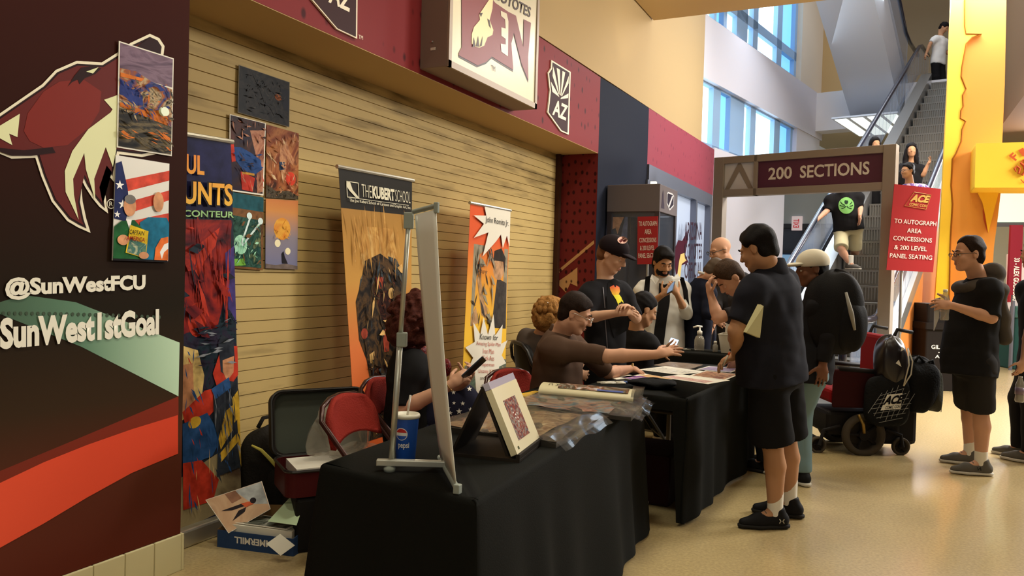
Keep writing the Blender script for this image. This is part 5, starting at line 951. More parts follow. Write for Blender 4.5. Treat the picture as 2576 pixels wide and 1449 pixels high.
b = MB(); b.tube([onY(x, y, ybm - .015) for x, y in ((2556, 432), (2552, 424), (2558, 418), (2566, 424), (2562, 436), (2572, 440), (2580, 430), (2576, 416), (2568, 410), (2574, 402), (2590, 408), (2596, 424))], [.006, .012, .012, .014, .014, .016, .018, .018, .014, .012, .016, .01], 8); b.build('dragon_emblem', m_fr_, ka)
p = [onY(x, y, ybm - .012) for x, y in ((2566, 461), (2690, 459), (2566, 451))]; text('WHISKY', p[0], p[1] - p[0], p[2] - p[0], m_fr_, ka, 'lettering')
t = thing('waste_bin', atD(2380, 800, 10.4) * 1.0 - V((0, 0, atD(2380, 800, 10.4).z)), 'black waste bin with white lettering behind the man in the black T-shirt', 'bin')
b0 = atD(2331, 800, 10.3); b0 = V((b0.x, b0.y, 0))
def binp(e, z0, z1, nm, bev): 
    q = [b0 + RT * -e - FW * e, b0 + RT * (.56 + e) - FW * e, b0 + RT * (.56 + e) + FW * (.5 + e), b0 - RT * e + FW * (.5 + e)]; MB().prism([p + V((0, 0, z0)) for p in q], (0, 0, z1 - z0)).build(nm, mat('bin_black', (32, 28, 26), .45), t, bevel=bev)
binp(0, 0, .82, 'bin_body', .02); binp(.022, .82, .91, 'bin_lid', .02); binp(-.02, .91, 1.16, 'bin_hood', .03)
dv = RT; o_ = b0 - FW * .006
text('GILA RIVER', o_ + dv * .075 + V((0, 0, .56)), dv * .38, V((0, 0, .055)), m_wp, t, 'lettering', .02); text('ARENA', o_ + dv * .13 + V((0, 0, .44)), dv * .28, V((0, 0, .04)), m_wp, t, 'lettering', .02)
MB().prism([o_ + dv * .17 + V((0, 0, .51)), o_ + dv * .25 + V((0, 0, .51)), o_ + dv * .25 + V((0, 0, .52)), o_ + dv * .17 + V((0, 0, .52))], (.0, -.001, 0)).build('dash', m_wp, t)
D_ = 13.0
q = [atD(2544, 566, D_), atD(2574, 566, D_), atD(2568, 742, D_), atD(2536, 742, D_)]
t = thing('player_banner', V((q[0].x, q[0].y, 0)), 'narrow maroon banner with a white player name running downwards at the right edge', 'banner'); n_ = -FW
b = MB(); b.prism([q[0], q[3], q[2], q[1]], FW * .05); b.build('maroon_panel', mat('banner_maroon', (128, 36, 48), .5), t)
b = MB(); c = (q[2] + q[3]) / 2 + FW * .03; b.tube([V((c.x, c.y, 0)), c], .03, 8); b.build('post', m_fr, t)
P = lambda u, v: bil(q, u, v) - FW * .006
p0 = P(.35, .47); text('33 - ALEX GOLIGOSKI', p0, P(.35, 1.08) - p0, P(.8, .47) - p0, m_wp, t, 'lettering', .03)
q2_ = [atD(2532, 640, D_ + .3), atD(2590, 634, D_ + .3), atD(2590, 790, D_ + .3), atD(2528, 790, D_ + .3)]
t = poster('poster_board', 'white and red photo board behind the maroon player banner', 'poster', q2_, [mat('board_white', (224, 214, 212), .5), mat('board_red', (170, 50, 60), .5)], [(1, [(0, .1), (.3, .3), (.4, .7), (.2, .8), (0, .8)]), (1, RECT(0, 0, 1, .02))], .05, None, -FW)
t = thing('counter', atD(2575, 890, 13.2) * 1.0, 'dark green counter cabinet at the right edge beyond the standing man', 'counter'); base = atD(2560, 800, 13.4); base = V((base.x, base.y, 0))
MB().box(base + RT * .25 + V((0, 0, .45)), (.9, .5, .9), Matrix.Rotation(YAW, 3, 'Z')).build('cabinet', mat('counter_green', (40, 74, 70), .5), t, bevel=.02)
MB().box(base + RT * .25 + V((0, 0, .98)), (.96, .56, .2), Matrix.Rotation(YAW, 3, 'Z')).build('counter_top', mat('counter_green2', (50, 92, 86), .4), t, bevel=.02)
MB().box(base - FW * .262 + RT * -.05 + V((0, 0, .7)), (.16, .006, .22), Matrix.Rotation(YAW, 3, 'Z')).build('notice', m_paper, t)
# ---------------------------------------------------------------- powered wheelchair loaded with bags
wc = V((-.20, 7.30, 0)); ww = thing('wheelchair', wc, 'dark powered wheelchair with a maroon seat side, hung with bags', 'wheelchair'); hd = -RT; sd = -FW   # it faces left; sd points to the camera
def wq(f, s, z): return wc + hd * (f * .80 if f < 0 else f * .9) + sd * s + V((0, 0, z * .95))
m_tyre = mat('tyre_grey', (74, 66, 56), .8); m_wcb = mat('wheelchair_black', (34, 31, 30), .5); m_wcr = mat('wheelchair_maroon', (52, 19, 19), .7)
def wheel(c, r, wdt, name, spokes=5):
    b = MB(); b.lathe([(r * .72, -wdt * .4), (r * .9, -wdt * .5), (r, -wdt * .28), (r, wdt * .28), (r * .9, wdt * .5), (r * .72, wdt * .4), (r * .72, -wdt * .4)], c, sd, 32); o = b.build(name, m_tyre, ww, smooth=True)
    b = MB(); b.lathe([(r * .25, -wdt * .3), (r * .25, wdt * .35)], c, sd, 16)
    for k in range(spokes):
        a = 2 * math.pi * k / spokes; d = hd * math.cos(a) + V((0, 0, math.sin(a))); b.tube([c + d * r * .2, c + d * r * .76], r * .07, 6)
    b.build('hub', m_wcb, o)
for s in (.26, -.26): wheel(wq(.05, s, .175), .175, .075, 'drive_wheel')
for s in (.22, -.22):
    wheel(wq(-.36, s, .075), .075, .035, 'caster_wheel', 3); wheel(wq(.45, s, .07), .07, .035, 'caster_wheel', 3)
    MB().tube([wq(-.36, s + .03, .075), wq(-.34, s + .03, .18), wq(-.2, s, .22)], .015, 8).build('caster_fork', m_wcb, ww); MB().tube([wq(.45, s + .03, .07), wq(.4, s, .2), wq(.25, s, .24)], .015, 8).build('caster_fork', m_wcb, ww)
b = MB(); b.box(wq(.02, 0, .26), (.62, .42, .2), Matrix((hd, sd, Zv)).transposed()); b.build('motor_base', m_wcb, ww, bevel=.03)
b = MB(); b.box(wq(.08, 0, .50), (.5, .48, .12), Matrix((hd, sd, Zv)).transposed()); b.build('seat', mat('wheelchair_seat_red', (128, 24, 26), .7), ww, bevel=.03)
b = MB(); b.box(wq(-.2, 0, .78), (.09, .46, .5), Matrix((hd, sd, Zv)).transposed()); b.build('seat_back', mat('wheelchair_seat_red', (128, 24, 26), .7), ww, bevel=.03)
b = MB(); b.box(wq(.1, .27, .58), (.46, .03, .32), Matrix((hd, sd, Zv)).transposed()); b.build('side_guard', m_wcr, ww, bevel=.02)
for s in (.27, -.27):
    b = MB(); b.tube([wq(-.22, s, .72), wq(.3, s, .75)], .022, 8); b.build('armrest', m_wcb, ww, smooth=True)
    b = MB(); b.tube([wq(-.22, s * .8, .3), wq(-.24, s * .8, 1.02), wq(-.28, s * .8, 1.10), wq(-.44, s * .8, 1.08)], .016, 8); b.build('push_handle', m_wcb, ww, smooth=True)
b = MB(); b.box(wq(.5, 0, .1), (.2, .34, .02), Matrix((hd, sd, Zv)).transposed()); b.build('footplate', m_wcb, ww)
b = MB(); b.box(wq(-.36, .05, .3), (.3, .3, .42), Matrix((hd, sd, Zv)).transposed()); b.build('battery_box', m_wcb, ww, bevel=.04)
b = MB(); b.tube([wq(.12, .3, .36), wq(.08, .31, .28), wq(.07, .31, .2)], .014, 8); b.build('brake_lever', mat('brass', (150, 120, 60), .35, .8), ww, smooth=True)
t = thing('tote_bag', wq(-.06, .34, .3), 'black tote bag printed with a white emblem and grid, hung on the wheelchair side', 'bag')
o = lump('bag_body', None, None, wq(-.12, .35, .49), (.185, .06, .21), m_blkfab, 41, .05, YAW, parent=t, squash=.6)
b = MB(); Pt = lambda u, v, h=.425: wq(-.12 - .22 * u, h, .48 + .19 * v)
for k in range(-3, 4):
    b.tube([Pt(-.9 + abs(k) * .12, -.25 + k * .2), Pt(.9 - abs(k) * .12, .05 + k * .22)], .0016, 4); b.tube([Pt(k * .25 - .25, -.8 + abs(k) * .12), Pt(k * .25 + .3, .85 - abs(k) * .12)], .0016, 4)
b.build('printed_grid', mat('print_grey', (150, 148, 142), .6), t)
b = MB(); b.poly([Pt(u, v, .429) for u, v in ((-.5, -.3), (-.22, .42), (.48, .5), (.42, -.2))]); b.build('emblem_plate', m_wp, t)
p0 = Pt(-.42, -.05, .432); text('ACE', p0, Pt(.40, .03, .432) - p0, Pt(-.24, .36, .432) - p0, mat('ink_black', (20, 18, 20), .5), t, 'emblem_lettering', .05); p0 = Pt(-.3, -.24, .432); text('COMIC CON', p0, Pt(.38, -.16, .432) - p0, Pt(-.28, -.1, .432) - p0, mat('ink_black', (20, 18, 20), .5), t, 'emblem_lettering', .01)
t = thing('backpack', wq(-.2, .3, .7), 'glossy black backpack with white cords hung on the wheelchair back', 'backpack')
lump('bag_body', None, None, wq(-.16, .3, .82), (.12, .12, .22), mat('glossy_black_nylon', (26, 18, 20), .3), 43, .1, YAW, parent=t, squash=.8)
b = MB(); b.tube([wq(-.26, .43, .96), wq(-.30, .45, .85), wq(-.29, .45, .74), wq(-.22, .45, .64)], .006, 6); b.tube([wq(-.26, .43, .96), wq(-.26, .46, .82), wq(-.22, .45, .64)], .006, 6); b.build('cord', mat('cord_cream', (200, 192, 176), .7), t, smooth=True)
b = MB(); b.poly([wq(-.17, .437, .86), wq(-.2, .437, .8), wq(-.14, .437, .83)]); b.poly([wq(-.2, .43, .97), wq(-.24, .42, .95), wq(-.19, .43, .93)]); b.build('pin', m_wp, t)
t = thing('backpack', wq(-.5, .2, .35), 'big black backpack with grey pockets hanging behind the wheelchair', 'backpack')
lump('bag_body', None, None, wq(-.50, .2, .62), (.15, .18, .23), m_blkfab, 45, .08, YAW, parent=t, squash=.7)
lump('front_pocket', None, None, wq(-.66, .2, .58), (.06, .15, .18), mat('grey_fabric', (66, 66, 58), .8, bump=(60, .3)), 46, .1, YAW, parent=t, squash=.7)
for pth, rr_ in (((wq(-.42, .3, .83), wq(-.46, .3, .88), wq(-.52, .3, .83)), .012), ((wq(-.55, .3, .82), wq(-.6, .3, .85), wq(-.63, .3, .76)), .012), ((wq(-.71, .3, .55), wq(-.715, .3, .47), wq(-.71, .3, .40)), .003)): MB().tube(pth, rr_, 6).build('strap', m_blkfab, t, smooth=True)
# ================================================================== PEOPLE (bodies grown from distance fields)
def npv(a): return np.array(tuple(a), dtype=np.float32)
class Field:
    """smooth union of tapered limbs and ellipsoids on a grid, turned into one continuous mesh"""
    def __init__(s, res): s.res = res; s.ops = []
    def cone(s, a, b, ra, rb, k=.012, op='u', capb=False, capa=False):
        a, b = npv(a), npv(b); r = max(ra, rb); lo = np.minimum(a, b) - r; hi = np.maximum(a, b) + r
        def f(X, Y, Z):
            d = b - a; L2 = float(d @ d) + 1e-9; t = ((X - a[0]) * d[0] + (Y - a[1]) * d[1] + (Z - a[2]) * d[2]) / L2; tc = np.clip(t, 0, 1)
            q = np.sqrt((X - a[0] - tc * d[0]) ** 2 + (Y - a[1] - tc * d[1]) ** 2 + (Z - a[2] - tc * d[2]) ** 2) - (ra + (rb - ra) * tc); L = math.sqrt(L2)
            if capb: q = np.maximum(q, (t - 1) * L)
            if capa: q = np.maximum(q, -t * L)
            return q
        s.ops.append((op, f, lo, hi, k)); return s
    def ell(s, c, r, M=None, k=.012, op='u'):
        c = npv(c); r = np.array(r, dtype=np.float32); A = np.eye(3, dtype=np.float32) if M is None else np.array(M, dtype=np.float32); m = float(r.max())
        e = np.sqrt(((A * r[None, :]) ** 2).sum(1))
        def f(X, Y, Z):
            x, y, z = X - c[0], Y - c[1], Z - c[2]; u = [(A[0, i] * x + A[1, i] * y + A[2, i] * z) / r[i] for i in range(3)]
            k0 = np.sqrt(u[0] ** 2 + u[1] ** 2 + u[2] ** 2); k1 = np.sqrt((u[0] / r[0]) ** 2 + (u[1] / r[1]) ** 2 + (u[2] / r[2]) ** 2) + 1e-6
            return k0 * (k0 - 1) / k1
        s.ops.append((op, f, c - e, c + e, k)); return s
    def tube(s, P, ax, lat, dep, L, prof, k=.02, op='u', smin=None, smax=None):
        """elliptic trunk: prof rows (t, half width, half depth, forward shift)"""
        P, ax, lat, dep = npv(P), npv(ax), npv(lat), npv(dep); pr = np.array(prof, dtype=np.float32); W = float(pr[:, 1:3].max()) + float(np.abs(pr[:, 3]).max())
        e0, e1 = P + ax * L * pr[0, 0], P + ax * L * pr[-1, 0]; lo = np.minimum(e0, e1) - W; hi = np.maximum(e0, e1) + W
        def f(X, Y, Z):
            x, y, z = X - P[0], Y - P[1], Z - P[2]; t = (x * ax[0] + y * ax[1] + z * ax[2]) / L
            w_ = np.interp(t, pr[:, 0], pr[:, 1]); d_ = np.interp(t, pr[:, 0], pr[:, 2]); o_ = np.interp(t, pr[:, 0], pr[:, 3])
            u = (x * lat[0] + y * lat[1] + z * lat[2]) / w_; v = (x * dep[0] + y * dep[1] + z * dep[2] - o_) / d_
            q = (np.sqrt(u * u + v * v) - 1) * np.minimum(w_, d_)
            a, c = (pr[0, 0] if smin is None else smin), (pr[-1, 0] if smax is None else smax)
            return np.maximum(q, np.maximum((a - t) * L, (t - c) * L))
        s.ops.append((op, f, lo, hi, k)); return s
    def cut(s, p, n):
        """keep the side of the plane that n points away from"""
        p, n = npv(p), npv(V(n).normalized()); s.ops.append(('c', lambda X, Y, Z: (X - p[0]) * n[0] + (Y - p[1]) * n[1] + (Z - p[2]) * n[2], None, None, 0)); return s
    def mesh(s, smooth=2, wr=None):
        u = [o for o in s.ops if o[0] == 'u']; r = s.res
        lo = np.min([o[2] for o in u], 0) - 3 * r; hi = np.max([o[3] for o in u], 0) + 3 * r
        n = np.ceil((hi - lo) / r).astype(int) + 1
        ax = [(lo[i] + r * np.arange(n[i])).astype(np.float32) for i in range(3)]
        D = np.full(n, .2, dtype=np.float32)
        for op, f, a, b, k in s.ops:
            if op == 'c':
                D = np.maximum(D, f(ax[0][:, None, None], ax[1][None, :, None], ax[2][None, None, :])); continue
            pad = k + 4 * r; i0 = np.maximum(0, np.floor((a - pad - lo) / r).astype(int)); i1 = np.minimum(n, np.ceil((b + pad - lo) / r).astype(int) + 1)
            if (i1 <= i0).any(): continue
            sl = tuple(slice(i0[i], i1[i]) for i in range(3))
            q = f(ax[0][sl[0]][:, None, None], ax[1][sl[1]][None, :, None], ax[2][sl[2]][None, None, :]).astype(np.float32); d = D[sl]
            if op == 'u':
                h = np.maximum(k - np.abs(d - q), 0) / k; D[sl] = np.minimum(d, q) - h * h * k * .25
            else:
                h = np.maximum(k - np.abs(d + q), 0) / k; D[sl] = np.maximum(d, -q) + h * h * k * .25
        I = (D < 0); c = np.zeros(tuple(n - 1), dtype=np.int8)
        for dx in (0, 1):
            for dy in (0, 1):
                for dz in (0, 1): c += I[dx:n[0] - 1 + dx, dy:n[1] - 1 + dy, dz:n[2] - 1 + dz]
        idx = np.argwhere((c > 0) & (c < 8)); m = len(idx)
        num = np.zeros((m, 3), dtype=np.float32); cnt = np.zeros(m, dtype=np.float32)
        co = [(a, b, g) for a in (0, 1) for b in (0, 1) for g in (0, 1)]; val = {q: D[idx[:, 0] + q[0], idx[:, 1] + q[1], idx[:, 2] + q[2]] for q in co}
        for q in co:
            for t in range(3):
                if q[t] == 0:
                    p = list(q); p[t] = 1; p = tuple(p); a, b = val[q], val[p]; mk = (a < 0) != (b < 0)
                    tt = np.where(mk, a / np.where(np.abs(a - b) < 1e-9, 1, a - b), 0)
                    pos = np.array(q, dtype=np.float32)[None, :].repeat(m, 0); pos[:, t] += tt; num += pos * mk[:, None]; cnt += mk
        vs = lo + r * (idx + num / np.maximum(cnt, 1)[:, None])
        vid = np.full(tuple(n - 1), -1, dtype=np.int64); vid[idx[:, 0], idx[:, 1], idx[:, 2]] = np.arange(m)
        quads = []
        for t in range(3):
            o1, o2 = [(1, 2), (2, 0), (0, 1)][t]
            sa = [slice(1, -1)] * 3; sa[t] = slice(0, -1); sb = list(sa); sb[t] = slice(1, None)
            A, B = I[tuple(sa)], I[tuple(sb)]; e = np.argwhere(A != B)
            if not len(e): continue
            fl = A[e[:, 0], e[:, 1], e[:, 2]]; g = e + 1; g[:, t] -= 1
            def at(d1, d2):
                h = g.copy(); h[:, o1] -= d1; h[:, o2] -= d2; return vid[h[:, 0], h[:, 1], h[:, 2]]
            qd = np.stack([at(1, 1), at(0, 1), at(0, 0), at(1, 0)], 1); qd[~fl] = qd[~fl][:, ::-1]; quads.append(qd)
        Qd = np.concatenate(quads); Qd = Qd[(Qd >= 0).all(1)]
        for _ in range(smooth):
            acc = np.zeros_like(vs); ct = np.zeros(m)
            for i in range(4):
                a, b = Qd[:, i], Qd[:, (i + 1) % 4]
                for j in range(3): acc[:, j] += np.bincount(a, vs[b, j], m) + np.bincount(b, vs[a, j], m)
                ct += np.bincount(a, minlength=m) + np.bincount(b, minlength=m)
            vs = vs * .45 + .55 * acc / np.maximum(ct, 1)[:, None]
        if wr:
            amp, fr, sd = wr; rs = np.random.RandomState(sd)
            e1 = vs[Qd[:, 1]] - vs[Qd[:, 0]]; e2 = vs[Qd[:, 2]] - vs[Qd[:, 0]]; fn = np.cross(e1, e2); nn = np.zeros_like(vs)
            for i in range(4):
                for j in range(3): nn[:, j] += np.bincount(Qd[:, i], fn[:, j], m)
            nn /= np.linalg.norm(nn, axis=1)[:, None] + 1e-9; h = np.zeros(m)
            for _ in range(7):
                d = rs.normal(size=3); d[2] *= 1.3; d = d / np.linalg.norm(d) * fr * rs.uniform(.5, 1.5); ph = vs @ d + rs.uniform(0, 6) + 1.6 * np.sin(vs @ (rs.normal(size=3) * fr * .25)); h += np.cos(ph) - .45 * np.cos(2 * ph)
            vs = vs + nn * (amp * h / 3)[:, None]
        return vs, Qd
    def build(s, name, m, parent=None, org=None, smooth=2, wr=None, label=None):
        vs, q = s.mesh(smooth, wr); org = ORG[parent.name] if parent is not None else V(org)
        me = bpy.data.meshes.new(name); me.vertices.add(len(vs)); me.vertices.foreach_set('co', (vs - np.array(org)).astype(np.float32).ravel())
        me.loops.add(len(q) * 4); me.polygons.add(len(q)); me.loops.foreach_set('vertex_index', q.ravel().astype(np.int32))
        me.polygons.foreach_set('loop_start', (np.arange(len(q)) * 4).astype(np.int32)); me.polygons.foreach_set('use_smooth', np.ones(len(q), dtype=bool))
        me.update(calc_edges=True); me.validate(); me.materials.append(m); o = link_mesh(name, me, parent, V(org))
        if label: o['label'] = label
        return o
SKIN = {'fair': mat('skin_fair', (208, 164, 136), .5), 'tan': mat('skin_tan', (180, 134, 100), .5), 'rosy': mat('skin_rosy', (200, 152, 124), .5), 'brown': mat('skin_brown', (120, 82, 62), .5)}
m_eye, m_iris = mat('eye_white', (226, 220, 210), .3), mat('eye_iris', (50, 36, 28), .3); m_lip = None
def frame(f, up=V((0, 0, 1))):
    f = V(f).normalized(); r = f.cross(up).normalized(); u = r.cross(f).normalized(); return r, f, u
def hand(F, wr, d, pn, side, curl=.5, s=1.0, spread=.1, thumb=.6):
    """palm, five bent fingers; d = along the fingers, pn = where the palm faces, side = +1 when the thumb is on d x pn's side"""
    d = V(d).normalized(); pn = (V(pn) - d * V(pn).dot(d)).normalized(); lt = d.cross(pn) * side; wr = V(wr)
    M = [[lt[i], d[i], pn[i]] for i in range(3)]
    F.cone(wr, wr + d * .03 * s, .025 * s, .027 * s, .01); F.ell(wr + d * .052 * s, (.041 * s, .048 * s, .0165 * s), M, .012)
    for i, (o, ln) in enumerate(((.029, .074), (.010, .084), (-.010, .078), (-.028, .060))):
        p = wr + d * (.086 - .006 * abs(i - 1.2)) * s + lt * o * s; dd = (d + lt * (1.5 - i) * spread).normalized(); r = .0098 * s; a = curl * (.55 + .12 * i)
        for j, fr in enumerate((.45, .32, .23)):
            dd = (dd * math.cos(a) + pn * math.sin(a)).normalized(); q = p + dd * ln * fr * s; F.cone(p, q, r, r * .9, .004); p = q; r *= .9; a = curl * .9
    p = wr + d * .028 * s + lt * .032 * s; dd = (d * .55 + lt * .8 + pn * .35 * thumb).normalized(); r = .0125 * s
    for j, ln in enumerate((.036, .030, .024)):
        q = p + dd * ln * s; F.cone(p, q, r, r * .9, .006); p = q; r *= .9; dd = (dd + d * .35 + pn * .3 * thumb).normalized()
def head(F, c, look, up=V((0, 0, 1)), s=1.0, wide=1.0, bald=False):
    r, f, u = frame(look, up); M = [[r[i], f[i], u[i]] for i in range(3)]
    def g(x, y, z): return V(c) + (r * x * wide + f * y + u * z) * s
    E_ = lambda p, q, k=.02, op='u': F.ell(g(*p), [v * s for v in (q[0] * wide, q[1], q[2])], M, k, op)
    C_ = lambda p, q, ra, rb, k=.012: F.cone(g(*p), g(*q), ra * s, rb * s, k)
    E_((0, -.014, .034), (.074, .096, .087)); E_((0, .022, -.03), (.060, .072, .084)); E_((0, .058, -.094), (.030, .028, .024), .02)
    for x in (-1, 1):
        C_((x * .054, .0, -.05), (x * .022, .058, -.092), .02, .02, .02); E_((x * .038, .066, -.026), (.024, .022, .022), .02); C_((x * .012, .086, .024), (x * .046, .074, .022), .010, .010, .014)
        E_((x * .013, .101, -.031), (.009, .010, .008), .006); E_((x * .0325, .098, .004), (.017, .014, .011), .012, 's')
        E_((x * .076, -.012, -.004), (.010, .020, .032), .008); E_((x * .086, -.008, -.001), (.006, .011, .018), .006, 's')
    C_((0, .090, .018), (0, .112, -.026), .0085, .0125, .012); C_((-.018, .090, -.057), (.018, .090, -.057), .0072, .0072, .006); C_((-.015, .088, -.068), (.015, .088, -.068), .0082, .0082, .006)
    E_((0, .098, -.0625), (.022, .008, .0018), .003, 's')
    return g, r, f, u
def face_parts(t, g, s, brow, skin, down=False, lips=True, beard=None, wide=1.0, res=.004):
    for x in (-1, 1):
        b = MB(); c = g(x * .0325, .0775, .003); b.lathe([(.0122 * s * math.sin(math.pi * i / 8), -.0122 * s * math.cos(math.pi * i / 8)) for i in range(9)], c, (0, 0, 1), 12); e = b.build('eye', m_eye, t, smooth=True)
        d = (g(x * .0325, 1, .004) - g(x * .0325, 0, .004)).normalized(); d = (d - V((0, 0, .12))).normalized(); MB().lathe([(.0062 * s, .0), (.0058 * s, .0014 * s), (0, .0020 * s)], c + d * .0108 * s, d, 12).build('iris', m_iris, e, smooth=True)
        ux = (g(0, -.45, 1) - g(0, 0, 0)).normalized(); n_ = 7; MB().lathe([(.0140 * s * math.cos(a), .0140 * s * math.sin(a)) for a in [math.radians(-8 + 98 * i / n_) for i in range(n_ + 1)]], c, ux if not down else (g(0, .25, 1) - g(0, 0, 0)).normalized(), 14).build('eyelid', skin, t, smooth=True)
    if brow is not None:
        for x in (-1, 1):
            b = MB(); b.tube([g(x * .014, .0985, .026), g(x * .030, .096, .032), g(x * .048, .084, .028)], [.004 * s, .005 * s, .0025 * s], 6); b.build('eyebrow', brow, t, smooth=True)
    if lips:
        b = MB(); b.tube([g(-.024, .086, -.0625), g(-.012, .0958, -.0585), g(0, .0975, -.060), g(.012, .0958, -.0585), g(.024, .086, -.0625)], [.002 * s,   .0028 * s, .003 * s, .0028 * s, .0015 * s], 6); b.tube([g(-.022, .086, -.064), g(-.010, .0945, -.069), g(.010, .0945, -.069), g(.022, .086, -.064)], [.0015 * s, .0036 * s, .0036 * s, .0015 * s], 6); b.build('lips', mat('lip_rose', (168, 106, 88), .55), t, smooth=True)
def glasses(t, g, s, m, rx=.021, rz=.016, thick=.0016):
    b = MB()
    for x in (-1, 1): b.tube([g(x * .034 + rx * math.cos(a), .112, .003 + rz * math.sin(a)) for a in [i * math.pi / 8 for i in range(16)]], thick * s, 5, closed=True)
    b.tube([g(-.013, .112, .006), g(0, .117, .009), g(.013, .112, .006)], thick * s, 5)
    for x in (-1, 1): b.tube([g(x * .055, .111, .006), g(x * .074, .09, .008), g(x * .082, .0, .010), g(x * .08, -.02, -.002)], thick * s, 5)
    b.build('glasses', m, t, smooth=True)
def hair_cap(t, g, M, s, m, style='short', res=.006, wide=1.0, name='hair', seed=1, wr=None):
    H = Field(res); E_ = lambda p, q, k=.02, op='u': H.ell(g(*p), [v * s for v in (q[0] * wide, q[1], q[2])], M, k, op)
    u = (g(0, 0, 1) - g(0, 0, 0)).normalized(); f = (g(0, 1, 0) - g(0, 0, 0)).normalized()
    if style == 'short':
        E_((0, -.016, .045), (.083, .104, .094)); E_((0, -.052, -.02), (.070, .058, .066)); H.cut(g(0, .062, .062), (f * .8 - u * .6)); H.cut(g(0, -.06, -.07), -u)
        for x in (-1, 1): E_((x * .088, .005, -.022), (.03, .042, .05), .01, 's')
    elif style == 'full':
        E_((0, -.014, .050), (.088, .110, .100)); E_((0, .055, .092), (.066, .045, .034)); E_((0, -.058, -.03), (.076, .062, .08)); H.cut(g(0, .070, .058), (f * .8 - u * .6)); H.cut(g(0, -.06, -.085), -u)
        for x in (-1, 1): E_((x * .094, .012, -.024), (.03, .036, .046), .01, 's')
    elif style == 'fringe':   # crop with a receding front
        E_((0, -.022, .045), (.083, .100, .093)); E_((0, -.055, -.02), (.070, .056, .07)); H.cut(g(0, .05, .075), (f * .85 - u * .5)); H.cut(g(0, -.06, -.08), -u)
        for x in (-1, 1): E_((x * .09, .01, -.024), (.03, .040, .05), .01, 's')
    elif style == 'stubble':
        E_((0, -.016, .036), (.0775, .0985, .088)); E_((0, -.05, -.02), (.066, .056, .06)); H.cut(g(0, .02, .03), (f * .95 + u * .75)); H.cut(g(0, -.06, -.075), -u)
    elif style == 'long':
        E_((0, -.016, .045), (.088, .108, .096)); H.cut(g(0, .066, .058), (f * .8 - u * .6))
        for x in (-1, 1): H.cone(g(x * .075, -.01, .0), g(x * .085, -.01, -.22), .036 * s, .05 * s, .03)
        H.cone(g(0, -.07, .0), g(0, -.085, -.24), .07 * s, .07 * s, .03)
    elif style == 'curly':
        rs = random.Random(seed); E_((0, -.03, .03), (.125, .13, .13)); E_((0, -.06, -.07), (.14, .10, .11))
        for i in range(150):
            a, z = rs.uniform(0, 2 * math.pi), rs.uniform(-1, .95); rr = math.sqrt(1 - z * z)
            p = (.128 * rr * math.cos(a) * (1.08 if z < 0 else 1), -.035 + .132 * rr * math.sin(a), .0 + .155 * z); H.ell(g(*p), [rs.uniform(.013, .024) * s] * 3, None, .008)
        E_((0, .105, -.02), (.058, .075, .1), .02, 's')
    elif style == 'wavybob':
        rs = random.Random(seed); E_((0, -.02, .04), (.094, .112, .098)); E_((0, -.04, -.05), (.105, .09, .09))
        for i in range(170):
            a, z = rs.uniform(0, 2 * math.pi), rs.uniform(-1, .8); rr = math.sqrt(1 - z * z); H.ell(g(.104 * rr * math.cos(a), -.03 + .112 * rr * math.sin(a), .0 + .125 * z), [rs.uniform(.012, .021) * s, rs.uniform(.012, .018) * s, rs.uniform(.016, .03) * s], None, .004)
        E_((0, .10, -.03), (.06, .07, .1), .02, 's')
    H.build(name, m, t, wr=wr or (.0045, 48, seed), smooth=1)
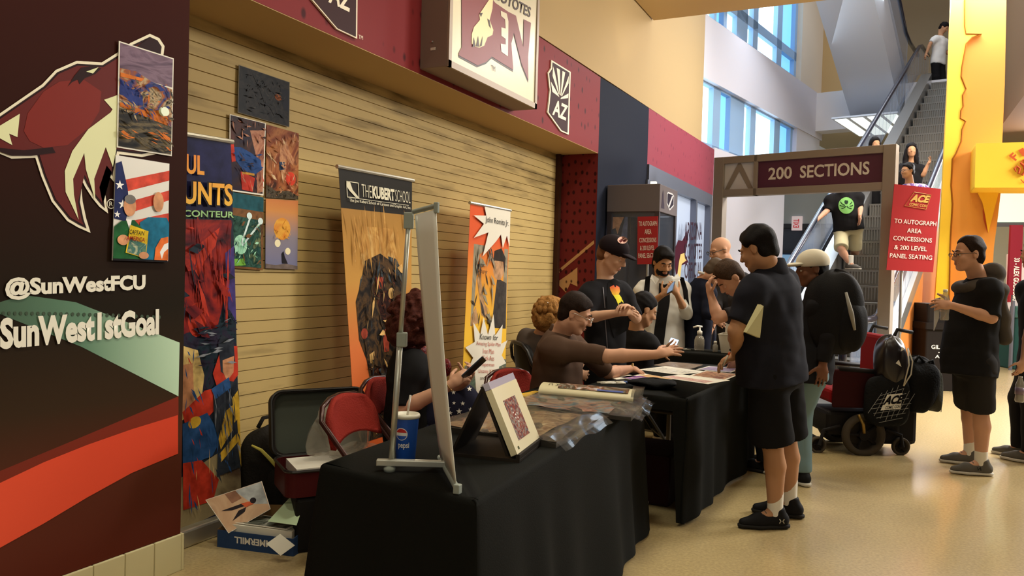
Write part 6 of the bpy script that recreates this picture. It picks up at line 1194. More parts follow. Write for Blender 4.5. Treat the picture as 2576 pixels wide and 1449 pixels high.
def figure(label, P, N, yaw, hd, look, armR, armL, legs, group=None, W=1.0, Dp=1.0, belly=0.0, skin='fair', shirt=None, sleeve='short', hem=-.22, pants=None, ptype='pants', shoes=None, sole=None, sock=None, res=.008,
           hs=1.0, shape=1.0, upv=V((0, 0, 1)), hands=True, face=True, brow=None, sh_w=.185, handR=None, handL=None, legcut=None, collar=False, wide=1.0, shortw=.098):
    """P pelvis, N base of the neck, yaw-direction of the chest; arms = (elbow, wrist); legs = ((hip?, knee, ankle, toe direction) right, left)"""
    P, N, hd = V(P), V(N), V(hd); ax = (N - P); L = ax.length; ax.normalize(); f = V(yaw); f = (f - ax * f.dot(ax)).normalized(); lat = f.cross(ax).normalized()   # lat = figure's right
    zmin = min(l[2].z for l in legs if l is not None) - .08 if any(l is not None for l in legs) else P.z - .2
    org = V((P.x, P.y, max(0, zmin)))
    B = Field(res)
    S = L / .56
    body = [(-.2, .06, .05, 0), (-.12, .14, .10, 0), (0, .165, .115, 0), (.3, .145, .105, belly * .5), (.6, .160, .112, belly * .2), (.8, .160, .10, 0), (.92, .11, .075, 0), (1.0, .055, .05, 0)]
    pr = [(a, b_ * W, c * Dp + (belly * .5 if .1 < a < .7 else 0), d) for a, b_, c, d in body]
    B.tube(P, ax, lat, f, L, pr, .02)
    g, r_, f_, u_ = head(B, hd, look, upv, hs, wide); M = [[r_[i], f_[i], u_[i]] for i in range(3)]
    B.cone(g(0, -.028, -.075), N + f * -.005 - ax * .03, .054 * hs * (W * .3 + .7), .062 * (W * .4 + .6), .025)
    sR, sL = P + ax * L * .86 + lat * sh_w * W, P + ax * L * .86 - lat * sh_w * W
    T = Field(res) if shirt else None
    if T:
        e = .013
        pr2 = [(hem - .05, .168 * W + e, .120 * Dp + e + belly * .4, belly * .45), (hem + .04, .172 * W + e, .122 * Dp + e + belly * .5, belly * .5), (0, .172 * W + e, .122 * Dp + e + belly * .55, belly * .55), (.3, .160 * W + e, .115 * Dp + e + belly * .6, belly * .6), (.6, .170 * W + e, .12 * Dp + e + belly * .2, belly * .25), (.8, .166 * W + e, .104 * Dp + e, 0), (.92, .118 * W + e, .080 * Dp + e, 0), (1.02, .062 + e, .056 + e, 0)]
        T.tube(P, ax, lat, f, L, pr2, .02, smin=hem, smax=1.0)
    for (arm, s0, hspec, sd) in ((armR, sR, handR, 1), (armL, sL, handL, -1)):
        if arm is None: continue
        el_, wr = V(arm[0]), V(arm[1]); k = .9 + .1 * W
        B.cone(s0 - lat * sd * .03, el_, .050 * k, .040 * k, .03); mid = el_.lerp(wr, .3); B.cone(el_, mid, .040 * k, .041 * k, .01); B.cone(mid, wr, .041 * k, .026 * k, .01)
        if hands:
            hp = hspec or {}; d = hp.get('d', (wr - el_)); pn = hp.get('pn', -lat * sd - ax * .2); hand(B, wr, d, pn, hp.get('side', 1), hp.get('curl', .5), hp.get('s', 1.0), hp.get('spread', .1), hp.get('thumb', .6))
        if T and sleeve != 'none':
            T.cone(s0 - lat * sd * .06 - ax * .012, s0 + (el_ - s0) * .15 - ax * .01, .060 * k, .060 * k, .08)
            if sleeve == 'short': e2 = s0.lerp(el_, .80); T.cone(s0 - lat * sd * .03, e2, .062 * k, .060 * k, .06, capb=True)
            elif sleeve == 'elbow': e2 = s0.lerp(el_, .96); T.cone(s0 - lat * sd * .03, e2, .062 * k, .056 * k, .06, capb=True)
            elif sleeve == 'rolled': T.cone(s0 - lat * sd * .03, el_, .061 * k, .056 * k, .03); e2 = el_.lerp(wr, .45); T.cone(el_, e2, .056 * k, .050 * k, .02, capb=True)
            elif sleeve == 'long': T.cone(s0 - lat * sd * .03, el_, .061 * k, .054 * k, .03); e2 = el_.lerp(wr, .93); T.cone(el_, e2, .054 * k, .038 * k, .02, capb=True)
    Tp = Field(res) if pants else None
    if Tp:
        e = .008; Tp.tube(P, ax, lat, f, L, [(-.22, .10 * W, .09 * Dp, 0), (-.14, .155 * W + e, .112 * Dp + e, 0), (0, .168 * W + e, .118 * Dp + e, belly * .2), (.12, .160 * W + e, .112 * Dp + e, belly * .4)], .03)
    feet = []
    for lg, sd in zip(legs, (1, -1)):
        if lg is None: continue
        kn, an, td = V(lg[0]), V(lg[1]), V(lg[2] if len(lg) < 4 else lg[3]); an = V(lg[1]); td = V(lg[2]).normalized()
        hip = P + lat * sd * .088 * W - ax * .05; k = .85 + .15 * W
        B.cone(hip, kn, .082 * k, .056 * k, .03); cm = kn.lerp(an, .32); bk = -td; B.cone(kn, cm + bk * .012, .054 * k, .057 * k, .015); B.cone(cm + bk * .012, an, .056 * k, .036 * k, .015); B.cone(an, an + td * .10 - V((0, 0, .04)), .034, .028, .02)
        if Tp:
            if ptype == 'shorts': c_ = hip.lerp(kn, 1.0) if legcut is None else hip.lerp(kn, legcut); Tp.cone(hip, c_, .100 * k, shortw * k, .04, capb=True)
            else: Tp.cone(hip, kn, .098 * k, .086 * k, .04); c_ = kn.lerp(an, 1.0); Tp.cone(kn, c_, .086 * k, .068 * k, .02, capb=True)
        feet.append((an, td))
    t = B.build('person', SKIN[skin], None, org); tag(t, label, 'person', group)
    if T: T.build('shirt', shirt, t, wr=(.0045, 26, 3), smooth=2)
    if Tp: Tp.build('shorts' if ptype == 'shorts' else 'trousers', pants, t, wr=(.0025, 24, 5), smooth=2)
    for an, td in feet:
        if shoes is None: continue
        u = V((0, 0, 1)); rr = td.cross(u); Mf = [[rr[i], td[i], u[i]] for i in range(3)]; z0 = an.z - .085; a0 = V((an.x, an.y, z0))
        Sf = Field(min(res, .007)); Sf.cone(a0 - td * .045 + u * .045, a0 + td * .10 + u * .038, .040, .044, .02); Sf.cone(a0 + td * .10 + u * .034, a0 + td * .185 + u * .026, .044, .028, .02); Sf.cone(a0 - td * .02 + u * .05, an + u * .012 - td * .012, .042, .046, .03); Sf.cut(an + u * .028, u + td * .25); Sf.cut(a0 + u * .018, -u)
        so = Sf.build('shoe', shoes, t, smooth=2)
        S2 = Field(min(res, .007)); S2.cone(a0 - td * .050 + u * .012, a0 + td * .10 + u * .012, .042, .047, .01); S2.cone(a0 + td * .10 + u * .012, a0 + td * .190 + u * .014, .047, .030, .02); S2.cut(a0 + u * .022, u); S2.cut(a0, -u)
        S2.build('sole', sole or mat('sole_white', (206, 200, 186), .6), so, smooth=1)
        b = MB()
        for j in range(4): c = a0 + td * (.06 + .022 * j) + u * (.088 - .010 * j); b.tube([c - rr * .022, c + u * .004, c + rr * .022], .003, 5)
        b.build('laces', mat('lace_grey', (90, 88, 84), .7), so)
        if sock is not None:
            K = Field(min(res, .007)); K.cone(an - u * .01, an + u * sock[1], .044, .045, .01, capb=True); K.build('sock', sock[0], t, smooth=1)
    if face: face_parts(t, g, hs, brow, SKIN[skin], V(look).normalized().z < -.25)
    fr = dict(g=g, M=M, P=P, N=N, ax=ax, lat=lat, f=f, L=L, sR=sR, sL=sL, B=B); return t, fr
def dirn(r, f, z=0.0): return RT * r + FW * f + V((0, 0, z))
from mathutils.bvhtree import BVHTree
def shirtm(name, rgb, rough=.85, **k): return mat(name, tuple(int(c * 1.12) if max(rgb) < 60 else c for c in rgb), rough, bump=(420, .10), **k)
c_polo, c_blackT, c_dark, c_grey, c_brown = shirtm('cloth_navy_black', (30, 30, 36)), shirtm('cloth_black', (26, 25, 26)), shirtm('cloth_dark_charcoal', (44, 42, 44)), shirtm('cloth_grey_brown', (84, 74, 68)), shirtm('cloth_brown', (84, 64, 52))
c_blkshort, c_jean, c_khaki, c_white = shirtm('cloth_black_twill', (24, 23, 24)), shirtm('denim', (112, 136, 142)), shirtm('cloth_khaki', (186, 176, 140)), shirtm('cloth_white', (214, 212, 206))
hb = dict(noise=(140, .45), bump=(420, .35)); h_black, h_brown, h_red, h_curl = mat('hair_black', (24, 20, 20), .5, **hb), mat('hair_brown', (64, 46, 32), .55, **hb), mat('hair_red_blond', (158, 112, 60), .55, **hb), mat('hair_dark_red', (74, 36, 28), .65, **hb)
s_black, s_grey = mat('shoe_black', (28, 27, 28), .6), mat('shoe_grey', (92, 88, 82), .7)
sole_dark, sole_wht = mat('sole_dark', (40, 38, 36), .7), mat('sole_white', (206, 200, 186), .6)
sock_w = mat('sock_white', (224, 218, 204), .85)
def flr(x, y, z=.09): p = onZ(x, y, 0); return V((p.x, p.y, z))
def fdir(x0, y0, x1, y1): return (onZ(x1, y1) - onZ(x0, y0)).normalized()
def decal(o, polys, mats, name, off=.006, parent=None):
    """printed shapes laid on the cloth of object o (a part of its person)"""
    me = o.data; og = ORG[o.name]; bv = BVHTree.FromPolygons([v.co + og for v in me.vertices], [tuple(p.vertices) for p in me.polygons]); b = MB()
    for mi, pts in polys:
        cx, cy = sum(p[0] for p in pts) / len(pts), sum(p[1] for p in pts) / len(pts); ring_ = []
        for (x0, y0), (x1, y1) in zip(pts, pts[1:] + pts[:1]): ring_ += [(x0, y0), ((x0 + x1) / 2, (y0 + y1) / 2)]
        out = []; ok = True
        for x, y in ring_ + [(cx + (x - cx) * .5, cy + (y - cy) * .5) for x, y in ring_] + [(cx, cy)]:
            d = sight(x, y).normalized(); hit = bv.ray_cast(CAMP, d); out.append(None if hit[0] is None else hit[0] - d * (off + .0006 * mi))
        if out[-1] is None: continue
        n = len(ring_); ds_ = sorted((p - CAMP).dot(FW) for p in out if p is not None); md_ = ds_[len(ds_) // 2]
        xy = ring_ + [(cx + (x - cx) * .5, cy + (y - cy) * .5) for x, y in ring_] + [(cx, cy)]
        out = [p if p is not None and abs((p - CAMP).dot(FW) - md_) < .16 else atD(xy[i][0], xy[i][1], md_) for i, p in enumerate(out)]; fs = [(i, (i + 1) % n, n + (i + 1) % n, n + i) for i in range(n)] + [(n + i, n + (i + 1) % n, 2 * n) for i in range(n)]; b.add(out, fs, mi)
    par = parent or o.parent or o
    if b.v: return b.build(name, mats, par, smooth=True)
def belt_items(): pass
# --- the man in the dark polo, seen from behind
tl_, tr_2 = fdir(1955, 1328, 1845, 1328), fdir(1985, 1297, 1880, 1283)
aL, aR = flr(1948, 1328), flr(1984, 1300)
P_ = atD(1950, 925, 4.50); N_ = atD(1936, 676, 4.47); f_ = dirn(-.72, .62)
t, fr = figure('person in dark polo and black shorts seen from behind, writing at the second table', P_, N_, f_, atD(1906, 628, 4.45), dirn(-.70, .66, -.38),
    (atD(1965, 850, 4.75), atD(1905, 905, 4.85)), (atD(1850, 832, 4.27), atD(1853, 893, 4.55)),
    ((aR + V((0, 0, .40)) + tr_2 * .03, aR, tr_2), (aL + V((0, 0, .40)) + tl_ * .03, aL, tl_)), W=1.42, Dp=1.25, belly=.04, shortw=.118, skin='tan', shirt=c_polo, sleeve='short', hem=-.14, pants=c_blkshort, ptype='shorts', shoes=s_black, sole=sole_dark, sock=(sock_w, .16), res=.0065,
    handL=dict(d=dirn(-.6, .2, -.3), pn=(0, 0, -1), curl=.75, side=-1), handR=dict(d=dirn(-.7, .2, -.2), pn=(0, 0, -1), curl=.6), legcut=.95, brow=h_black)
hair_cap(t, fr['g'], fr['M'], 1.05, h_black, 'short', res=.006)
F = Field(.006); g = fr['g']; N0 = fr['N']; F.cone(N0 - V((0, 0, .02)), N0 + V((0, 0, .052)) + f_ * .012, .108, .090, .01, capb=True); F.build('collar', c_polo, t, smooth=1)
b = MB(); b.tube([V(q) for q in ring(atD(1852, 880, 4.47), dirn(.034, 0), dirn(0, .034, -.008), 16)], .006, 6, closed=True); b.build('wristband', mat('band_black', (24, 24, 26), .5), t)
F = Field(.008); F.cone(P_ + fr['ax'] * -.02 + fr['lat'] * -.1 - f_ * .1, P_ + fr['lat'] * .1 - f_ * .1, .012, .012); 
sh = [c for c in t.children if c.name.startswith('shoe')][-1]
b = MB(); rr = tl_.cross(Zv); q0 = aL - tl_ * .02 - rr * .052 - V((0, 0, .035))
for sx in (-1, 1):
    b.tube([q0 + tl_ * (.014 * sx) + V((0, 0, .012)), q0 + tl_ * (.006 * sx), q0 + tl_ * (.014 * sx) - V((0, 0, .012))], .003, 5)
b.build('shoe_emblem', mat('emblem_pale_print', (180, 172, 150), .5), sh)
fo = [atD(1878, 836, 4.16), atD(1912, 850, 4.14), atD(1921, 770, 4.14), atD(1914, 766, 4.16)]
b = MB(); b.prism(fo, dirn(-.04, .10) * .25); b.build('folder', mat('folder_cream', (206, 198, 150), .6), label='cream paper folder tucked under the arm of the person in the dark polo', cat='folder')
t = thing('pen', atD(1826, 915, 4.62), 'pale pen with orange tip in the writing hand over the brown print', 'pen'); a, e = atD(1818, 920, 4.44), atD(1836, 886, 4.40); MB().tube([a, a.lerp(e, .8)], .005, 8).build('barrel', m_pen, t, smooth=True); MB().tube([a.lerp(e, .8), e], .006, 8).build('cap', mat('pen_orange', (206, 90, 40), .4), t, smooth=True)
# --- the man bending over the table
af = flr(1925, 1190); ad = fdir(1925, 1190, 1868, 1178)
t, fr = figure('person with short brown hair bending head down over the second table', atD(1936, 905, 5.85), atD(1868, 738, 5.72), dirn(-.9, -.1), atD(1836, 700, 5.62), dirn(-.62, -.12, -.72),
    (atD(1880, 850, 5.95), atD(1850, 905, 5.95)), (atD(1806, 800, 5.55), atD(1788, 742, 5.6)), ((af + dirn(.1, .2, .42), af + dirn(.15, .2), ad), (af + V((0, 0, .42)) + ad * .04, af, ad)), W=1.0, skin='rosy', shirt=c_dark, sleeve='short', pants=c_blkshort, shoes=s_black, sole=sole_dark, res=.008,
    handL=dict(d=dirn(-.3, 0, 1), pn=dirn(.8, .1), curl=.95, side=-1), brow=h_brown)
hair_cap(t, fr['g'], fr['M'], 1.04, h_brown, 'short', res=.006)
# --- the white cap man with the backpack
ac = flr(2014, 1218); acd = fdir(2014, 1218, 1960, 1195)
P_, N_ = atD(2046, 925, 5.42), atD(2062, 735, 5.45)
t, fr = figure('person in white cap, dark jacket and jeans behind the person in the dark polo', P_, N_, dirn(-.85, .4), atD(2042, 678, 5.42), dirn(-.95, .1, -.12),
    (atD(2060, 840, 5.75), atD(2000, 870, 5.8)), (atD(2080, 845, 5.2), atD(2070, 915, 5.2)), ((ac + dirn(-.1, .22, .42), ac + dirn(-.12, .2), acd), (ac + V((0, 0, .42)) + acd * .04, ac, acd)), W=1.22, belly=.05, skin='brown', shirt=shirtm('jacket_black', (28, 27, 29)), sleeve='long', hem=-.2, pants=c_jean, shoes=s_black, sole=sole_wht, res=.008,
    handL=dict(d=(0, 0, -1), pn=dirn(0, 1), curl=.3, side=-1), brow=h_black)
hair_cap(t, fr['g'], fr['M'], 1.0, h_black, 'short', res=.007)
def capmesh(t, fr, m, s=1.0, brim=True, down=.03, name='cap'):
    g, M = fr['g'], fr['M']; F = Field(.006); f = (g(0, 1, 0) - g(0, 0, 0)).normalized(); u = (g(0, 0, 1) - g(0, 0, 0)).normalized()
    F.ell(g(0, -.012, .052), (.094 * s, .116 * s, .094 * s), M); F.cut(g(0, .03, .052 - down), f * .05 - u)
    if brim:
        F2 = Field(.006); F2.ell(g(0, .105, .046), (.076 * s, .072 * s, .015 * s), M); F2.cut(g(0, .06, 0), -f); F2.build(name + '_brim', m, t, smooth=1)
    return F.build(name, m, t, smooth=1)
capmesh(t, fr, mat('cap_white', (214, 206, 186), .8), .98)
bpk = thing('backpack', atD(2098, 900, 5.3), 'large black backpack on the back of the person in the white cap', 'backpack')
lump('bag_body', None, None, atD(2098, 788, 5.28), (.19, .15, .285), mat('backpack_nylon', (28, 27, 28), .65, bump=(160, .15)), 61, .06, YAW, parent=bpk, squash=.75)
lump('front_pocket', None, None, atD(2128, 815, 5.24), (.12, .13, .19), mat('backpack_nylon', (28, 27, 28), .65, bump=(160, .15)), 62, .06, YAW, parent=bpk, squash=.75)
b = MB(); b.tube([atD(2128, 735, 5.10), atD(2142, 790, 5.08), atD(2150, 830, 5.10)], [.008, .016, .008], 8); b.build('zip_strip', mat('zip_grey', (150, 146, 136), .5), bpk, smooth=True)
# --- people behind the crosswise table
t, fr = figure('person in navy vest with white collar bending away behind the crosswise table', atD(1748, 890, 7.75), atD(1768, 700, 7.72), dirn(.9, .25), atD(1798, 684, 7.66), dirn(.8, .1, -.7), (atD(1778, 790, 7.45), atD(1796, 800, 7.4)), (atD(1752, 780, 7.95), atD(1790, 800, 7.9)),
    (None, None), W=1.0, skin='rosy', shirt=shirtm('vest_navy', (24, 26, 38)), sleeve='long', res=.012, pants=None, brow=None)
hair_cap(t, fr['g'], fr['M'], 1.0, mat('hair_grey_brown', (84, 70, 58), .6), 'short', res=.009)
b = MB(); b.tube(ring(atD(1772, 690, 7.70), dirn(.055, 0, -.02), dirn(0, .07, 0), 16), .012, 6, closed=True); b.build('collar', c_white, t, smooth=True)
# legs are given to those who stand behind the table too
def standlegs(P, f, up=.0):
    f = V(f).normalized(); lt = f.cross(Zv); r = []
    for sd in (1, -1): a = V((P.x, P.y, up + .09)) + lt * sd * .1; r.append((a + f * .03 + V((0, 0, .41)), a, f))
    return tuple(r)
P_ = atD(1842, 880, 8.25); f_ = dirn(-.8, -.45)
t, fr = figure('bald person in glasses and a dark grey T-shirt behind the crosswise table', P_, atD(1842, 676, 8.25), f_, atD(1812, 630, 8.18), dirn(-.92, -.2, -.3), (atD(1800, 790, 8.0), atD(1780, 850, 7.9)), (atD(1880, 790, 8.2), atD(1850, 850, 8.1)), standlegs(P_, f_), W=1.12, skin='rosy', shirt=c_dark, pants=c_blkshort, shoes=s_black, res=.010, hs=1.13, brow=None)
glasses(t, fr['g'], 1.13, mat('frame_black', (24, 22, 22), .4), .022, .016, .003)
P_ = atD(1668, 885, 7.75); f_ = dirn(.05, -1)
t, fr = figure('person in open white shirt over black, looking down at a phone', P_, atD(1668, 694, 7.75), f_, atD(1668, 660, 7.66), dirn(.16, -.9, -.42), (atD(1608, 785, 7.62), atD(1666, 742, 7.34)), (atD(1727, 790, 7.62), atD(1704, 742, 7.34)), standlegs(P_, f_), W=1.22, skin='tan', shirt=c_white, sleeve='rolled', hem=-.22, pants=c_blkshort, shoes=s_black, res=.009, hs=1.12, belly=.03, sh_w=.19,
    handR=dict(d=dirn(.5, -.2, .5), pn=dirn(.5, .6, .4), curl=.6, side=1), handL=dict(d=dirn(-.4, -.2, .6), pn=dirn(-.5, .6, .4), curl=.6, side=-1), brow=h_black)
hair_cap(t, fr['g'], fr['M'], 1.12, h_black, 'full', res=.008)
F = Field(.008); Mh = fr['M']; F.ell(fr['g'](0, .026, -.062), (.0625 * 1.12, .074 * 1.12, .062 * 1.12), Mh); F.ell(fr['g'](0, .10, -.06), (.026 * 1.1, .03 * 1.1, .011 * 1.1), Mh, .006, 's'); F.cut(fr['g'](0, .03, -.042), fr['g'](0, -.5, 1) - fr['g'](0, 0, 0)); F.build('beard', h_black, t, smooth=1)
sh = [c for c in t.children if c.name.startswith('shirt')][0]
decal(sh, [(0, [(1658, 712), (1672, 716), (1686, 712), (1685, 760), (1678, 800), (1668, 880), (1640, 880), (1646, 830), (1656, 760)])], [c_blackT], 'undershirt', .014)
b = MB(); b.poly([atD(1640, 690, 7.60), atD(1658, 702, 7.56), atD(1650, 716, 7.56), atD(1636, 700, 7.58)]); b.poly([atD(1690, 702, 7.56), atD(1704, 688, 7.60), atD(1712, 700, 7.58), atD(1698, 715, 7.56)]); b.build('collar', c_white, t, solid=.006)
bpk = thing('backpack', atD(1668, 820, 8.1), 'black backpack worn by the person in the white shirt', 'backpack'); lump('bag_body', None, None, atD(1668, 770, 8.08), (.16, .09, .24), c_blkshort, 63, .05, YAW, parent=bpk, squash=.7)
for q in ([(1624, 696), (1636, 694), (1634, 730), (1630, 772), (1618, 772), (1620, 730)], [(1708, 696), (1720, 698), (1730, 730), (1734, 768), (1722, 770), (1718, 730)]): decal(sh, [(0, q)], [c_blkshort], 'shoulder_strap', .008, bpk)
def phone(label, c, d, n_, lit=False, s=(.074, .15)):
    c = V(c); u = V(d).normalized(); n = V(n_); n = (n - u * n.dot(u)).normalized(); r = u.cross(n); Rm = Matrix((r, u, n)).transposed(); t = thing('smartphone', c, label, 'phone'); MB().box(c, (s[0], s[1], .009), Rm).build('body', mat('phone_black', (26, 24, 26), .35), t, bevel=.003)
    MB().box(c + n * .0048, (s[0] * .92, s[1] * .88, .0008), Rm).build('screen', mat('screen_lit', (190, 220, 255), .2, emit=2.2) if lit else mat('screen_dim', (120, 150, 190), .2, emit=.4), t); return t
phone('dark phone held by the person in the white shirt', atD(1688, 724, 7.28), dirn(.25, .6, .5), dirn(-.1, .5, .8))
# --- standing in black cap
P_ = atD(1520, 905, 5.95); f_ = dirn(.55, -.72)
t, fr = figure('person in black cap and black jacket standing beside the wall, hands together', P_, atD(1524, 702, 5.92), f_, atD(1540, 642, 5.88), dirn(.78, -.40, -.42), (atD(1474, 800, 5.72), atD(1556, 787, 5.55)), (atD(1600, 800, 5.9), atD(1580, 775, 5.62)), standlegs(P_, f_), W=1.05, skin='fair', shirt=shirtm('jacket_soft_black', (30, 29, 32)), sleeve='elbow', hem=-.25, pants=c_blkshort, shoes=s_black, res=.0075, hs=1.08,
    handR=dict(d=dirn(.9, .0, .12), pn=dirn(0, .5, -.6), curl=.5, side=1), handL=dict(d=dirn(-.2, -.3, .1), pn=dirn(0, 0, -1), curl=.6, side=1), brow=h_brown)
hair_cap(t, fr['g'], fr['M'], 1.06, mat('hair_light_brown', (110, 72, 48), .55), 'short', res=.007)
cp_ = capmesh(t, fr, mat('cap_black', (34, 26, 30), .8), 1.06, brim=False, down=.035); F = Field(.007); g = fr['g']; F.ell(g(0, .11, .046), (.072, .07, .014), fr['M']); F.build('cap_brim', mat('cap_black', (34, 26, 30), .8), t, smooth=1)
decal(cp_, [(0, [(1566 + 13 * math.cos(a), 604 + 9 * math.sin(a)) for a in [i * math.pi / 6 for i in range(12)]]), (1, [(1557, 605), (1566, 598), (1575, 605), (1570, 611), (1566, 606), (1561, 611)])], [mat('patch_pink', (236, 190, 176), .6), mat('patch_brown', (96, 40, 40), .6)], 'cap_patch', .006)
sh = [c for c in t.children if c.name.startswith('shirt')][0]
decal(sh, [(0, [(1530, 712), (1543, 700), (1562, 712), (1572, 740), (1590, 770), (1580, 830), (1545, 850), (1530, 800), (1526, 750)]), (1, [(1534, 722), (1546, 716), (1558, 722), (1560, 732), (1556, 742), (1543, 743), (1536, 735)]), (2, [(1543, 743), (1558, 741), (1566, 752), (1570, 766), (1556, 768), (1550, 754)])], [c_blackT, ramp('print_sunrise', 2, [(1.28, (240, 196, 60)), (1.36, (232, 90, 70))], .6), mat('print_yellow', (226, 216, 50), .6), mat('ink_black', (20, 18, 20), .5)], 'shirt_print', .005)
for zq_ in ([(1516, 722), (1518, 722), (1523, 775), (1521, 775)], [(1521, 800), (1523, 800), (1530, 890), (1528, 890)], [(1578, 800), (1580, 800), (1578, 880), (1576, 880)]): decal(sh, [(0, zq_)], [mat('zip_silver', (120, 116, 120), .4, .6)], 'jacket_zip', .006)
# --- seated man in black
P_ = atD(1597, 948, 6.55); f_ = dirn(.8, .45)
def seatlegs(P, f, zk=.50, fwd=.42):
    f = V(f).normalized(); lt = f.cross(Zv); r = []
    for sd in (1, -1): k = V((P.x, P.y, zk)) + f * fwd + lt * sd * .1; a = V((k.x, k.y, .09)) - f * .02; r.append((k, a, f))
    return tuple(r)
t, fr = figure('seated person in black with short dark hair, facing away with a lit phone', P_, atD(1600, 830, 6.5), f_, atD(1620, 780, 6.48), dirn(.88, .25, -.38), (atD(1642, 872, 6.3), atD(1665, 878, 6.5)), (atD(1600, 880, 6.85), atD(1660, 880, 6.85)), seatlegs(P_, f_), W=1.05, skin='tan', shirt=c_blackT, sleeve='long', pants=c_blkshort, shoes=s_black, res=.009, hs=1.08, handR=dict(d=dirn(.9, .3, .15), pn=dirn(-.2, .5, .8), curl=.5, side=1), brow=h_black)
hair_cap(t, fr['g'], fr['M'], 1.1, h_black, 'short', res=.008)
phone('phone with a glowing screen over the crosswise table', atD(1692, 866, 6.55), dirn(.35, .6, .5), dirn(-.1, -.8, .6), True)
# --- man in the brown shirt reaching across
P_ = atD(1388, 1010, 4.9); f_ = dirn(.85, -.2)
t, fr = figure('seated person in brown shirt and glasses reaching an arm across the second table', P_, atD(1410, 834, 4.84), f_, atD(1447, 790, 4.76), dirn(.90, -.16, -.36), (atD(1528, 896, 4.52), atD(1650, 892, 4.56)), (atD(1530, 938, 5.15), atD(1588, 928, 5.45)), seatlegs(P_, f_), W=1.28, Dp=1.15, skin='rosy', shirt=c_brown, sleeve='elbow', hem=-.2, pants=c_blkshort, shoes=s_black, res=.006, hs=.98, belly=.03,
    handR=dict(d=dirn(.85, .1, .22), pn=dirn(0, .4, -.8), curl=.16, spread=.18, side=1, s=1.05), handL=dict(d=dirn(.8, .2, -.25), pn=(0, 0, -1), curl=.7, side=-1), brow=h_brown)
hair_cap(t, fr['g'], fr['M'], 1.0, mat('hair_dark_brown', (40, 28, 22), .55, **hb), 'short', res=.006)
glasses(t, fr['g'], .99, mat('frame_silver', (200, 196, 186), .25, .9), .020, .016, .0018)
F = Field(.006); F.cone(fr['N'] - V((0, 0, .0)), fr['N'] + V((0, 0, .03)) + f_ * .01, .074, .068, .01, capb=True); F.build('collar', c_brown, t, smooth=1)
w0 = atD(1590, 927, 5.45); b = MB(); b.tube(ring(w0, dirn(.006, .03, 0), dirn(.004, 0, .032), 14), .008, 6, closed=True); b.build('bracelet', mat('bracelet_gold', (176, 146, 90), .3, .8), t)
# --- woman with red-blond hair
P_ = atD(1345, 985, 5.68); f_ = dirn(.7, .62)
t, fr = figure('seated person with wavy red-blond hair and grey top, back turned', P_, atD(1364, 838, 5.62), f_, atD(1388, 792, 5.58), dirn(.75, .6, -.2), (atD(1400, 930, 5.4), atD(1450, 940, 5.5)), (atD(1360, 930, 6.0), atD(1420, 940, 6.0)), seatlegs(P_, f_), W=1.05, skin='fair', shirt=c_grey, sleeve='long', pants=c_blkshort, shoes=s_black, res=.009, brow=h_red)
hair_cap(t, fr['g'], fr['M'], 1.0, h_red, 'wavybob', res=.006, seed=4)
MB().lathe([(0, -.006), (.006, 0), (0, .006)], atD(1378, 762, 5.44), n=8).build('hair_pin', mat('chrome', (200, 196, 190), .2, 1), t, smooth=True)
# --- curly-haired woman with the phone
P_ = atD(1026, 1072, 4.32); f_ = dirn(.86, .2)
t, fr = figure('seated person with big curly dark red hair and black top, typing on a phone', P_, atD(1034, 872, 4.30), f_, atD(1056, 810, 4.26), dirn(.86, .22, -.42), (atD(1012, 1030, 4.05), atD(1132, 970, 4.02)), (atD(1085, 1020, 4.42), atD(1172, 958, 4.20)), seatlegs(P_, f_), W=1.08, skin='rosy', shirt=c_blackT, sleeve='elbow', pants=shirtm('cloth_navy_star', (30, 30, 44)), shoes=s_black, res=.0065,
    handR=dict(d=dirn(.72, .05, .62), pn=dirn(.35, .75, -.3), curl=.9, spread=.02, side=1, s=.92, thumb=1.4), handL=dict(d=dirn(.35, -.1, .7), pn=dirn(-.5, -.6, .2), curl=1.3, spread=.0, side=-1, s=.86, thumb=1.6), brow=h_curl)
hair_cap(t, fr['g'], fr['M'], 1.0, h_curl, 'curly', res=.007, seed=8, wr=(.006, 90, 2))
F = Field(.008); F.ell(atD(1160, 1040, 4.30), (.12, .12, .17), None); F.ell(atD(1090, 1050, 4.32), (.12, .13, .17), None, .04); ds = F.build('dress_front', shirtm('cloth_navy_star', (30, 30, 44)), t, wr=(.004, 24, 6))
dp = []
for (x, y, r) in ((1181, 978, 7), (1141, 987, 6), (1142, 1014, 5), (1164, 1015, 6), (1128, 1027, 6), (1155, 1035, 8), (1133, 1039, 6), (1138, 1054, 8), (1168, 1050, 6), (1184, 1030, 6)): dp.append((0, star(x, y, r, 1.0)))
decal(ds, dp, [mat('print_white', (224, 218, 206), .6)], 'star_print', .004)
F = Field(.006); rs = random.Random(2)
for i in range(26): a = rs.uniform(-1.6, 1.9); F.ell(fr['N'] + V((0, 0, -.01)) + f_ * (.085 * math.cos(a)) + fr['lat'] * (.085 * math.sin(a)) + V((0, 0, rs.uniform(-.03, .03))), [rs.uniform(.018, .03)] * 3, None, .01)
F.ell(atD(1122, 925, 4.16), (.03, .03, .05), None); F.build('scarf', art('scarf_red', [(150, 40, 44), (60, 24, 28), (190, 110, 96)], 60, 1), t, smooth=1)
phone('phone being typed on by the curly-haired person', atD(1192, 926, 4.02), dirn(.62, .1, .60), dirn(-.45, .3, .5))
b = MB(); w0 = atD(1130, 971, 4.02); b.tube(ring(w0, dirn(.02, 0, -.026), dirn(0, .034, 0), 14), .003, 5, closed=True); b.build('bracelet', mat('bracelet_gold', (176, 146, 90), .3, .8), t)
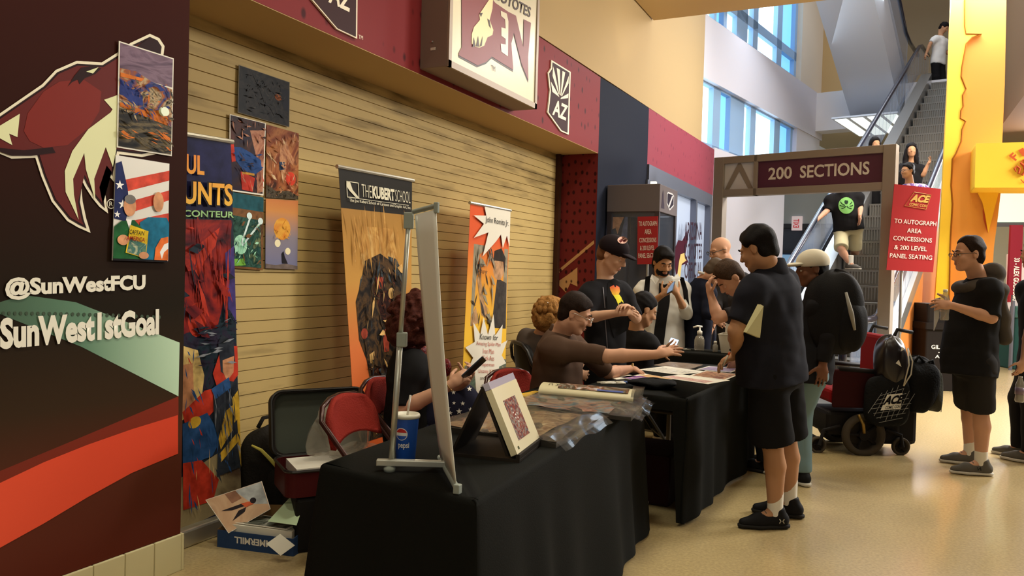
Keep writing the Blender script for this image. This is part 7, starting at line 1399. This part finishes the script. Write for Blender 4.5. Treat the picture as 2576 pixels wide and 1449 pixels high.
# --- man in black T-shirt at the right
tn, tf = fdir(2480, 1196, 2385, 1190), fdir(2450, 1166, 2378, 1160); an_, af_ = flr(2466, 1195), flr(2438, 1168)
P_ = atD(2450, 905, 5.86); N_ = atD(2462, 700, 5.9); f_ = dirn(-1, .12)
t, fr = figure('person in black T-shirt and shorts with glasses, facing left and holding a bottle', P_, N_, f_, atD(2436, 640, 5.86), dirn(-1, .02, -.08), (atD(2470, 800, 6.1), atD(2395, 775, 6.05)), (atD(2494, 800, 5.64), atD(2396, 769, 5.68)), ((af_ + V((0, 0, .41)) + tf * .03, af_, tf), (an_ + V((0, 0, .41)) + tn * .02, an_, tn)), W=1.22, Dp=1.15, belly=.065, skin='rosy', shirt=c_blackT, sleeve='elbow', hem=-.2, pants=shirtm('cloth_charcoal_short', (38, 36, 36)), ptype='shorts', shoes=s_grey, sole=sole_wht, sock=(sock_w, .10), res=.0065, hs=1.04, legcut=1.0,
    handL=dict(d=dirn(-.95, .1, .12), pn=dirn(.1, .8, -.4), curl=.8, side=-1), handR=dict(d=dirn(-.9, -.2, .1), pn=dirn(0, -.8, 0), curl=.7, side=-1), brow=h_brown)
hair_cap(t, fr['g'], fr['M'], 1.05, mat('hair_dark_brown', (40, 28, 22), .5, noise=(60, .4)), 'fringe', res=.006)
glasses(t, fr['g'], 1.04, mat('frame_black', (24, 22, 22), .4), .019, .014, .0022)
F = Field(.008); Rh = Matrix.Rotation(YAW, 3, 'Z'); F.ell(atD(2464, 726, 5.90), (.165, .25, .082), Rh, .03); F.ell(atD(2492, 690, 5.90), (.085, .12, .085), Rh, .04); F.ell(atD(2446, 690, 5.89), (.075, .078, .09), Rh, .03, 's')
for q in ([(2506, 735, 5.76), (2520, 800, 5.78), (2528, 852, 5.80)], [(2506, 735, 5.90), (2520, 800, 5.92), (2524, 850, 5.94)], [(2500, 735, 6.02), (2514, 790, 6.05), (2518, 835, 6.06)]):
    for a, e in zip(q, q[1:]): F.cone(atD(*a), atD(*e), .052, .05, .05)
F.build('hoodie', shirtm('cloth_olive_grey', (74, 68, 62)), t, wr=(.006, 22, 7))
sh = [c for c in t.children if c.name.startswith('shoe')][-1]; b = MB(); rr = tn.cross(Zv); q0 = an_ + tn * .03 - rr * .052 - V((0, 0, .032)); b.tube([q0 - tn * .012 - V((0, 0, .012)), q0 - tn * .008 + V((0, 0, .012)), q0 + tn * .008 - V((0, 0, .012)), q0 + tn * .012 + V((0, 0, .012))], .0032, 5); b.build('shoe_emblem', mat('emblem_ink', (40, 38, 36), .5), sh)
c = atD(2376, 790, 5.72); wb = thing('water_bottle', c, 'clear plastic water bottle in the hand of the person in the black T-shirt', 'bottle')
MB().lathe([(.026, -.045), (.031, -.035), (.028, 0), (.032, .03), (.030, .08), (.033, .11), (.014, .155), (.013, .165)], c, n=20).build('bottle_body', m_gel, wb, smooth=True); MB().lathe([(.015, .16), (.015, .18), (.012, .182)], c, n=14).build('cap', m_wp, wb, smooth=True)
q = [atD(2352, 752, 5.74), atD(2366, 748, 5.74), atD(2362, 800, 5.72), atD(2350, 832, 5.72)]; b = MB(); b.prism(q, dirn(.1, .9) * .012); b.build('comic_bag', mat('sleeve_grey', (180, 176, 168), .2), label='thin bagged comic held upright beside the water bottle', cat='comic')
# --- person cut by the right edge
ar_ = flr(2592, 1166); td = fdir(2592, 1166, 2545, 1158); P_ = atD(2618, 905, 6.1); f_ = dirn(-1, 0)
t, fr = figure('person cut off by the right edge, holding a bottle low', P_, atD(2620, 695, 6.1), f_, atD(2605, 640, 6.1), dirn(-1, 0, 0), (atD(2610, 810, 6.35), atD(2600, 900, 6.35)), (atD(2592, 830, 5.88), atD(2576, 905, 5.88)), ((ar_ + dirn(.03, .2, .41), ar_ + dirn(.05, .2), td), (ar_ + V((0, 0, .41)), ar_, td)), W=1.1, skin='rosy', shirt=c_blackT, pants=c_blkshort, shoes=s_grey, sole=sole_wht, res=.012, handL=dict(d=dirn(-.25, 0, -1), pn=dirn(-.2, .9), curl=.7, side=-1), brow=h_brown)
hair_cap(t, fr['g'], fr['M'], 1.0, h_brown, 'short', res=.01)
c = atD(2566, 975, 5.85); wb = thing('water_bottle', c, 'clear bottle with dark label hanging in a hand at the right edge', 'bottle')
MB().lathe([(.026, -.11), (.032, -.10), (.029, -.05), (.032, .02), (.014, .07), (.013, .085)], c, n=20).build('bottle_body', m_gel, wb, smooth=True); MB().lathe([(.0328, -.05), (.0328, -.0)], c, n=20).build('label_band', mat('band_mauve', (120, 100, 120), .4), wb, smooth=True)
# --- people on the escalator
P_ = atD(2133, 572, 12.0); f_ = dirn(-.12, -1)
t, fr = figure('person in black T-shirt with green round print riding down the escalator', P_, atD(2121, 482, 12.0), f_, atD(2122, 455, 11.95), dirn(-.2, -1, -.1), (atD(2081, 530, 11.95), atD(2056, 553, 11.8)), (atD(2164, 522, 11.9), atD(2163, 543, 11.75)), ((atD(2116, 625, 11.75), atD(2139, 664, 11.7), dirn(.35, -1)), (atD(2150, 628, 12.1), atD(2152, 652, 12.3), dirn(0, -1))), W=1.25, belly=.06, skin='rosy', shirt=c_blackT, sleeve='elbow', hem=-.1, pants=c_khaki, ptype='shorts', shoes=s_grey, sole=sole_wht, sock=(sock_w, .13), res=.011, hs=1.0, legcut=1.0, handR=dict(d=dirn(-.6, -.2, -.5), pn=(0, 0, -1), curl=.4, side=-1), handL=dict(d=(0, 0, -1), pn=dirn(-1, 0), curl=.3, side=-1), brow=None)
sh = [c for c in t.children if c.name.startswith('shirt')][0]
cx, cy = 2129, 517; E2 = [(0, [(cx + 20 * math.cos(a), cy + 21 * math.sin(a)) for a in [i * math.pi / 10 for i in range(20)]]), (1, [(cx + 5 * math.cos(a), cy - 9 + 6 * math.sin(a)) for a in [i * math.pi / 5 for i in range(10)]])]
for k in range(6):
    a = math.pi * (.04 + .184 * k); r0 = 3; pth = [(cx + (4 + 3.2 * j) * math.cos(a + .16 * j * (1 if k > 2 else -1)), cy - 2 + (4 + 3.2 * j) * math.sin(a + .16 * j * (1 if k > 2 else -1)) * .95) for j in range(5)]
    for p, q in zip(pth, pth[1:]):
        dx, dy = q[0] - p[0], q[1] - p[1]; l = math.hypot(dx, dy); nx, ny = -dy / l * 1.1, dx / l * 1.1; E2.append((1, [(p[0] + nx, p[1] + ny), (q[0] + nx, q[1] + ny), (q[0] - nx, q[1] - ny), (p[0] - nx, p[1] - ny)]))
decal(sh, E2, [mat('print_green', (120, 176, 96), .6), mat('print_deep_green', (24, 44, 26), .6)], 'shirt_print', .01)
def rider(label, dist, hx, hy, nx, ny, px_, py_, feetz, shirt, hairm, style, look, f, W=1.0, arms=None, skin='tan', sleeve='short', res=.014, pants=None, sole_=None):
    P = atD(px_, py_, dist); f = V(f).normalized(); lt = f.cross(Zv); N = atD(nx, ny, dist); L_ = (N - P).length
    aR_ = (P + lt * .26 + V((0, 0, .2)), P + lt * .2 + f * .2 + V((0, 0, .1))); aL_ = (P - lt * .26 + V((0, 0, .2)), P - lt * .2 + f * .2 + V((0, 0, .1)))
    if arms: aR_ = arms[0] or aR_; aL_ = arms[1] or aL_
    lg = []
    for sd in (1, -1): a = V((P.x, P.y, feetz + .09)) + lt * sd * .1; lg.append((V((a.x, a.y, (P.z - .05 + a.z) / 2)) + f * .04, a, f))
    t, fr = figure(label, P, N, f, atD(hx, hy, dist - .04), look, aR_, aL_, tuple(lg), W=W, skin=skin, shirt=shirt, sleeve=sleeve, pants=pants or c_blkshort, shoes=s_grey, res=res, hs=.95, brow=None, face=False)
    if style: hair_cap(t, fr['g'], fr['M'], .97, hairm, style, res=.011)
    return t, fr
rider('person with long dark hair on the escalator just above the portal header', 13.6, 2201, 362, 2199, 388, 2186, 458, 2.42, c_blackT, h_black, 'long', dirn(0, -1, -.1), dirn(0, -1))
rider('person with long dark hair and black top gripping the right handrail', 12.9, 2293, 378, 2291, 410, 2290, 500, 2.25, c_blackT, h_black, 'long', dirn(-.4, -1, -.05), dirn(-.1, -1), arms=(None, (atD(2322, 440, 12.8), atD(2334, 415, 12.75))))
t, fr = rider('person in plaid shirt and glasses on the escalator, head turned left', 11.6, 2283, 430, 2288, 462, 2290, 560, 1.45, art('plaid_violet', [(214, 190, 214), (120, 90, 160), (230, 226, 232), (190, 110, 120)], 16, 0, soft=False), h_black, 'short', dirn(-.98, -.25, -.05), dirn(-.5, -.8), W=1.1, skin='tan'); glasses(t, fr['g'], .95, mat('frame_black', (24, 22, 22), .4), .022, .015, .003)
rider('person at the top of the escalator in a pale top and dark trousers', 18.0, 2374, 70, 2366, 92, 2360, 150, 5.7, c_white, h_black, 'short', dirn(.5, -.5, -.5), dirn(.4, -.9), arms=((atD(2340, 110, 17.9), atD(2330, 135, 17.9)), None))
